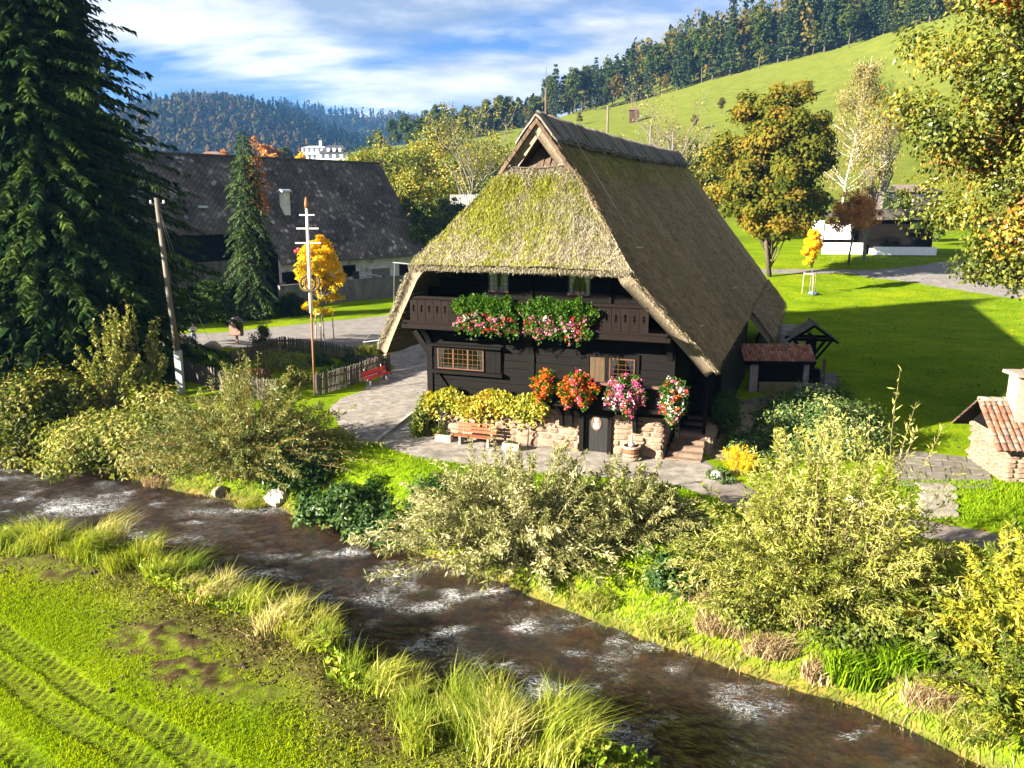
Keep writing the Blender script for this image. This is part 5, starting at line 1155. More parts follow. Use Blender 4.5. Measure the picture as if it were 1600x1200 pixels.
# deep wood
for px, py_, i_, sc, lab in ((1128, 178, 6, .42, 'small brown tree standing alone on the meadow behind the round maple'), (1155, 170, 3, .36, 'small green tree on the meadow just right of the lone brown one'), (905, 196, 4, .34, 'little yellow tree on the meadow above the roof ridge'), (1085, 205, 6, .40, 'low brown tree on the meadow behind the bare tree'), (1265, 150, 4, .34, 'small yellow shrub tree on the meadow beside the birch top')):
    plant(i_, hit(px, py_) + np.array([0, 0, -.3]), sc, px*.7, lab, 'single trees on the meadow')
LF_HILLWOOD = leafmat('hill_wood_leaves', [(0, (.008, .016, .006)), (.4, (.018, .030, .009)), (.55, (.034, .048, .010)), (.78, (.075, .074, .013)), (1, (.12, .080, .017))], trans=.2, gloss=.0, isl=.35)
def deep_wood():
    r = np.random.default_rng(77); n = 700; Ps, Ds, vs, Ls = [], [], [], []
    xx = r.uniform(-50, 420, n); ye, ze = hill_edge(xx); yy = ye + 8 + r.random(n)**1.1*150; zz = T(xx, yy); hh = r.uniform(20, 31, n)*(.62+.38*sstep(-20, 100, xx)); kd = r.random(n)
    q = 80; f = r.random((n, q))**.8; az = r.uniform(0, 6.28, (n, q)); fir = (kd < .5)[:, None]
    rad = np.where(fir, 3.4*(1-f)**.8, 4.4*np.sqrt(np.clip(1-(2*f-1)**2, 0, 1)))*r.uniform(.5, 1.05, (n, q))
    P = np.stack([xx[:, None]+rad*np.cos(az), yy[:, None]+rad*np.sin(az), zz[:, None]+hh[:, None]*(.15+.85*f)], -1).reshape(-1, 3)
    o = np.stack([np.cos(az), np.sin(az), np.full((n, q), -.5)], -1).reshape(-1, 3)
    v = np.repeat(np.where(kd < .5, .25*r.random(n)+.25, .5+.5*r.random(n)), q)
    nv_ = nrm(o + np.array([0, 0, .9]) + r.normal(0, .3, o.shape)); D = rdir(len(P), r)+np.array([0, 0, -.8]); D = nrm(D-nv_*np.sum(D*nv_, 1, keepdims=True))
    w = foliage('hill_wood', P, D, r.uniform(1.4, 3.0, len(P)), 1.6, v, LF_HILLWOOD, S=np.cross(nv_, D))
    tag(w, 'dense mixed wood covering the hill above the row of edge trees', 'forest', kind='stuff')
deep_wood()

# ------------------------------------------------------------------ shrubs along the stream
def sh_at(px, py, name, label, cat='shrub', group=None):
    p = hit(px, py); return thing(name, label, cat, tuple(p), 0, group), p
root, p = sh_at(820, 868, 'willow_shrub', 'large silvery willow shrub overhanging the stream before the farmhouse')
arching_shrub(root, 310, 4.6, 4.9, .21, .050, 165, LF_WILLOW, seed=2, arch=.62, base_r=1.3, vspread=(.1, .85), squash=(1.15, .62), start=.12, spread_pow=.5, zmin=-.9)
root, p = sh_at(985, 838, 'willow_shrub', 'smaller brownish willow shrub on the grass right of the silvery willow')
arching_shrub(root, 120, 2.9, 2.5, .20, .05, 130, LF_WILLOW, seed=3, arch=.5, base_r=.6, vspread=(-.1, .6), start=.15)
root, p = sh_at(1270, 960, 'willow_shrub', 'broad yellow green willow shrub on the right bank')
arching_shrub(root, 330, 6.0, 4.0, .175, .042, 165, LF_WILLOWY, seed=5, arch=.5, base_r=1.2, vspread=(.1, .9), squash=(1.05, .6), start=.08, spread_pow=.55, zmin=-.6)
# the tall shoots on top of it
root, p = sh_at(1335, 905, 'willow_shoots', 'tall bare willow shoots standing above the yellow green willow')
arching_shrub(root, 34, 6.6, 2.8, .24, .05, 48, LF_WILLOWY, seed=8, arch=.12, base_r=1.3, vspread=(.5, 1.0), start=.4, squash=(1, .5))
root, p = sh_at(390, 742, 'osier_shrub', 'wide olive osier shrub with orange stems beside the yard')
arching_shrub(root, 400, 5.6, 5.6, .20, .048, 100, LF_OLIVE, seed=6, arch=.55, base_r=.8, bark=M('orange_stem', (.22, .10, .03), (.34, .17, .05), 8, .8), vspread=(.1, .85), squash=(1.05, .7), start=.22, spread_pow=.6)
def thicket(px, py, s, H, lab, seed, mat, n=9000, leaf=.2, vs=(.1, .9)):
    root, p = sh_at(px, py, 'bank_shrub', lab)
    mound(root, s, s*.75, H, n, leaf, mat, seed=seed, wl=.55, up=.15, vspread=vs, nclump=70, lump=.6, shell=.5)
    r = np.random.default_rng(seed+50)
    return root, p
thicket(40, 700, 4.8, 4.2, 'bushy green shrub on the far left bank below the spruce', 1, LF_ALDER, 15000, .26)
thicket(175, 722, 4.4, 3.8, 'pale leafed shrub on the left bank in front of the utility pole', 2, LF_ALDER, 14000, .24, (.3, 1))
thicket(120, 645, 3.6, 3.0, 'sunny yellow green shrub behind the bank shrubs at left', 3, LF_YGREEN, 9000, .24)
thicket(262, 722, 3.0, 2.6, 'low brownish shrub on the bank under the osier', 4, LF_OLIVE, 8000, .2, (.3, 1))
thicket(470, 745, 2.4, 1.6, 'dark green nettle clump on the bank left of the grass slope', 5, LF_GREEN, 7000, .22)
thicket(540, 800, 2.2, 1.3, 'deep green leafy clump at the water edge under the grass slope', 6, LF_GREEN, 8000, .26)
thicket(610, 832, 1.7, 1.1, 'dark green clump tucked beside the large willow', 7, LF_GREEN, 4500, .22)
thicket(700, 790, 2.0, 1.4, 'green undergrowth behind the left side of the large willow', 18, LF_GREEN, 5000, .2)
thicket(1075, 905, 1.7, 1.3, 'dark bramble clump between the two willows', 8, LF_GREEN, 5500, .18)
thicket(1380, 985, 2.3, 1.7, 'shaded bramble thicket right of the yellow green willow', 9, LF_ALDER, 8000, .17, (.0, .5))  # shade painted in by using only the darker leaf tones
thicket(1480, 1005, 2.0, 1.5, 'shadowy undergrowth below the lime green shrub', 19, LF_ALDER, 7000, .16, (.0, .55))  # darker half of the leaf colours carries the shade here
thicket(1180, 950, 1.5, 1.0, 'low weeds at the foot of the yellow green willow', 20, LF_ALDER, 4500, .15, (.3, .9))
root, p = sh_at(1612, 1040, 'lime_shrub', 'lime yellow feathery shrub at the right edge')
arching_shrub(root, 170, 4.2, 2.5, .22, .06, 140, LF_LIME, seed=13, arch=.45, base_r=.9, vspread=(.1, .9), start=.1, squash=(1, .8))
root, p = sh_at(1600, 1130, 'lime_shrub', 'lower green feathery shrub in the bottom right corner')
arching_shrub(root, 120, 2.6, 1.9, .18, .05, 120, LF_LIME, seed=14, arch=.5, base_r=.8, vspread=(-.1, .6), start=.05)
# upright leafy shoots in front of the spruce
for px, py, pt, lab, sd in ((178, 640, 452, 'tallest upright leafy shoots rising in front of the spruce', 3), (228, 630, 470, 'upright leafy shoots right of the tallest ones by the pole', 4), (30, 640, 530, 'upright leafy shoots at the far left edge of the bank', 6)):
    root, p = sh_at(px, py, 'young_alder', lab, 'shrub')
    arching_shrub(root, 30, height_at(p, pt), 1.5, .2, .13, 85, LF_ALDER, seed=sd, arch=.1, base_r=.5, vspread=(.4, 1), start=.12, squash=(1, .8), stem_r=.03)
# right garden shrubs
root, p = sh_at(1285, 705, 'rhododendron', 'big rounded rhododendron lit by the sun beside the stone path')
mound(root, 3.3, 2.4, 2.6, 16000, .17, LF_RHODO, seed=3, wl=.42, up=.5, vspread=(.2, .9), nclump=90, lump=.3, shell=.7)
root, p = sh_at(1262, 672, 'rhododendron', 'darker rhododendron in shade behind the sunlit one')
mound(root, 3.6, 2.0, 2.2, 12000, .18, LF_RHODO, seed=4, wl=.42, up=.4, vspread=(.0, .45), nclump=80, lump=.3, shell=.7)  # leaf tones held to the dark end, painting its shade into the colour
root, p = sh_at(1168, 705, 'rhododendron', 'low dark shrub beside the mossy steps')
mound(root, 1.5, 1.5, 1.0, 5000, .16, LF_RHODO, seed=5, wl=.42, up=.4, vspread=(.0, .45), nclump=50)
root, p = sh_at(1155, 738, 'spirea_shrub', 'little orange yellow twiggy shrub at the end of the terrace')
arching_shrub(root, 70, 1.25, .8, .09, .03, 45, LF_YELLOW, seed=6, arch=.2, base_r=.3, vspread=(.0, .5), stem_r=.008)
root, p = sh_at(1130, 748, 'ground_ivy', 'small dark ivy clump by the white stone')
mound(root, .8, .6, .45, 1500, .10, LF_RHODO, seed=7, vspread=(0, .5), nclump=25, stems=False)
# ------------------------------------------------------------------ flowers on the farmhouse
def flower_box(a0, a1, b, ztop, label, seed, pal, hang=1.1, leaf=.11, n_leaf=3200, n_fl=420, flow=.5, fsize=.085, bulge=.28, rnd=6.0, name='flower_box'):
    """planter trough with a cushion of leaves spilling over the rail and blossoms on it; pal = palette values, flow = height fraction the blossoms reach"""
    r = np.random.default_rng(seed); L = a1-a0
    root = thing(name, label, 'flower box', tuple(HW((a0+a1)/2, b, ztop-hang)), -AZ)
    MB().box2((-L*.42, -.10, hang-.42), (L*.42, .12, hang-.22)).build('trough', MAT_TIMBER2, root)
    def cloud(n, zf, out):
        x = r.uniform(-1, 1, n); q = zf*2-1
        wid = np.clip(1-np.abs(q)**rnd, 0, 1)**(1/rnd)*(1+.10*np.sin(zf*9+seed))
        xx = x*wid; rim = np.sqrt(np.clip(1-np.abs(x)**3, .02, 1))*np.sqrt(np.clip(1-np.abs(q)**3, .02, 1))
        y = -bulge*rim*out*(1+.3*np.sin(xx*L*4.1+seed+zf*5))
        low = (.07*np.sin(xx*L*3.3+seed*2)+.06*np.sin(xx*L*8.1+seed))*(1 if L > 2 else 1.8)
        ph_ = np.sin(xx*L*6.3+zf*7+seed*1.7)*.06 + np.sin(xx*L*2.1-zf*11+seed)*.07
        tr_ = (r.random(n) < .12)*r.random(n)*.35
        return np.stack([xx*L/2*(1+ph_)+r.normal(0, .045, n), y+r.normal(0, .03, n), hang*zf+low*(1-zf)+ph_*.8+r.normal(0, .04, n)-tr_*(1-zf)], 1)
    P = cloud(n_leaf, r.random(n_leaf)**.9, r.uniform(.35, 1.05, n_leaf)); D = nrm(np.array([0, -.8, -.1])+rdir(n_leaf, r)*.8)
    foliage('leaves', P, D, leaf*r.uniform(.7, 1.3, n_leaf), leaf*.85, .2+.6*r.random(n_leaf), LF_GERAN, root, r=r)
    P = cloud(n_fl, np.clip(flow*r.beta(1.2, 1.5, n_fl)*1.25, 0, 1), r.uniform(.95, 1.2, n_fl)); v = np.array(pal)[r.integers(0, len(pal), n_fl)]
    pat = (np.sin(P[:, 0]*2.7+seed)+np.sin(P[:, 2]*4.0+seed*3)) > .3
    v = np.where(pat, np.array(pal[:2])[r.integers(0, 2, n_fl)], v) + r.normal(0, .012, n_fl)
    k = np.repeat(np.arange(n_fl), 6); Pk = P[k]+r.normal(0, fsize*.40, (len(k), 3)); D = nrm(np.array([0, -.6, .35])+rdir(len(k), r)*.9)
    foliage('blossoms', Pk, D, fsize*r.uniform(.6, 1.1, len(k)), fsize*.8, np.clip(v[k], 0, 1), LF_FLOWERS, root, r=r)
    return root
LF_GERAN = leafmat('geranium_leaves', [(0, (.018, .050, .006)), (.5, (.045, .105, .012)), (1, (.11, .19, .025))], trans=.3, gloss=.01, isl=.5)
WHT, PNK, MAG, RED, ORA = .05, .27, .42, .52, .80
flower_box(1.55, 4.40, -1.50, 7.02, 'left flower box of the upper balcony, green with pink and red blossoms below', 1, [PNK, RED, WHT, RED, PNK, MAG], 1.5, n_leaf=5600, n_fl=150, flow=.44, bulge=.34, leaf=.12)
flower_box(4.74, 7.74, -1.50, 7.02, 'right flower box of the upper balcony, green with pink, white and red blossoms below', 2, [PNK, WHT, MAG, RED, RED, PNK], 1.55, n_leaf=6000, n_fl=175, flow=.44, bulge=.34, leaf=.12)
flower_box(5.15, 6.15, -1.25, 3.95, 'orange flowers at the left end of the lower gallery', 3, [ORA, ORA, ORA, RED, .93], 1.30, n_leaf=2000, n_fl=110, flow=1.0, bulge=.45, fsize=.10, rnd=2.2)
flower_box(6.32, 7.88, -1.25, 3.92, 'large cushion of orange flowers beside the cellar door', 4, [ORA, ORA, .72, RED, PNK], 1.32, n_leaf=2600, n_fl=190, flow=.95, bulge=.60, fsize=.10, rnd=2.4)
flower_box(8.38, 9.98, -1.25, 3.92, 'large cushion of pink flowers above the barrel', 5, [PNK, MAG, MAG, .30, WHT, RED], 1.36, n_leaf=2600, n_fl=210, flow=.95, bulge=.60, fsize=.10, rnd=2.4)
flower_box(10.65, 11.75, -1.25, 3.90, 'orange, white and pink flowers at the right end of the lower gallery', 6, [ORA, WHT, RED, PNK, WHT], 1.55, n_leaf=2600, n_fl=130, flow=.85, bulge=.5, fsize=.10, rnd=2.4)
# grape vine on the stone base
root = thing('grape_vine', 'yellow leafed grape vine trained along the stone base', 'vine', tuple(HW(2.5, -.15)), -AZ)
r = np.random.default_rng(5); m = MB()
m.tube([(-2.6, .05, 0), (-2.5, -.05, .9), (-1.6, -.1, 1.7), (.2, -.08, 1.95), (2.2, -.08, 1.9)], [.05, .045, .035, .028, .015], 6).tube([(1.9, .05, 0), (2.0, -.05, 1.0), (2.6, -.06, 1.9)], [.04, .035, .02], 5).build('stem', MAT_BARK, root, True)
n = 5200; x = r.uniform(-3.1, 2.9, n); lo = 1.42+.22*np.sin(x*2.3)+.2*(x > 1.6); up = 2.42+.22*np.sin(x*3.1+1)+.3*np.exp(-((x-1.0)/.5)**2)
z = lo+(up-lo)*r.beta(1.6, 1.3, n); dro = r.random(n) < .10; z = np.where(dro, z-r.random(n)*.7, z); y = -.10-.42*r.random(n)*np.sin(np.clip((z-lo)/(up-lo), .1, .9)*np.pi)
foliage('leaves', np.stack([x, y, z], 1), nrm(np.array([0, -.6, -.35])+rdir(n, r)*.75), .19*r.uniform(.6, 1.25, n), .17, np.clip(.66+.2*np.sin(x*1.7+2)+r.normal(0, .16, n), 0, 1), LF_VINE, root, r=r)
root = thing('ivy_climber', 'green climber at the left foot of the house corner', 'climber', tuple(HW(-.7, -.1)), -AZ)
mound(root, .75, .6, 2.3, 2600, .17, LF_ALDER, seed=9, vspread=(.2, .9), nclump=34)
root = thing('ivy_climber', 'dark ivy hanging at the lower right corner of the thatch', 'climber', tuple(HW(12.75, 4.6)), -AZ)
mound(root, .55, 1.5, 2.9, 3600, .15, LF_GREEN, seed=10, vspread=(.0, .6), nclump=40)
# green tuft of day lily by the bench
root, p = sh_at(660, 678, 'day_lily_clump', 'bright green grassy clump left of the brown bench', 'plant')
n = 700; a = rng.uniform(0, 6.28, n); q = rng.random(n)**.5*.55
grass_blades(np.stack([np.cos(a)*q, np.sin(a)*q, 0*a], 1), rng.uniform(.5, 1.0, n), .035, .5, rng.random(n)*.7, 'leaves', LF_LAWN, root)

# ------------------------------------------------------------------ benches, troughs, barrel
MAT_BENCH = M('reddish_brown_bench', (.13, .045, .02), (.20, .078, .036), 4, .6, .3, 20, stretch=(.5, 4, 4))
MAT_REDB = M('red_paint', (.52, .022, .020), (.62, .035, .03), 4, .5)
MAT_CONC = M('grey_concrete', (.22, .21, .19), (.33, .31, .28), 5, .9, .3, 20)
def bench(label, p, rz, L, wood, legmat, back=3):
    root = thing('garden_bench', label, 'bench', tuple(p), rz)
    for i in range(3): MB().box2((-L/2, -.22+i*.15, .42), (L/2, -.22+i*.15+.135, .46)).build('seat_slat', wood, root)
    for i in range(back): MB().bar((-L/2, .25+.035*i, .60+i*.15), (L/2, .25+.035*i, .60+i*.15), .035, .125).build('back_slat', wood, root)
    for s in (-1, 1): MB().box2((s*L*.36-.04, -.2, 0), (s*L*.36+.04, .22, .42)).bar((s*L*.36, .24, .2), (s*L*.36, .36, .98), .07, .05).build('leg', legmat, root)
    return root
bench('reddish brown wooden bench in front of the stone wall', HW(2.05, -.72), -AZ, 1.95, MAT_BENCH, MAT_CONC, 3)
pl, pr_ = hit(569, 604), hit(611, 590)
bench('bright red bench by the picket fence', (pl+pr_)/2 + np.array([.0, -.1, 0]), math.atan2((pr_-pl)[1], (pr_-pl)[0]), 2.5, MAT_REDB, MAT_CONC, 2)
def trough(label, p, rz, L, plants=True):
    root = thing('stone_trough', label, 'planter', tuple(p), rz)
    MB().box2((-L/2, -.17, 0), (L/2, .17, .10)).box2((-L/2, -.17, .1), (L/2, -.11, .36)).box2((-L/2, .11, .1), (L/2, .17, .36)).box2((-L/2, -.11, .1), (-L/2+.07, .11, .36)).box2((L/2-.07, -.11, .1), (L/2, .11, .36)).build('basin', M('pink_sandstone', (.30, .19, .145), (.38, .25, .19), 6, .9, .4, 20), root)
    mound(root, L*.42, .12, .18, 350, .08, LF_GREEN, seed=int(L*100), z0=.3, nclump=14, stems=False)
trough('pink sandstone trough left of the brown bench', HW(.42, -.62), -AZ, .8)
trough('pink sandstone trough right of the brown bench', HW(3.9, -.85), -AZ, .8)
trough('small stone trough on the yard edge by the green clump', HW(-1.15, .1), -AZ+.3, .6)
# barrel table with a tap column (old churn on stone)
root = thing('barrel_fountain', 'wooden barrel churn with metal hoops standing on a stone by the cellar door', 'barrel', tuple(HW(9.30, -.42)), -AZ)
MB().lathe([(0, .0), (.36, .0), (.40, .10), (.36, .2), (.0, .2)], 10).build('stone_foot', MAT_STEP, root, True)
MB().lathe([(0, .2), (.30, .2), (.345, .42), (.33, .66), (.29, .66), (.28, .60), (0, .60)], 18).build('barrel', M('barrel_staves', (.12, .045, .02), (.19, .08, .035), 5, .6, .3, 20, stretch=(6, 6, .4)), root)
MB().lathe([(.325, .27), (.338, .27), (.345, .33), (.33, .33)], 18).lathe([(.345, .60), (.40, .60), (.40, .68), (.335, .68)], 18).build('hoop', M('pale_hoop', (.30, .24, .17), (.40, .33, .25), 6, .6), root)
MB().lathe([(.10, .62), (.16, .66), (.13, .80), (.05, .84), (.03, 1.15), (0, 1.15)], 12).build('plunger', MAT_ALU, root, True)
# white drain kerb and boulder edge of the terrace
def strip(name, A, B, w, h, mat, label, n=24):
    A, B = np.asarray(A), np.asarray(B); t = np.linspace(0, 1, n)[:, None]; P = A*(1-t)+B*t; d = nrm((B-A)[None])[0]; s = np.array([-d[1], d[0], 0])*w/2
    m = MB()
    for i in range(n-1):
        q = (P[i]+P[i+1])/2; q[2] = float(T(q[0], q[1]))
        m.bar(q-d*np.linalg.norm(B-A)/n*.48+[0, 0, h/2], q+d*np.linalg.norm(B-A)/n*.48+[0, 0, h/2], w*rng.uniform(.9, 1.05), h+.1)
    o = m.build(name, mat, None); struct(o, label); return o
strip('kerb', hit(588, 692), hit(652, 642), .16, .10, MAT_CONC, 'pale kerb stones along the edge of the yard', 22)

# ------------------------------------------------------------------ mossy stone steps and walls at the right flank
root = thing('mossy_steps', 'long flight of mossy stone slabs climbing beside the wooden stair', 'steps', tuple(HW(13.1, 1.2)), -AZ)
for i in range(15):
    y0 = i*.62 if i > 5 else i*.42+.0
    y0 = .42*min(i, 6)+.68*max(0, i-6); dd = .46 if i < 6 else .66
    z = .09*min(i, 6)
    MB().box((.0+.03*i, y0, z-.18), (1.30-.015*i, dd, .36), jit=.012).build('step', MAT_MOSSY, root)
root = thing('low_stone_wall', 'low rough stone wall between the wooden stair and the mossy steps', 'wall', tuple(HW(12.38, 2.1)), -AZ)
r_ = random.Random(3)
for k in range(3):
    y = -.6
    while y < 3.2:
        w = r_.uniform(.3, .6); link('stone', r_.choice(STONES), root, (.06, y+w/2, .12+k*.25), (0, 0, math.pi/2), (w, .2, .25)); y += w
MB().box2((-.2, -.6, 0), (.05, 3.2, .84)).build('wall_core', MAT_MORTAR, root)

# ------------------------------------------------------------------ tiles
MAT_TILE = M('weathered_clay_tile', (.16, .055, .032), (.30, .12, .07), 7, .85, .5, 25, rand=.38, c3=(.22, .19, .16), c3scale=5, c3lo=.5, c3hi=.62)
MAT_TILE_O = M('orange_clay_tile', (.12, .040, .020), (.20, .075, .038), 7, .85, .5, 25, rand=.38, c3=(.13, .112, .095), c3scale=4, c3lo=.44, c3hi=.56)
def tile_mesh(w, l, mat, name='tile'):
    n = 7; t = np.linspace(0, np.pi, n); V = []
    for y, s in ((0, 1.0), (l, .86)):
        for a in t: V.append((-math.cos(a)*w*.5*s, y, math.sin(a)*w*.42*s+.012*(y == 0)))
    V = np.array(V); F = [[i, i+1, n+i+1, n+i] for i in range(n-1)]
    Vi = V - np.array([0, 0, .018]); F2 = [[q+2*n for q in f[::-1]] for f in F] + [[i+1, i, 2*n+i, 2*n+i+1] for i in range(n-1)]
    return mesh_data(name, np.concatenate([V, Vi]), [np.array(F+F2)], mat, smooth=True)
# tile roofed shelter over the trough beside the house
root = thing('trough_shelter', 'low open shelter with weathered red tile roof beside the house', 'shelter', tuple(hit(1158, 612)), -R(3))
MAT_PINKST = M('pink_grey_stone', (.20, .155, .15), (.30, .24, .23), 4, .9, .4, 18)
SW = 4.15
MB().box2((.42, -.10, 0), (.90, .12, 1.65)).build('stone_post', MAT_PINKST, root)
MB().box2((3.55, -.10, 0), (3.85, .18, 1.75)).build('stone_post', MAT_PINKST, root)
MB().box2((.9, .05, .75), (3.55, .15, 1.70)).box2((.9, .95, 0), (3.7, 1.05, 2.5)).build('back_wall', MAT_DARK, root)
MB().box2((.95, -.35, .05), (3.6, .04, .62)).build('trough', MAT_MOSSY, root)
MB().box2((-.02, -.28, 1.72), (SW+.02, -.18, 1.86)).bar((0, -.25, 1.82), (0, 1.15, 2.62), .08, .12).bar((SW, -.25, 1.82), (SW, 1.15, 2.62), .08, .12).build('roof_frame', MAT_TIMBER, root)
pitch = math.atan2(.80, 1.4)
tl = tile_mesh(.20, .40, MAT_TILE)
for rI in range(5):
    for c in range(21):
        s_ = rI*.31; link('tile', tl, root, (.08+c*.20+rng.normal(0, .006), -.30+s_*math.cos(pitch), 1.88+s_*math.sin(pitch)), (pitch-.06, rng.normal(0, .02), rng.normal(0, .015)))
MB().bar((0, .5, 2.25), (SW, .5, 2.25), 1.65, .04, up=(0, -math.sin(pitch), math.cos(pitch))).build('roof_deck', MAT_TIMBER, root)
# stone trough and slab path
root = thing('stone_fountain', 'grey rectangular stone trough with a timber spout post behind the rhododendron', 'fountain', tuple(hit(1266, 622)), -AZ*.6)
MB().box2((-.85, -.5, 0), (.85, -.38, .75)).box2((-.85, .38, 0), (.85, .5, .75)).box2((-.85, -.38, 0), (-.73, .38, .75)).box2((.73, -.38, 0), (.85, .38, .75)).box2((-.73, -.38, 0), (.73, .38, .5)).build('basin', M('grey_stone', (.16, .155, .155), (.25, .24, .235), 4, .9, .4, 18), root)
MB().box2((.62, .6, 0), (.80, .78, 2.2)).build('spout_post', MAT_GREYWOOD, root)
MB().tube([(.7, .66, 1.3), (.5, .1, 1.2)], .05, 6).build('spout', MAT_GREYWOOD, root)
MAT_SLAB = M('grey_slab', (.085, .075, .065), (.15, .135, .115), 3, .95, .5, 14, rand=.2, c3=(.10, .105, .05), c3scale=1.3)
root = thing('slab_walk', 'narrow walk of grey stone slabs leading past the fountain', 'path')
A_, B_ = hit(1287, 655), hit(1297, 585)
for i in range(11):
    t = (i+.5)/11; q = A_*(1-t)+B_*t; q = onT(q[0], q[1]); MB().box((q[0], q[1], q[2]+.03), (1.0, np.linalg.norm(B_-A_)/11*.94, .10), jit=.012).build('slab', MAT_SLAB, root)
A_, B_ = hit(1232, 562), hit(1232, 508)
root = thing('slab_walk', 'grey slab walk along the rear flank of the farmhouse', 'path')
for i in range(14):
    t = (i+.5)/14; q = A_*(1-t)+B_*t; q = onT(q[0], q[1]); MB().box((q[0], q[1], q[2]+.03), (1.5, np.linalg.norm(B_-A_)/14*.94, .10), jit=.012).build('slab', MAT_SLAB, root)
# yard soil strip beside the steps
sheet('soil_strip', [(1150,628),(1150,655),(1158,690)], [(1225,612),(1220,640),(1190,680)], M('damp_soil', (.055, .045, .032), (.10, .085, .06), 2, .95, .5, 14), 'bare damp soil between mossy steps and shelter', 30, 10, .02)
# roofed timber press (open gabled roof on a thick braced post)
root = thing('roofed_press', 'dark timber press under its own little gabled shingle roof', 'press', tuple(hit(1262, 600)), -R(10))
wp = MB().box2((-.28, -.28, .3), (.28, .28, 2.9))
wp.build('post', MAT_TIMBER, root)
MB().box2((-.85, -.7, 0), (.85, .7, .45)).build('press_bed', MAT_TIMBER, root)
MB().box2((-.62, -.35, .45), (.62, .35, 1.0)).build('press_block', MAT_TIMBER, root)
MB().box2((-1.25, -.75, 2.80), (1.25, -.60, 2.98)).box2((-1.25, .60, 2.80), (1.25, .75, 2.98)).box2((-.09, -.95, 2.98), (.09, .95, 3.12)).build('beam', MAT_TIMBER, root)
for s in (-1, 1):
    MB().bar((s*.2, -.5, 1.6), (s*1.05, -.66, 2.82), .14, .14).build('brace', MAT_TIMBER, root); MB().bar((s*.2, .5, 1.6), (s*1.05, .66, 2.82), .14, .14).build('brace', MAT_TIMBER, root)
    MB().bar((0, -.72, 3.72), (s*1.45, -.72, 2.72), .12, .14).build('rafter', MAT_TIMBER, root); MB().bar((0, .72, 3.72), (s*1.45, .72, 2.72), .12, .14).build('rafter', MAT_TIMBER, root)
    for i in range(7):
        d0, d1 = i*.235, i*.235+.30; f = 1.0/1.45
        for jn in range(8): MB().bar((s*d0, -1.0+jn*.255, 3.86-d0*f+.02), (s*d1, -1.0+jn*.255, 3.84-d1*f+.035+.0), .235, .03, up=(s*.55, 0, .83)).build('shingle', MAT_SHINGLE, root) if False else None
MAT_SHINGLE = M('grey_shingle', (.060, .046, .036), (.12, .10, .08), 6, .9, .5, 20, rand=.35, c3=(.055, .065, .025), c3scale=3)
shm = mesh_data('shingle', BOXV*np.array([.33, .24, .03]), BOXF, MAT_SHINGLE)
an = math.atan2(1.0, 1.45)
for s in (-1, 1):
    for i in range(7):
        for jn in range(8):
            d0 = (i+.5)*.225; link('shingle', shm, root, (s*d0*math.cos(an)*1.0, -.92+jn*.262, 3.90-d0*math.sin(an)+.0), (0, s*(an-.06), rng.normal(0, .03)))
MB().tube([(0, -1.08, 3.94), (0, 1.08, 3.94)], .09, 6).build('ridge_cap', MAT_GREYWOOD, root)

# ------------------------------------------------------------------ bake house at the right edge
bp_ = hit(1568, 754)
BR = -R(6)
root = thing('bake_oven_hut', 'small stone bake oven hut with red tile roof and chimney at the right edge', 'hut', tuple(bp_), BR)
MB().box2((.0, .0, -.3), (5.0, 3.2, 1.75)).build('wall', MAT_MORTAR, root)
rr_ = random.Random(8); z = 0
while z < 1.6:
    h = rr_.uniform(.17, .26); x = 0.0
    while x < 4.9:
        w = rr_.uniform(.28, .6); link('stone', rr_.choice(STONES), root, (x+w/2, -.03, z+h/2), (0, 0, 0), (w-.02, .11, h-.018)); x += w
    y = 0.0
    while y < 3.1:
        w = rr_.uniform(.28, .6); link('stone', rr_.choice(STONES), root, (-.03, y+w/2, z+h/2), (0, 0, -math.pi/2), (w-.02, .11, h-.018)); y += w
    z += h
ev = 1.80; pit = R(36); run = 2.55
MB().prism([(-.05, -.0, 1.75), (-.05, 3.2, 1.75), (-.05, 1.6, 1.75+1.6*math.tan(pit))], (5.1, 0, 0)).build('gable', MAT_TIMBER, root)
tl2 = tile_mesh(.235, .50, MAT_TILE_O)
for sd, rows in ((0, 7), (1, 7)):
    for rI in range(rows):
        for c in range(24):
            s_ = rI*.385
            if sd == 0: link('tile', tl2, root, (-.55+c*.235+rng.normal(0, .006), -.58+s_*math.cos(pit), ev-.36+s_*math.sin(pit)), (pit-.055, rng.normal(0, .02), rng.normal(0, .012)))
            elif c % 1 == 0: link('tile', tl2, root, (-.55+c*.235, 3.78-s_*math.cos(pit), ev-.36+s_*math.sin(pit)), (pit-.055, 0, math.pi))
zr = ev-.36+run*1.045*math.tan(pit)*math.cos(pit)/math.cos(pit)*1.0
MB().bar((-.6, .55, ev+.43), (5.1, .55, ev+.43), 2.65, .05, up=(0, -math.sin(pit), math.cos(pit))).bar((-.6, 2.65, ev+.43), (5.1, 2.65, ev+.43), 2.65, .05, up=(0, math.sin(pit), math.cos(pit))).build('roof_deck', MAT_TIMBER, root)
for c in range(12): link('ridge_tile', mesh_data('ridge_tile', np.concatenate([(BOXV*0)]), BOXF, MAT_TILE) if False else tile_mesh(.34, .52, MAT_SLAB, 'ridge_tile'), root, (-.62+c*.47, 1.6, ev+1.22), (0, .04, -math.pi/2)) if c == 0 else link('ridge_tile', bpy.data.meshes['ridge_tile'], root, (-.62+c*.47, 1.6, ev+1.22), (0, .04, -math.pi/2))
MAT_CHIM = M('grey_chimney_stone', (.17, .15, .12), (.25, .22, .18), 3, .9, .4, 14)
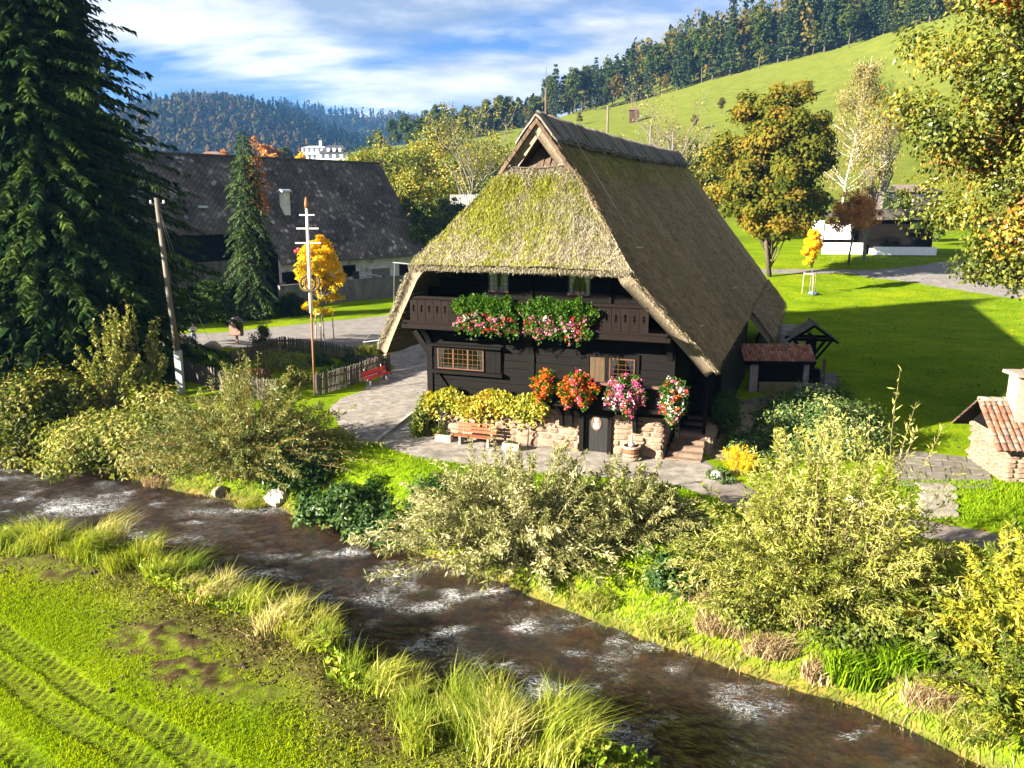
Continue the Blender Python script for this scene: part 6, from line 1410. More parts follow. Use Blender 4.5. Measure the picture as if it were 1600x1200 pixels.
CX = .45; ch = MB().box2((CX, .72, ev+.4), (CX+.85, 1.62, ev+2.0)).box2((CX, .72, ev+2.0), (CX+.2, 1.62, ev+2.38)).box2((CX+.65, .72, ev+2.0), (CX+.85, 1.62, ev+2.38)).box2((CX+.2, 1.42, ev+2.0), (CX+.65, 1.62, ev+2.38)).build('chimney', MAT_CHIM, root)
MB().box((CX+.42, 1.17, ev+2.45), (1.2, 1.25, .12), jit=.012).build('cap_slab', MAT_CHIM, ch)
MB().lathe([(0, .0), (.17, .02), (.20, .10), (.12, .19), (0, .21)], 8, (CX+.42, 1.1, ev+2.51)).build('cap_stone', MAT_STEP, ch, True)
MB().box2((CX-.05, .60, ev+.55), (CX+.9, .80, ev+.70)).build('flashing', MAT_ALU, ch)
# patio, garden steps, white edging stones
root = thing('stone_patio', 'patio of large dark paving slabs in front of the bake oven hut', 'patio')
quad_ = [hit(1392, 703)[:2], hit(1540, 718)[:2], hit(1555, 765)[:2], hit(1400, 760)[:2]]
for i in range(5):
    for j_ in range(5):
        def bl(s, t): return (quad_[0]*(1-s)+quad_[1]*s)*(1-t)+(quad_[3]*(1-s)+quad_[2]*s)*t
        g_ = .006; sh_ = .35*(j_ % 2)/5; x0_, x1_ = max(0, i/5-sh_), (1 if i == 4 else (i+1)/5-sh_); c4 = [bl(x0_+g_, j_/5+g_), bl(x1_-g_, j_/5+g_), bl(x1_-g_, (j_+1)/5-g_), bl(x0_+g_, (j_+1)/5-g_)]
        zt = .045+rng.normal(0, .006); zb = float(min(T(q[0], q[1]) for q in c4))
        MB().prism([(q[0], q[1], -.25) for q in c4][::-1], (0, 0, .25+zt)).build('slab', MAT_SLAB, root)
root = thing('garden_steps', 'short flight of pale stone steps from the footpath to the patio', 'steps')
S0, S1 = hit(1466, 806), hit(1464, 764)
for i in range(4):
    t = i/3.0; q = S0*(1-t)+S1*t; MB().box((q[0], q[1]+.12, -.52+.15*i), (1.35, .62, .30), jit=.012).build('step', M('pale_step_stone', (.15, .135, .11), (.23, .21, .17), 3, .9, .4, 16, c3=(.08, .075, .045), c3scale=2) if i == 0 else bpy.data.materials['pale_step_stone'], root)
def rock_mesh(seed, sub=10):
    r = np.random.default_rng(seed); n, m = sub, sub*2
    th = np.linspace(0, np.pi, n); ph = np.linspace(0, 2*np.pi, m, endpoint=False)
    TH_, PH = np.meshgrid(th, ph, indexing='ij'); d = np.stack([np.sin(TH_)*np.cos(PH), np.sin(TH_)*np.sin(PH), np.cos(TH_)], -1)
    q = nrm(r.normal(size=(9, 3))); w = r.uniform(.55, .95, 9)
    rad = np.ones(d.shape[:2])
    for k in range(9):
        c = d @ q[k]; rad = np.where(c > .25, np.minimum(rad, w[k]/np.maximum(c, .25)), rad)
    V = (d*rad[..., None]); V = V.reshape(-1, 3)
    i = np.arange(n-1)[:, None]*m; j = np.arange(m)[None]; k = (j+1) % m
    return V, np.stack([i+j, i+m+j, i+m+k, i+k], -1).reshape(-1, 4)
def rock(px, py, s, label, mat, seed, name='boulder', cat='stone'):
    V, F = rock_mesh(seed); p = hit(px, py); o = mk(name, V*np.array(s), F, mat, None, False, loc=tuple(p+np.array([0, 0, s[2]*.45])), rot=(0, 0, seed*1.3)); return tag(o, label, cat)
MAT_ROCKW = M('pale_rock', (.40, .37, .34), (.54, .51, .47), 4, .9, .5, 12)
MAT_ROCK = M('grey_brown_rock', (.14, .115, .09), (.26, .22, .18), 3, .9, .6, 10)
rock(1118, 748, (.34, .3, .26), 'white stone at the end of the terrace beside the ivy', MAT_ROCKW, 1)
rock(1348, 790, (.34, .26, .24), 'white edging stone on the grass above the footpath', MAT_ROCKW, 2)
rock(1412, 800, (.30, .26, .2), 'white edging stone nearest the garden steps', MAT_ROCKW, 3)
rock(1278, 784, (.3, .25, .2), 'white edging stone half hidden behind the willow shoots', MAT_ROCKW, 4)
rock(1330, 782, (.26, .2, .17), 'small pale edging stone beside the larger white one', MAT_ROCKW, 14)
rock(432, 786, (.55, .45, .5), 'pale boulder at the water edge under the osier', M('light_boulder', (.24, .21, .18), (.40, .36, .31), 3, .9, .5, 10), 5)
rock(342, 772, (.42, .32, .26), 'dark boulder at the water edge left of the pale one', MAT_ROCK, 6)
rock(287, 548, (.85, .7, .8), 'grey brown boulder on the grass beside the utility pole', M('warm_boulder', (.24, .19, .14), (.34, .28, .22), 3, .9, .5, 8), 7)
rock(331, 548, (.85, .6, .62), 'pale pointed boulder on the grass between pole and info box', bpy.data.materials['warm_boulder'], 8)
# pebbles and clods of the eroded near bank and the dug patches, too many to count
def pebbles(name, label, cat, spots, n_each, smin, smax, mat, seed):
    r = np.random.default_rng(seed); V0, F0 = rock_mesh(seed, 4); Vs, Fs, k = [], [], 0
    for px, py, rx, ry, zz in spots:
        q = gz(px, py, zz)
        for i in range(n_each):
            x, y = q[0]+r.normal(0, rx), q[1]+r.normal(0, ry); z = float(T(x, y)); s = r.uniform(smin, smax); a = r.uniform(0, 6.28)
            Rm = np.array([[math.cos(a), -math.sin(a), 0], [math.sin(a), math.cos(a), 0], [0, 0, 1]])
            Vs.append((V0*np.array([s*r.uniform(.8, 1.6), s, s*r.uniform(.5, .9)])) @ Rm.T + [x, y, z+s*.15]); Fs.append(F0+k); k += len(V0)
    return tag(mk(name, np.concatenate(Vs), np.concatenate(Fs), mat), label, cat, kind='stuff')
pebbles('bank_pebbles', 'grey brown pebbles on the eroded near bank', 'pebbles', ((268,905,.35,.2,-1.7),(345,935,.6,.2,-1.6),(395,955,.6,.2,-1.6),(445,985,.5,.25,-1.7)), 40, .03, .11, MAT_ROCK, 61)
pebbles('soil_clods', 'dark clods of dug earth on the near bank', 'clods', ((268,1005,.9,.35,-1.2),(300,1045,.7,.4,-1.2),(240,985,.6,.25,-1.2),(60,882,1.0,.28,-1.2),(95,900,.7,.25,-1.2),(330,1075,.8,.35,-1.2)), 110, .025, .085, M('dark_soil', (.020, .013, .008), (.055, .036, .020), 5, .95, c3=(.11, .08, .035), c3scale=4), 62)

# ------------------------------------------------------------------ barn
MAT_SLATE = None
def slate_material():
    m, nt, N, L, b = _nt('diamond_slate'); b.inputs['Roughness'].default_value = .75; b.inputs['Specular IOR Level'].default_value = .25
    a1 = N.new('ShaderNodeAttribute'); a1.attribute_name = 'su'; a2 = N.new('ShaderNodeAttribute'); a2.attribute_name = 'sv'
    cb = N.new('ShaderNodeCombineXYZ'); L.new(a1.outputs['Fac'], cb.inputs[0]); L.new(a2.outputs['Fac'], cb.inputs[1])
    mp_ = N.new('ShaderNodeMapping'); mp_.inputs['Rotation'].default_value = (0, 0, R(45)); mp_.inputs['Scale'].default_value = (2.3, 2.3, 1); L.new(cb.outputs[0], mp_.inputs[0])
    ck = N.new('ShaderNodeTexBrick'); ck.inputs['Scale'].default_value = 1.0; ck.offset = 0.0; ck.inputs['Brick Width'].default_value = 1.0; ck.inputs['Row Height'].default_value = 1.0; ck.inputs['Mortar Size'].default_value = .06
    ck.inputs['Color1'].default_value = (.072, .058, .047, 1); ck.inputs['Color2'].default_value = (.125, .103, .084, 1); ck.inputs['Mortar'].default_value = (.022, .018, .015, 1); L.new(mp_.outputs[0], ck.inputs[0])
    wn_ = N.new('ShaderNodeTexWhiteNoise'); wn_.noise_dimensions = '2D'; fl = N.new('ShaderNodeVectorMath'); fl.operation = 'FLOOR'; L.new(mp_.outputs[0], fl.inputs[0]); L.new(fl.outputs[0], wn_.inputs[0])
    rp = ramp(N, [(.80, (0, 0, 0)), (.97, (1, 1, 1))]); L.new(wn_.outputs[0], rp.inputs[0])
    nz = N.new('ShaderNodeTexNoise'); nz.inputs['Scale'].default_value = .35; nz.inputs['Detail'].default_value = 6; L.new(cb.outputs[0], nz.inputs[0]); r2 = ramp(N, [(.42, (0, 0, 0)), (.62, (1, 1, 1))]); L.new(nz.outputs[0], r2.inputs[0])
    mul = N.new('ShaderNodeMath'); mul.operation = 'MULTIPLY'; L.new(rp.outputs[0], mul.inputs[0]); L.new(r2.outputs[0], mul.inputs[1])
    mx = N.new('ShaderNodeMixRGB'); L.new(mul.outputs[0], mx.inputs[0]); L.new(ck.outputs[0], mx.inputs[1]); mx.inputs[2].default_value = (.36, .33, .30, 1)
    n3 = N.new('ShaderNodeTexNoise'); n3.inputs['Scale'].default_value = .22; n3.inputs['Detail'].default_value = 7; L.new(cb.outputs[0], n3.inputs[0]); r3 = ramp(N, [(.40, (.55, .55, .55)), (.65, (1.3, 1.25, 1.2))]); L.new(n3.outputs[0], r3.inputs[0])
    mu = N.new('ShaderNodeMixRGB'); mu.blend_type = 'MULTIPLY'; mu.inputs[0].default_value = 1; L.new(mx.outputs[0], mu.inputs[1]); L.new(r3.outputs[0], mu.inputs[2])
    L.new(mu.outputs[0], b.inputs['Base Color'])
    bp = N.new('ShaderNodeBump'); bp.inputs['Strength'].default_value = .8; bp.inputs['Distance'].default_value = .06; L.new(ck.outputs['Fac'], bp.inputs['Height']); bp.invert = True; L.new(bp.outputs[0], b.inputs['Normal'])
    return m
MAT_SLATE = slate_material()
MAT_PLASTER = M('stained_plaster', (.52, .48, .41), (.66, .615, .54), 1.5, .9, .2, 10, c3=(.27, .245, .21), c3scale=.6)
MAT_OLDCON = M('dark_stained_concrete', (.10, .092, .084), (.18, .165, .148), 1.2, .95, .4, 8, stretch=(1, 1, .4), c3=(.12, .11, .10), c3scale=.8)
MAT_WPLANK = M('grey_barn_plank', (.10, .085, .07), (.17, .145, .12), 4, .9, .4, 15, stretch=(5, 5, .4), rand=.25)
BAZ = R(39.4)                     # ridge runs away to the right
bd_ = np.array([math.sin(BAZ), math.cos(BAZ), 0]); bn_ = np.array([math.cos(BAZ), -math.sin(BAZ), 0])   # ridge direction, outward normal of the visible slope
eaveR = at(660, 391, 108.0)       # right end of the visible eave
eave_z = float(eaveR[2])
ridgeR = at(583, 255, 112.5)
half_w = float(np.dot(eaveR-ridgeR, bn_)); ridge_z = float(ridgeR[2])
base0 = np.array([eaveR[0], eaveR[1], 0.0])
barn = thing('barn', 'big old barn with dark slate roof and pale plaster wall behind the spire spruce', 'barn', tuple(base0), math.pi/2-BAZ)   # local x = along the ridge (away), y = behind the slope, z
BL = 44.0
def bw(x, y, z): return (x, y, z)
def roof_sheet(x0, x1, y0, z0, y1, z1, name, thick=.18):
    n, m = 2, 2
    L_ = math.hypot(y1-y0, z1-z0)
    V = np.array([(x0, y0, z0), (x1, y0, z0), (x1, y1, z1), (x0, y1, z1)], float); nn = np.cross(V[1]-V[0], V[3]-V[0]); nn /= np.linalg.norm(nn); nn *= np.sign(nn[2])
    Vb = V - nn*thick; V8 = np.concatenate([V, Vb]); F = np.array([[0, 1, 2, 3], [7, 6, 5, 4], [0, 4, 5, 1], [1, 5, 6, 2], [2, 6, 7, 3], [3, 7, 4, 0]])
    su = np.array([x0, x1, x1, x0]*2); sv = np.array([0, 0, L_, L_]*2)
    return mk(name, V8, F, MAT_SLATE, barn, False, {'su': su, 'sv': sv})
xL = -22.0                        # where the lower eave of the right part begins
roof_sheet(xL, .4, -.5, eave_z-.5, half_w, ridge_z, 'roof_slope'); 
fL = .30
yL, zL = half_w*fL-.5, eave_z+(ridge_z-eave_z)*fL-.5
roof_sheet(-BL, xL, yL, zL-.0, half_w, ridge_z-.001, 'roof_slope')
roof_sheet(-BL, .4, half_w*2+.5, eave_z-.5, half_w, ridge_z-.004, 'roof_slope')
MB().tube([(-BL, half_w, ridge_z+.03), (.4, half_w, ridge_z+.03)], .16, 6).build('ridge_cap', M('ridge_slate', (.05, .042, .036), (.08, .07, .06), 2, .8), barn)
MB().box2((xL+.2, .25, -.4), (-.1, .45, eave_z+.05)).prism([(-.1, .45, -.4), (-.1, half_w*2-.3, -.4), (-.1, half_w*2-.3, eave_z), (-.1, half_w, ridge_z-.5), (-.1, .45, eave_z)], (-.2, 0, 0)).build('plaster_wall', MAT_PLASTER, barn)
MB().tube([(xL, -.62, eave_z-.55), (.4, -.62, eave_z-.55)], .09, 6).build('gutter', MAT_GREYWOOD, barn)
MB().box2((-BL, yL+.9, -.4), (xL+.2, yL+1.1, zL)).build('timber_wall', MAT_TIMBER, barn)
for i in range(60): MB().box2((-BL+6+i*.26, yL+.35, 2.4), (-BL+6+i*.26+.22, yL+.39, 4.9)).build('plank', MAT_WPLANK, barn) if 12 < i < 60 else None
MB().prism([(xL+.2, .45, -.4), (xL+.2, half_w*2-.3, -.4), (xL+.2, half_w*2-.3, eave_z), (xL+.2, half_w, ridge_z-.6), (xL+.2, .45, eave_z-.1)], (-.2, 0, 0)).box2((-BL+.5, half_w*2-.5, -.4), (-.3, half_w*2-.3, eave_z)).build('inner_wall', MAT_TIMBER, barn)
# openings in the plaster wall
def barn_open(x0, x1, z0, z1, name, mat, frame=None):
    o = MB().box2((x0, .18, z0), (x1, .262, z1)).build(name, mat, barn)
    MB().box2((x0-.1, .16, z0-.1), (x1+.1, .248, z0)).box2((x0-.1, .16, z1), (x1+.1, .248, z1+.1)).box2((x0-.1, .16, z0), (x0, .248, z1)).box2((x1, .16, z0), (x1+.1, .248, z1)).build('frame', frame or MAT_PLASTER, o)
    return o
barn_open(-3.9, -2.3, 1.9, 3.3, 'window', MAT_DARK, MAT_GREYWOOD)
barn_open(-8.6, -5.6, .2, 3.0, 'gate', M('grey_gate', (.14, .12, .10), (.2, .175, .15), 3, .9), MAT_PLASTER)
barn_open(-13.0, -11.2, 2.4, 3.6, 'window', MAT_DARK, MAT_GREYWOOD)
o = MB().box2((xL+.4, .1, .0), (-15.2, .24, 3.4)).build('gate', MAT_TIMBER2, barn)
# chimney stack through the slope
def on_slope(px, py):
    """where the line of sight meets the barn's near roof slope, in the barn's own axes"""
    g_ = (ridge_z-eave_z)/half_w; n3 = bn_*g_ + np.array([0, 0, 1.0]); p0_ = np.array([eaveR[0], eaveR[1], eave_z]); d = pray(px, py); o_ = np.array([0, 0, CAM_H])
    q_ = o_ + d*np.dot(p0_-o_, n3)/np.dot(d, n3) - base0
    return float(np.dot(q_, bd_)), float(-np.dot(q_, bn_)), float(q_[2])
lx, ly, zc_ = on_slope(446, 330)
ch = MB().box2((lx-.42, ly-.4, zc_-.9), (lx+.42, ly+.4, zc_+2.1)).build('chimney', MAT_PLASTER, barn)
n = 9; t = np.linspace(0, np.pi, n)
MB().prism([(lx-.65, ly-.55*math.cos(a), zc_+2.12+.34*math.sin(a)) for a in t], (1.3, 0, 0)).build('chimney_cap', M('zinc_sheet', (.38, .42, .46), None, 3, .45, metal=.3), ch)
lx, ly, zq = on_slope(316, 325)
MB().box((lx, ly, zq+.12), (.9, .8, .25)).build('skylight', M('zinc_pale', (.42, .44, .45), None, 3, .5), barn)
# retaining wall in front with rails behind it
A_, B_ = hit(438, 482), hit(668, 458)
root = thing('retaining_wall', 'dark stained concrete wall in front of the barn', 'wall')
d_ = nrm((B_-A_)[None])[0]; LW = np.linalg.norm(B_-A_); hw_ = height_at(A_, 447)
MB().bar(A_+[0, 0, hw_/2-.2], B_+[0, 0, hw_/2-.2], .3, hw_+.4).bar(A_+[0, 0, hw_+.02], B_+[0, 0, hw_+.02], .42, .08).build('wall', MAT_OLDCON, root)
MB().bar(A_+[0, .1, hw_/2-.2], A_+np.array([-1.5, 9, hw_/2-.2]), .3, hw_+.38).build('wall_return', MAT_OLDCON, root)
root = thing('cattle_rail', 'grey metal rails standing behind the concrete wall at the barn', 'railing')
a0, a1 = at(562, 436, 96.0), at(600, 440, 97.0)
for z in (0, .45, .9): MB().tube([a0+[0, 0, .75-z], a1+[0, 0, .55-z]], .09, 5).build('rail', MAT_ALU, root)
MB().box(a1+[0, 0, -.3], (.25, .25, 2.0)).build('post', MAT_IRON, root); MB().box(a0+[-.4, 0, -.1], (.7, .3, 2.0)).build('post', MAT_IRON, root)
# grey shed roof seen between barn and house
root = thing('grey_shed', 'small shed with grey corrugated roof behind the thatched roof edge', 'shed', tuple(onT(*(at(722, 330, 120.0)[:2]))), -.1)
zb = float(T(*(at(722, 330, 120.0)[:2]))); z0, z1 = at(722, 338, 120)[2]-zb, at(722, 304, 120)[2]-zb
MB().box2((-1.8, .1, 0), (2.4, 3, z0)).build('wall', MAT_PLASTER, root)
for i in range(16): MB().bar((-1.9+i*.27, -.3, z0-.1), (-1.9+i*.27, 1.8, z1), .20, .05).build('roof_sheet', M('corrugated_grey', (.16, .16, .165), (.22, .22, .225), 3, .6) if i == 0 else bpy.data.materials['corrugated_grey'], root)

# ------------------------------------------------------------------ pole, maypole, info box, person, fence
MAT_POLE = M('grey_pole_wood', (.075, .065, .052), (.135, .12, .10), 4, .85, .4, 12, stretch=(3, 3, .2))
p = hit(284, 614); hh = height_at(p, 309); tx = at(244, 309, p[1])[0]-p[0]
root = thing('utility_pole', 'leaning grey wooden utility pole on a steel foot left of the garden', 'pole', tuple(p))
MB().tube([(0, 0, 1.9), (tx*.5, 0, hh*.5), (tx, 0, hh)], [.17, .15, .12], 10).build('post', MAT_POLE, root, True)
MB().box((-.02, 0, 1.25), (.36, .36, 2.6)).build('steel_foot', M('galvanised_steel', (.30, .34, .36), (.40, .44, .46), 4, .5, metal=.4), root)
MB().tube([(tx-.35, 0, hh-.35), (tx+.45, 0, hh-.3)], .04, 5).build('crossarm', MAT_IRON, root)
for s in (-.33, .0, .4): MB().lathe([(.03, 0), (.07, .05), (.05, .18), (0, .2)], 8, (tx+s, 0, hh-.32)).build('insulator', MAT_WHITE, root)
g1 = hit(312, 540)-p
for k, e in enumerate(((g1[0], g1[1], .0), (g1[0]+.5, g1[1]+1, .0))): MB().tube([(tx+.05, 0, hh-.4), ((tx+e[0])*.5, e[1]*.5, hh*.42), e], .018, 4).build('guy_wire', MAT_ALU, root)
p = hit(492, 616); hh = height_at(p, 303); tx = at(478, 303, p[1])[0]-p[0]
root = thing('maypole', 'white maypole with three crossarms and a dark ring wreath in the garden', 'maypole', tuple(p))
MAT_MAY = M('chipped_white_paint', (.56, .55, .56), (.68, .67, .67), 3, .6, c3=(.34, .30, .30), c3scale=6, c3lo=.58, c3hi=.62)
f = .42
MB().tube([(0, 0, 0), (tx*f, 0, hh*f)], [.065, .06], 8).build('iron_foot', M('rusty_iron', (.12, .055, .03), (.19, .09, .05), 8, .8), root, True)
MB().tube([(tx*f, 0, hh*f), (tx*.94, 0, hh*.93)], [.11, .075], 8).build('shaft', MAT_MAY, root, True)
MB().lathe([(0, 0), (.11, .05), (.12, .3), (.06, .6), (0, .66)], 8, (tx*.95, 0, hh*.93)).build('finial', M('wilted_bush', (.14, .07, .03), (.2, .1, .05), 8, .9), root, True)
for zf, w in ((.90, .42), (.835, .62), (.765, .72)):
    MB().box2((tx*zf-w, -.035, hh*zf-.035), (tx*zf+w, .035, hh*zf+.035)).build('crossarm', MAT_MAY, root)
for dx in (-.13, .13):
    a = np.linspace(0, 2*np.pi, 25); MB().tube(np.stack([tx*.55+dx+.42*np.cos(a), .13*np.sin(a*1)+0*a, hh*.566+.42*np.sin(a)], 1), .065, 6, cap=False).build('wreath_ring', M('dried_wreath', (.05, .035, .02), (.10, .07, .04), 14, .95, .6, 30) if dx < 0 else bpy.data.materials['dried_wreath'], root, True)
for px, py, lab in ((462, 393, 'left'), (466, 390, 'right')):
    q = at(px, py, p[1]-.05)-p
    V, F = rock_mesh(3, 7); mk('red_heart', V*np.array([.12, .05, .12]), F, M('red_heart', (.55, .03, .05), None, 3, .6) if lab == 'left' else bpy.data.materials['red_heart'], root, True, loc=tuple(q))
MB().bar((tx*.60, 0, hh*.60), tuple(at(464, 392, p[1])-p), .03, .03).build('heart_arm', MAT_IRON, root)
# info box on a post
p = hit(371, 538)
root = thing('info_box', 'brown wooden notice box with a little gabled roof on a post', 'notice box', tuple(p), -R(18))
hh = height_at(p, 496)
MB().box2((-.07, -.07, 0), (.07, .07, hh*.35)).build('post', M('red_brown_post', (.12, .045, .022), (.17, .07, .035), 5, .7), root)
MB().box2((-.5, -.22, hh*.33), (.5, .22, hh*.86)).build('cabinet', M('brown_cabinet', (.10, .06, .045), (.15, .095, .07), 4, .7, .2, 16, stretch=(5, 1, .5)), root)
for s in (-1, 1): MB().bar((0, 0, hh+.02), (s*.72, 0, hh*.80), .62, .05, up=(0, 1, 0)).build('roof_board', M('sunlit_roof_board', (.34, .33, .31), (.44, .43, .40), 3, .8) if s < 0 else MAT_GREYWOOD, root) if False else None
for s in (-1, 1):
    o = MB().box((s*.34, 0, hh*.905), (.86, .66, .05), Matrix.Rotation(s*math.atan2(hh*.20, .7), 3, 'Y')).build('roof_board', M('sunlit_roof_board', (.34, .33, .31), (.44, .43, .40), 3, .8) if s < 0 else MAT_GREYWOOD, root)  # pale sun-side board, dark far-side board: light and shade put into the colour
# person
p = hit(304, 541)
def person():
    bmm = bpy.data.meshes.new('body')
    J = {'pel': (0, 0, .95), 'wai': (0, .01, 1.10), 'che': (0, .0, 1.32), 'neck': (0, 0, 1.50), 'head': (0, -.03, 1.62), 'top': (0, -.02, 1.72), 'shl': (.19, 0, 1.43), 'ell': (.27, -.06, 1.18), 'hal': (.13, -.30, 1.20), 'shr': (-.19, 0, 1.43), 'elr': (-.27, -.06, 1.18), 'har': (-.13, -.30, 1.20),
         'hil': (.10, 0, .90), 'knl': (.11, -.02, .50), 'anl': (.12, .02, .09), 'tol': (.14, -.15, .04), 'hir': (-.10, 0, .90), 'knr': (-.13, -.02, .50), 'anr': (-.15, .02, .09), 'tor': (-.18, -.15, .04)}
    Rr = {'pel': .16, 'wai': .15, 'che': .17, 'neck': .06, 'head': .10, 'top': .085, 'shl': .08, 'ell': .055, 'hal': .045, 'shr': .08, 'elr': .055, 'har': .045, 'hil': .105, 'knl': .07, 'anl': .05, 'tol': .04, 'hir': .105, 'knr': .07, 'anr': .05, 'tor': .04}
    ks = list(J); E = [('pel', 'wai'), ('wai', 'che'), ('che', 'neck'), ('neck', 'head'), ('head', 'top'), ('che', 'shl'), ('shl', 'ell'), ('ell', 'hal'), ('che', 'shr'), ('shr', 'elr'), ('elr', 'har'), ('pel', 'hil'), ('hil', 'knl'), ('knl', 'anl'), ('anl', 'tol'), ('pel', 'hir'), ('hir', 'knr'), ('knr', 'anr'), ('anr', 'tor')]
    bmm.from_pydata([J[k] for k in ks], [(ks.index(a), ks.index(b)) for a, b in E], [])
    o = bpy.data.objects.new('person', bmm); C.objects.link(o)
    sk = o.modifiers.new('skin', 'SKIN'); 
    if not bmm.skin_vertices: bpy.context.view_layer.objects.active = o; 
    if bmm.skin_vertices:
        for i, k in enumerate(ks): bmm.skin_vertices[0].data[i].radius = (Rr[k], Rr[k]*.8)
        bmm.skin_vertices[0].data[0].use_root = True
    ss = o.modifiers.new('sub', 'SUBSURF'); ss.levels = 2; ss.render_levels = 2
    dg = bpy.context.evaluated_depsgraph_get(); me = bpy.data.meshes.new_from_object(o.evaluated_get(dg)); bpy.data.objects.remove(o)
    me.name = 'person'; me.materials.clear()
    for mt in (M('white_jumper', (.58, .57, .55), (.66, .65, .63), 10, .9), M('blue_jeans', (.045, .085, .17), (.07, .12, .22), 12, .9), M('skin', (.42, .25, .18), None, 3, .6), M('dark_shoes', (.03, .025, .022), None, 3, .6)): me.materials.append(mt)
    for pg in me.polygons:
        z = pg.center.z; y = pg.center.y
        pg.material_index = 3 if z < .11 else 1 if z < .98 else 2 if z > 1.5 or (y < -.24 and z > 1.0) else 0
        pg.use_smooth = True
    o = link('person', me, None, tuple(p), (0, 0, .4), (1.03,)*3)
    V, F = rock_mesh(8, 9); mk('hair', V*np.array([.115, .125, .10]), F, M('dark_hair', (.05, .03, .02), None, 3, .8), o, True, loc=(0, .02, 1.69))
    MB().box((0, -.36, 1.20), (.26, .09, .12)).build('controller', MAT_IRON, o)
    return tag(o, 'person in white top and blue jeans standing in the lane', 'person')
person()
# picket fences round the cottage garden
pk = mesh_data('picket', np.array([(-.035, -.012, 0), (.035, -.012, 0), (.035, .012, 0), (-.035, .012, 0), (-.035, -.012, 1.02), (.035, -.012, 1.02), (.035, .012, 1.02), (-.035, .012, 1.02), (0, -.012, 1.12), (0, .012, 1.12)]), [np.array([[0, 3, 2, 1], [0, 1, 5, 4], [1, 2, 6, 5], [2, 3, 7, 6], [3, 0, 4, 7]]), [4, 5, 8], [6, 7, 9], [5, 6, 9, 8], [7, 4, 8, 9]], MAT_GREYWOOD)
def fence(pts, label, gap=.125, h=1.0):
    P = [hit(*q) for q in pts]; root = thing('picket_fence', label, 'fence', tuple(P[0])); o0 = P[0]
    for a, b in zip(P[:-1], P[1:]):
        L_ = np.linalg.norm(b-a); az = math.atan2((b-a)[1], (b-a)[0]); n = int(L_/gap); s = np.array([-math.sin(az), math.cos(az), 0])
        for z in (.3, .82): MB().bar(a-o0+s*.04+[0, 0, z*h], b-o0+s*.04+[0, 0, z*h], .04, .07).build('rail', MAT_GREYWOOD, root)
        for i in range(n):
            q = a+(b-a)*(i+.5)/n; q[2] = float(T(q[0], q[1])); link('picket', pk, root, tuple(q-o0), (rng.normal(0, .02), rng.normal(0, .02), az), (1.25, 1, h*rng.uniform(.94, 1.05)))
        for e in (a, b): MB().box((e-o0)+s*.11+[0, 0, .5*h], (.11, .11, 1.15*h)).build('post', MAT_GREYWOOD, root)
fence([(497, 618), (548, 603), (606, 581)], 'grey picket fence along the yard behind the red bench', h=1.15)
fence([(606, 578), (560, 567), (500, 556), (440, 548)], 'low picket fence at the back of the cottage garden by the lane')
fence([(436, 549), (395, 562), (360, 574)], 'picket fence on the left side of the cottage garden')
fence([(286, 592), (330, 606), (372, 618), (430, 628)], 'weathered picket fence at the front of the garden behind the osier', h=1.15)
# stump with palm-like plant
p = hit(606, 583)
root = thing('stump_planter', 'wooden stump carrying a spiky green plant beside the red bench', 'planter', tuple(p))
MB().tube([(0, 0, -.05), (.05, 0, .6), (-.02, .02, 1.5)], [.20, .15, .17], 10).build('stump', MAT_BARK, root, True)
n = 520; a = rng.uniform(0, 6.28, n); 
grass_blades(np.stack([-.9+.35*np.cos(a)+rng.uniform(-.8, .9, n), .3*np.sin(a), 1.25+0*a+.1*rng.random(n)], 1), rng.uniform(.5, .95, n), .05, 1.1, .3+.6*rng.random(n), 'leaves', LF_ALDER, root, bend=1.0)
# garden plants inside the fence
for px, py, rx, rz, lab, mat, sd, nm in ((412, 548, .95, 2.3, 'tall clipped green shrub at the garden corner', LF_MID, 1, 'garden_shrub'), (440, 578, 2.3, 1.5, 'large grey green shrub in the middle of the garden', LF_OLIVE, 2, 'garden_shrub'), (395, 600, 1.5, .9, 'dark red flowering bush in the garden', None, 3, 'rose_bush'), (535, 585, 2.0, .5, 'low green vegetable bed in the garden', LF_GREEN, 4, 'vegetable_bed'), (470, 600, 1.6, .9, 'green leafy bush at the front of the garden', LF_ALDER, 5, 'garden_shrub'), (350, 585, 1.7, .8, 'low dark green bed in the left garden', LF_GREEN, 6, 'vegetable_bed'), (555, 565, 1.0, .6, 'dark green herb clump by the back fence', LF_GREEN, 7, 'vegetable_bed'), (500, 570, 1.1, .8, 'shaded bush beside the maypole', LF_GREEN, 8, 'garden_shrub'), (330, 560, 1.6, .7, 'dark hedge plants beside the boulders', LF_GREEN, 9, 'garden_shrub')):
    root, p = sh_at(px, py, nm, lab, 'plant')
    mound(root, rx, rx*.8, rz, 2600, .16, mat or LF_ALDER, seed=sd, nclump=40, vspread=(.1, .8))
    if mat is None:
        n = 420; r = np.random.default_rng(4); d = rdir(n, r); d[:, 2] = np.abs(d[:, 2]); foliage('blossoms', d*np.array([rx, rx*.8, rz])*r.uniform(.8, 1.05, (n, 1)), rdir(n, r), .13, .11, r.random(n), leafmat('dark_red_petals', [(0, (.16, .02, .03)), (1, (.38, .06, .10))], isl=.5), root)
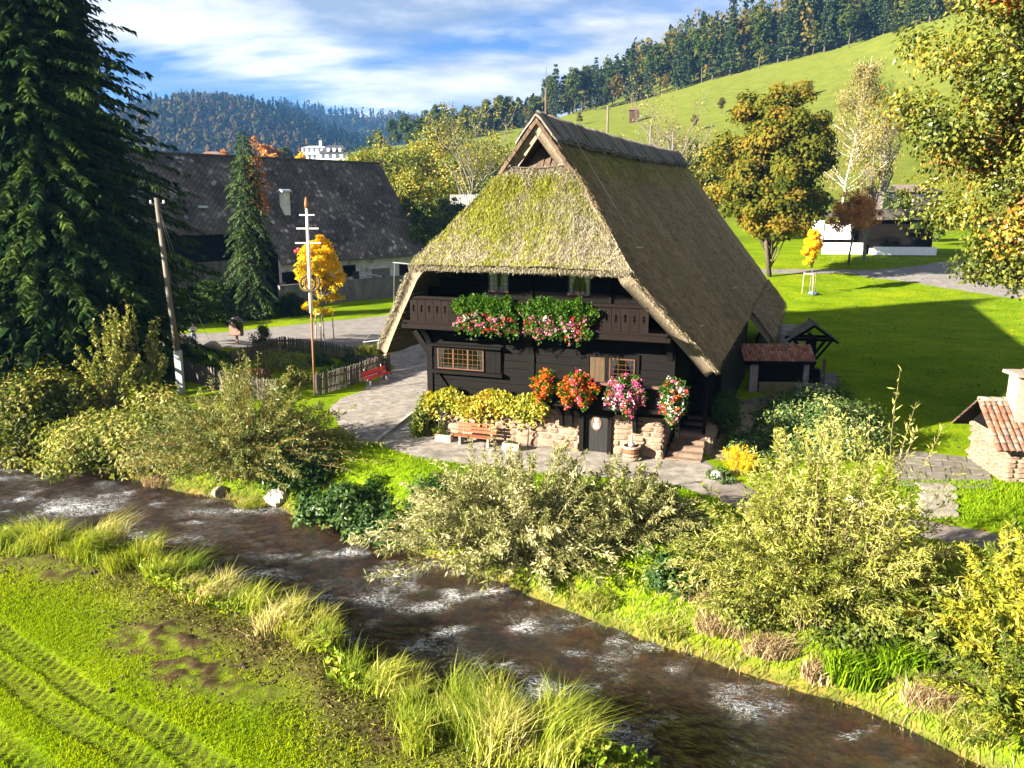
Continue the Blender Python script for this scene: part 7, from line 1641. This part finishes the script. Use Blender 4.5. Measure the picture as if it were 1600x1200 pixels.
# stakes round the saplings
def stakes(label, p, n, rad, h, name='stake_frame', base=True):
    root = thing(name, label, 'stakes', tuple(p)); P = []
    for i in range(n):
        a = 2*np.pi*i/n+.5; q = np.array([rad*math.cos(a), rad*math.sin(a), 0]); P.append(q); MB().tube([q, q*.92+[0, 0, h]], [.05, .05], 6).build('stake', M('pale_stake', (.34, .25, .16), (.46, .36, .25), 5, .8) if 'pale_stake' not in bpy.data.materials else bpy.data.materials['pale_stake'], root, True)
    for i in range(n): MB().bar(P[i]*.92+[0, 0, h-.1], P[(i+1) % n]*.92+[0, 0, h-.1], .03, .09).build('tie_board', bpy.data.materials['pale_stake'], root)
    return root
stakes('three pale stakes round the golden maple', hit(506, 531), 3, .85, 2.3)
rt = stakes('pale stakes round the orange sapling on the lawn', SAPL_R, 3, .85, 2.45)
V, F = rock_mesh(17, 8); mk('water_bag', V*np.array([.65, .55, .3]), F, M('blue_grey_bag', (.05, .08, .11), (.09, .13, .17), 5, .5), rt, True, loc=(.3, -.3, .15))

# ------------------------------------------------------------------ pavilion on the far lawn, hillside houses, poles
MAT_WWALL = M('white_render', (.60, .61, .65), (.70, .71, .75), 2, .8)
p = hit(1284, 397); q = hit(1440, 410); k = p[1]/FOC
root = thing('pavilion', 'low modern pavilion with white panels and dark flat roof behind the rust tree', 'building', tuple(p), R(-6))
def ph(px_): return px_*k*1.02
MB().box2((0, 0, 0), (ph(62), .25, ph(17))).build('plinth', MAT_WWALL, root)
MB().box2((ph(70), -1.5, 0), (ph(160), -1.2, ph(12))).box2((ph(70), -1.2, 0), (ph(160), 3, ph(9))).build('plinth', MAT_WWALL, root)
MB().box2((-.2, 0, ph(17)), (0, 6, ph(50))).build('wall', MAT_WWALL, root)
MB().box2((ph(2), -.06, ph(22)), (ph(44), .06, ph(45))).build('panel', MAT_WWALL, root)
MB().box2((ph(46), .5, 0), (ph(160), 6, ph(50))).build('wall', MAT_DARK, root)
MB().box2((0, .3, ph(17)), (ph(46), 6, ph(46))).build('wall', MAT_DARK, root)
for i in range(5): MB().box2((ph(6+9*i), -.02, ph(45)), (ph(6+9*i)+.12, .1, ph(54))).build('mullion', MAT_WWALL, root)
MB().box2((-.6, -.8, ph(54)), (ph(44), 6.5, ph(63))).box2((ph(44), -.9, ph(55)), (ph(165), 6.6, ph(66))).build('roof', M('dark_fascia', (.04, .035, .032), (.07, .06, .055), 2, .7), root)
MB().box2((ph(126), .4, ph(38)), (ph(146), .55, ph(48))).build('window', M('green_pane', (.09, .13, .02), (.13, .17, .03), 2, .3), root)
def far_house(px0, px1, py_b, py_e, py_r, Y, lab, wall, roofm, seed, rows=2, cols=6, name='hillside_house', ridge_frac=.5):
    a, b = at(px0, py_b, Y), at(px1, py_b, Y); w = b[0]-a[0]; zt = float(T((a[0]+b[0])/2, Y)); root = thing(name, lab, 'house', ((a[0]+b[0])/2, Y, zt), 0)
    zb = a[2]-zt; ze = at(px0, py_e, Y)[2]-zt; zr = at(px0, py_r, Y)[2]-zt; dpt = w*.6
    MB().box2((-w/2, 0, min(zb, 0)-2), (w/2, dpt, ze)).build('wall', wall, root)
    MB().prism([(-w/2-.5, -.6, ze), (w/2+.5, -.6, ze), (w*.28, dpt*.5, zr), (-w*.28, dpt*.5, zr)], (0, .01, 0)).build('roof', roofm, root) if False else None
    V = np.array([(-w/2-.5, -.6, ze), (w/2+.5, -.6, ze), (w/2+.5, dpt+.6, ze), (-w/2-.5, dpt+.6, ze), (-w*.25, dpt*.5, zr), (w*.25, dpt*.5, zr)])
    rf = mk('roof', V, [[0, 1, 5, 4], [1, 2, 5], [2, 3, 4, 5], [3, 0, 4], [3, 2, 1, 0]], roofm, root)
    for i in range(cols):
        for j in range(rows):
            x = -w/2+w*(i+.5)/cols; z = zb+(ze-zb)*(j+.35)/rows; hh_ = (ze-zb)/rows*.5; MB().box2((x-w/cols*.25, -.05, z), (x+w/cols*.25, .05, z+hh_)).build('window', MAT_WINFAR, root)
    return root, w, zb, ze, zr
MAT_WINFAR = M('far_window_glass', (.05, .06, .08), (.09, .10, .13), 2, .2)
MAT_DKROOF = M('anthracite_roof', (.028, .028, .036), (.045, .045, .055), 1, .7)
MAT_BRROOF = M('brown_tile_roof', (.10, .06, .045), (.15, .095, .07), 1, .8)
root, w, zb, ze, zr = far_house(500, 545, 262, 240, 226, 420, 'white apartment house right block with steep dark roof above the barn', MAT_WWALL, MAT_DKROOF, 1, 2, 4)
for i in range(3): MB().box2((-w*.22+i*w*.2, -.7, ze+1.0), (-w*.22+i*w*.2+1.2, .8, ze+2.6)).build('dormer', MAT_WWALL, root)
root, w, zb, ze, zr = far_house(473, 512, 262, 231, 227, 424, 'white apartment house left block with balconies above the barn', MAT_WWALL, M('pale_flat_roof', (.30, .29, .28), None, 1, .8), 2, 3, 5)
for j in range(2): MB().box2((-w*.42, -1.2, zb+(ze-zb)*(j+1)/3), (w*.30, 0, zb+(ze-zb)*(j+1)/3+1.0)).build('balcony', MAT_WWALL, root)
MB().box2((w*.15, 3, zr-.5), (w*.15+1.2, 4.2, zr+2.4)).build('chimney', MAT_WWALL, root)
far_house(310, 347, 252, 244, 236, 330, 'brown roofed house peeping over the barn ridge at left', MAT_PLASTER, MAT_BRROOF, 3, 1, 4)
far_house(447, 475, 258, 250, 243, 360, 'small brown roofed house left of the white apartment house', MAT_WWALL, MAT_BRROOF, 4, 1, 3)
far_house(984, 999, 175, 172, 168, 400, 'tiny wooden field hut on the meadow slope', MAT_BROWNW, MAT_BRROOF, 5, 1, 1, 'field_hut')
far_house(1385, 1470, 318, 300, 288, 190, 'dark roofed building above the pavilion behind the maple leaves', M('dark_cladding', (.05, .04, .038), (.08, .065, .06), 1, .8), M('purple_brown_roof', (.11, .08, .075), (.15, .115, .105), 1, .8), 6, 1, 4)
for px, pt, pb, Y, lab in ((950, 166, 300, 120, 'thick wooden power pole behind the roof ridge'), (1017, 196, 300, 140, 'middle wooden power pole behind the roof ridge'), (1052, 206, 300, 150, 'thin far power pole near the ridge end'), (1366, 240, 372, 128, 'slim pale lamp post by the rust tree')):
    a = at(px, pt, Y); z0 = float(T(a[0], Y)); root = thing('power_pole', lab, 'pole', (a[0], Y, z0))
    MB().tube([(0, 0, -.2), (0, 0, a[2]-z0)], [.2 if px < 1300 else .1, .15 if px < 1300 else .08], 7).build('post', MAT_POLE, root, True)
    MB().tube([(-.5, 0, a[2]-z0-.4), (.5, 0, a[2]-z0-.4)], .04, 5).build('crossarm', MAT_IRON, root)

# ------------------------------------------------------------------ grasses
def scatter(n, x0, x1, y0, y1, keep, r):
    x = r.uniform(x0, x1, n); y = r.uniform(y0, y1, n); k = keep(x, y); x, y = x[k], y[k]; return np.stack([x, y, T(x, y)], 1)
r = np.random.default_rng(3)
def visible(x, y, z, pad=170):
    v = np.stack([x, y, z-CAM_H], 1); f_ = v[:, 1]*_c-v[:, 2]*_s; u_ = v[:, 1]*_s+v[:, 2]*_c
    px = 800+FOC*v[:, 0]/f_; py = 600-FOC*u_/f_; return (px > -pad) & (px < 1600+pad) & (py < 1200+pad)
# near meadow: short bright grass standing on the lug ridges and between the tracks
P = scatter(310000, -22, 6, 13.5, 30.5, lambda x, y: (yN(x)-y > .8), r); P = P[visible(P[:, 0], P[:, 1], P[:, 2])]
tm_, lg_ = track_mask(P[:, 0], P[:, 1]); dn_ = yN(P[:, 0])-P[:, 1]
mw = np.exp(-((dn_-2.7-1.4*(fbm(P[:, 0]*.3, P[:, 1]*.3, 31)-.5))/1.9)**2); patch = fbm(P[:, 0]*.7, P[:, 1]*.7, 33)
sp_ = np.zeros(len(P))
for px_, py_, rx_, ry_, a_ in ((268,1005,1.5,.55,1.0),(300,1045,1.1,.6,.9),(240,985,.9,.4,.8),(60,882,1.6,.45,.8),(95,900,1.0,.4,.7)):
    q_ = gz(px_, py_, -1.2); sp_ = np.maximum(sp_, .8*a_*np.clip(-.6+3.0*fbm(P[:, 0]*3.6, P[:, 1]*4.2, 53, 5), 0, 1)*np.exp(-((P[:, 0]-q_[0])/rx_)**2-((P[:, 1]-q_[1])/ry_)**2))
keep = r.random(len(P)) < (1-tm_*(1-.65*lg_**3))*(1-.93*np.clip(mw*(.55+patch), 0, 1))*(1-.9*sp_)
P = P[keep]; tm_, lg_, mw = tm_[keep], lg_[keep], mw[keep]; P[:, 2] -= tm_*(.03+.07*(1-lg_))
cl = fbm(P[:, 0]*.8, P[:, 1]*.8, 71); H_ = (.05+.055*r.random(len(P)))*(1-.3*tm_)*(.7+.6*cl)
go = grass_blades(P, H_, .016+.010*r.random(len(P)), .85, np.clip(.15+.6*cl+.25*mw+r.normal(0, .05, len(P)), 0, 1), 'meadow_grass', LF_GRASS, r=r)
tag(go, 'bright short meadow grass with tractor tracks on the near bank', 'grass', kind='stuff')
# mown litter
P = scatter(110000, -22, 6, 13.5, 30.5, lambda x, y: (yN(x)-y > .6) & (yN(x)-y < 6.5), r); P = P[visible(P[:, 0], P[:, 1], P[:, 2])]
dn_ = yN(P[:, 0])-P[:, 1]; mw = np.exp(-((dn_-2.8)/2.1)**2); P = P[r.random(len(P)) < mw*(.30+fbm(P[:, 0]*.9, P[:, 1]*.9, 37))]
n = len(P); D = rdir(n, r); D[:, 2] = np.abs(D[:, 2])*.25; lo = foliage('mown_litter', P+[0, 0, .02], nrm(D), r.uniform(.07, .20, n), r.uniform(.014, .045, n), np.clip(.2+.7*fbm(P[:, 0]*1.2, P[:, 1]*1.2, 39)+r.normal(0, .15, n), 0, 1), leafmat('cut_grass_litter', [(0, (.020, .016, .007)), (.4, (.055, .054, .013)), (.7, (.105, .105, .022)), (1, (.26, .21, .075))], trans=.2, gloss=0, isl=.5), r=r)
tag(lo, 'strip of mown drying grass litter along the near bank', 'grass litter', kind='stuff')
# leafy weeds along the near bank edge
P = scatter(60000, -22, 6, 13, 31, lambda x, y: (yN(x)-y > .1) & (yN(x)-y < 2.4), r); P = P[visible(P[:, 0], P[:, 1], P[:, 2])]
pt_ = fbm(P[:, 0]*.9, P[:, 1]*.9, 81); P = P[(pt_ > .46) & (r.random(len(P)) < .75)]; n = len(P)
D = rdir(n, r); D[:, 2] = .35+.3*r.random(n); wo_ = foliage('bank_weeds', P+np.stack([0*P[:, 0], 0*P[:, 0], .06+.26*r.random(n)], 1), nrm(D), r.uniform(.10, .26, n), r.uniform(.08, .18, n), np.clip(.15+.8*fbm(P[:, 0]*1.5, P[:, 1]*1.5, 83), 0, 1), leafmat('broad_weed_leaves', [(0, (.040, .080, .008)), (.45, (.12, .19, .012)), (.8, (.25, .30, .022)), (1, (.42, .40, .08))], trans=.35, gloss=.01, isl=.6), r=r)
tag(wo_, 'broad leafed weeds trailing over the near bank edge', 'weeds', kind='stuff')
# tall tufts at the water
TUFTS = ((60, 858, 1.0, 'tufted grass on the near bank at the left edge'), (130, 868, 1.15, 'bright tall grass on the near bank left of the lone tuft'), (195, 880, 1.2, 'widest tall grass clump left of the lone tuft'), (268, 908, 1.0, 'lone bright grass tuft leaning over the stream'), (330, 932, .95, 'pale grass clump just right of the lone tuft'), (385, 950, 1.0, 'feathery grass clump leaning over the riffle'), (425, 958, .8, 'small feathery grass clump beside the riffle'), (465, 985, 1.0, 'yellow grass clump above the little bay'), (505, 1010, .8, 'small yellow grass clump at the little bay'), (590, 1075, 1.0, 'grass tuft on the spur right of the little bay'), (640, 1085, .8, 'small tuft at the tip of the spur'), (730, 1118, 1.15, 'tall seeding grass clump below the mid stream riffle'), (770, 1150, 1.0, 'straw coloured grass clump at the bottom centre'), (850, 1165, .95, 'grass clump near the bottom right of the near bank'), (690, 1140, .9, 'low grass clump left of the seeding one'), (910, 1190, .9, 'last grass clump on the near bank at the bottom edge'), (810, 1185, .9, 'grass clump cut by the bottom edge'), (20, 850, .8, 'smallest tuft at the left edge of the near bank'))
for px, py, s, lab in TUFTS:
    root, p = sh_at(px, py, 'grass_tuft', lab, 'grass tuft', 'grass tufts on the near bank')
    s = s*r.uniform(.95, 1.4); n = 1300; nc = int(r.integers(4, 8)); ca = np.stack([r.normal(0, .42*s, nc), r.normal(0, .22*s, nc)], 1); ch_ = r.uniform(.45, 1.1, nc); cl_ = r.normal(0, .22, nc); cn = r.normal(0, .45, (nc, 2)) + np.array([.25, .35])
    k = r.integers(0, nc, n); Pq = np.concatenate([ca[k]+r.normal(0, .16*s, (n, 2)), np.full((n, 1), -.05)], 1)
    H_ = s*r.uniform(.35, 1.05, n)*ch_[k]; W_ = .016+.014*r.random(n); an_ = r.uniform(0, 2*np.pi, n); S_ = np.stack([np.cos(an_), np.sin(an_), 0*an_], 1)
    o_ = np.concatenate([cn[k]+r.normal(0, .42, (n, 2)), np.zeros((n, 1))], 1)
    mid = Pq + np.array([0, 0, 1.0])*(H_*.62)[:, None] + o_*(H_*.28)[:, None]; tip = Pq + np.array([0, 0, 1.0])*(H_*r.uniform(.6, .95, n))[:, None] + o_*(H_*.85)[:, None]
    Vq = np.stack([Pq-S_*(W_/2)[:, None], Pq+S_*(W_/2)[:, None], mid+S_*(W_*.4)[:, None], mid-S_*(W_*.4)[:, None], tip], 1).reshape(-1, 3); b5 = np.arange(n)[:, None]*5
    v_ = np.clip(r.uniform(.2, .7)+cl_[k]+r.normal(0, .14, n), 0, 1)
    mk('blades', Vq, [b5+np.array([[0, 1, 2, 3]]), b5+np.array([[3, 2, 4]])], LF_TUFT, root, False, {'v': np.repeat(v_, 5)})
# far bank grass slope and lawn
def lawn(n, x0, x1, y0, y1, keep, h, w, name, label, mat, vs=(.15, .9), lean=.7):
    P = scatter(n, x0, x1, y0, y1, keep, r); P = P[visible(P[:, 0], P[:, 1], P[:, 2])]; cl = fbm(P[:, 0]*.5, P[:, 1]*.5, 91)
    o = grass_blades(P, h*r.uniform(.5, 1.1, len(P))*(.6+.8*cl), w*r.uniform(.7, 1.3, len(P)), lean, np.clip(vs[0]+(vs[1]-vs[0])*(.2+.9*(cl-.1))+r.normal(0, .1, len(P)), 0, 1), name, mat, r=r); tag(o, label, 'grass', kind='stuff'); return o
def pxof(x, y): z = T(x, y); v = np.stack([x, y, z-CAM_H], 1); f_ = v[:, 1]*_c-v[:, 2]*_s; return 800+FOC*v[:, 0]/f_, 600-FOC*(v[:, 1]*_s+v[:, 2]*_c)/f_
def not_path(x, y):
    X, Yp = pxof(x, y); top = np.interp(X, [540, 588, 640, 720, 820, 960, 1060, 1160, 1250, 1340, 1480, 1620], [680, 690, 710, 723, 735, 745, 758, 795, 814, 826, 845, 867]); return Yp > top+2
lawn(100000, -10, 20, 16, 38, lambda x, y: (y-yF(x) > .2) & not_path(x, y), .15, .028, 'bank_grass', 'lush green grass on the bank between footpath and stream', LF_LAWN)
def upper_r(x, y):
    X, Yp = pxof(x, y); b1 = np.interp(X, [1340, 1400, 1480, 1620], [795, 803, 816, 838]); return (Yp < b1-3) & (X > 1340) & (Yp > 752)
lawn(30000, 10, 24, 27, 33, upper_r, .15, .03, 'garden_grass', 'lush bright grass below the patio beside the garden steps', LF_LAWN, (.35, 1.0))
def lawn_r(x, y):
    X, Yp = pxof(x, y); return (X > 1300) & (Yp > 470) & (Yp < 698)
lawn(48000, 14, 60, 34, 90, lawn_r, .09, .035, 'lawn_grass', 'mown lawn beside the farmhouse', LF_LAWN)
# rough growth at the water's edge of the far bank
P = scatter(110000, -30, 12, 15, 46, lambda x, y: (y-yF(x) > -.15) & (y-yF(x) < 2.0), r); P = P[visible(P[:, 0], P[:, 1], P[:, 2])]; pt_ = fbm(P[:, 0]*.7, P[:, 1]*.7, 95); k = r.random(len(P)) < (.2+pt_); P, pt_ = P[k], pt_[k]; n = len(P)
fo_ = grass_blades(P, r.uniform(.15, .55, n), .03, .9, np.clip(.1+pt_*.9+r.normal(0, .12, n), 0, 1), 'bank_herbs', leafmat('bank_herb_leaves', [(0, (.040, .065, .014)), (.4, (.095, .12, .026)), (.65, (.18, .17, .05)), (1, (.36, .28, .15))], trans=.3, gloss=.01, isl=.6), r=r, bend=1.0)
tag(fo_, 'rough herbs and dry stalks along the far water edge', 'bank herbs', kind='stuff')
# dry stalk tangles and iris clump on the right bank
for px, py, s, lab, mat, hh in ((1130, 985, .9, 'dry straw coloured tangle under the yellow green willow', LF_DRY, .8), (1205, 1020, .8, 'pale dry stalks at the water below the willow', LF_DRY, .7), (1290, 1060, .7, 'brown dry tangle left of the iris leaves', LF_DRY, .6), (1340, 1065, .85, 'clump of long green iris leaves at the water edge', LF_LAWN, 1.25), (1425, 1050, .8, 'second clump of iris leaves further right', LF_LAWN, 1.15), (1460, 1100, .9, 'dry reedy grass near the bottom right bank', LF_DRY, .9), (1520, 1150, .9, 'rough grass in the lower right corner of the bank', LF_TUFT, .8), (1100, 935, .8, 'tan stalks between the willows', LF_DRY, .7), (1040, 990, .8, 'green tuft at the water below the large willow', LF_TUFT, .6), (930, 945, .8, 'mixed tuft at the water under the large willow', LF_TUFT, .6), (392, 800, .6, 'yellow green tuft beside the pale boulder', LF_TUFT, .8), (250, 758, .8, 'dry orange tinted growth on the left bank', LF_DRY, .6)):
    root, p = sh_at(px, py, 'stalk_clump', lab, 'reeds')
    n = 520; a = r.uniform(0, 6.28, n); q = r.random(n)**.6*s; ir = 'iris' in lab
    grass_blades(np.stack([np.cos(a)*q, np.sin(a)*q*.6, 0*a], 1), hh*r.uniform(.5, 1.1, n), (.045 if ir else .022), .6 if ir else 1.0, r.random(n), 'stalks', mat, root, r=r, bend=.6)

# fallen leaves on the lawn and the yard
P = scatter(9000, -12, 70, 26, 125, lambda x, y: (y-yF(x) > 4) & (r.random(len(x)) < .15+.85*(x > 14)), r); P = P[visible(P[:, 0], P[:, 1], P[:, 2])]; n = len(P); D = rdir(n, r); D[:, 2] *= .15
fl_ = foliage('fallen_leaves', P+[0, 0, .06], nrm(D), .16*r.uniform(.7, 1.4, n), .13, r.random(n), LF_OAK, r=r); tag(fl_, 'scattered yellow fallen leaves on the lawn', 'leaves', kind='stuff')
# ------------------------------------------------------------------ the hazy valley air
hz = MB().box2((-3100, -70, -5), (3100, 2700, 330)).build('haze', None)
hm = bpy.data.materials.new('valley_haze'); hm.use_nodes = True; hn = hm.node_tree; hn.nodes.clear()
ho = hn.nodes.new('ShaderNodeOutputMaterial'); hv = hn.nodes.new('ShaderNodeVolumePrincipled')
hv.inputs['Color'].default_value = (.17, .44, 1.0, 1); hv.inputs['Density'].default_value = 0.00010; hv.inputs['Anisotropy'].default_value = .2
hn.links.new(hv.outputs[0], ho.inputs['Volume'])
hz.data.materials.clear(); hz.data.materials.append(hm); hz['kind'] = 'stuff'; hz['label'] = 'thin blue haze filling the valley air'; hz['category'] = 'haze'
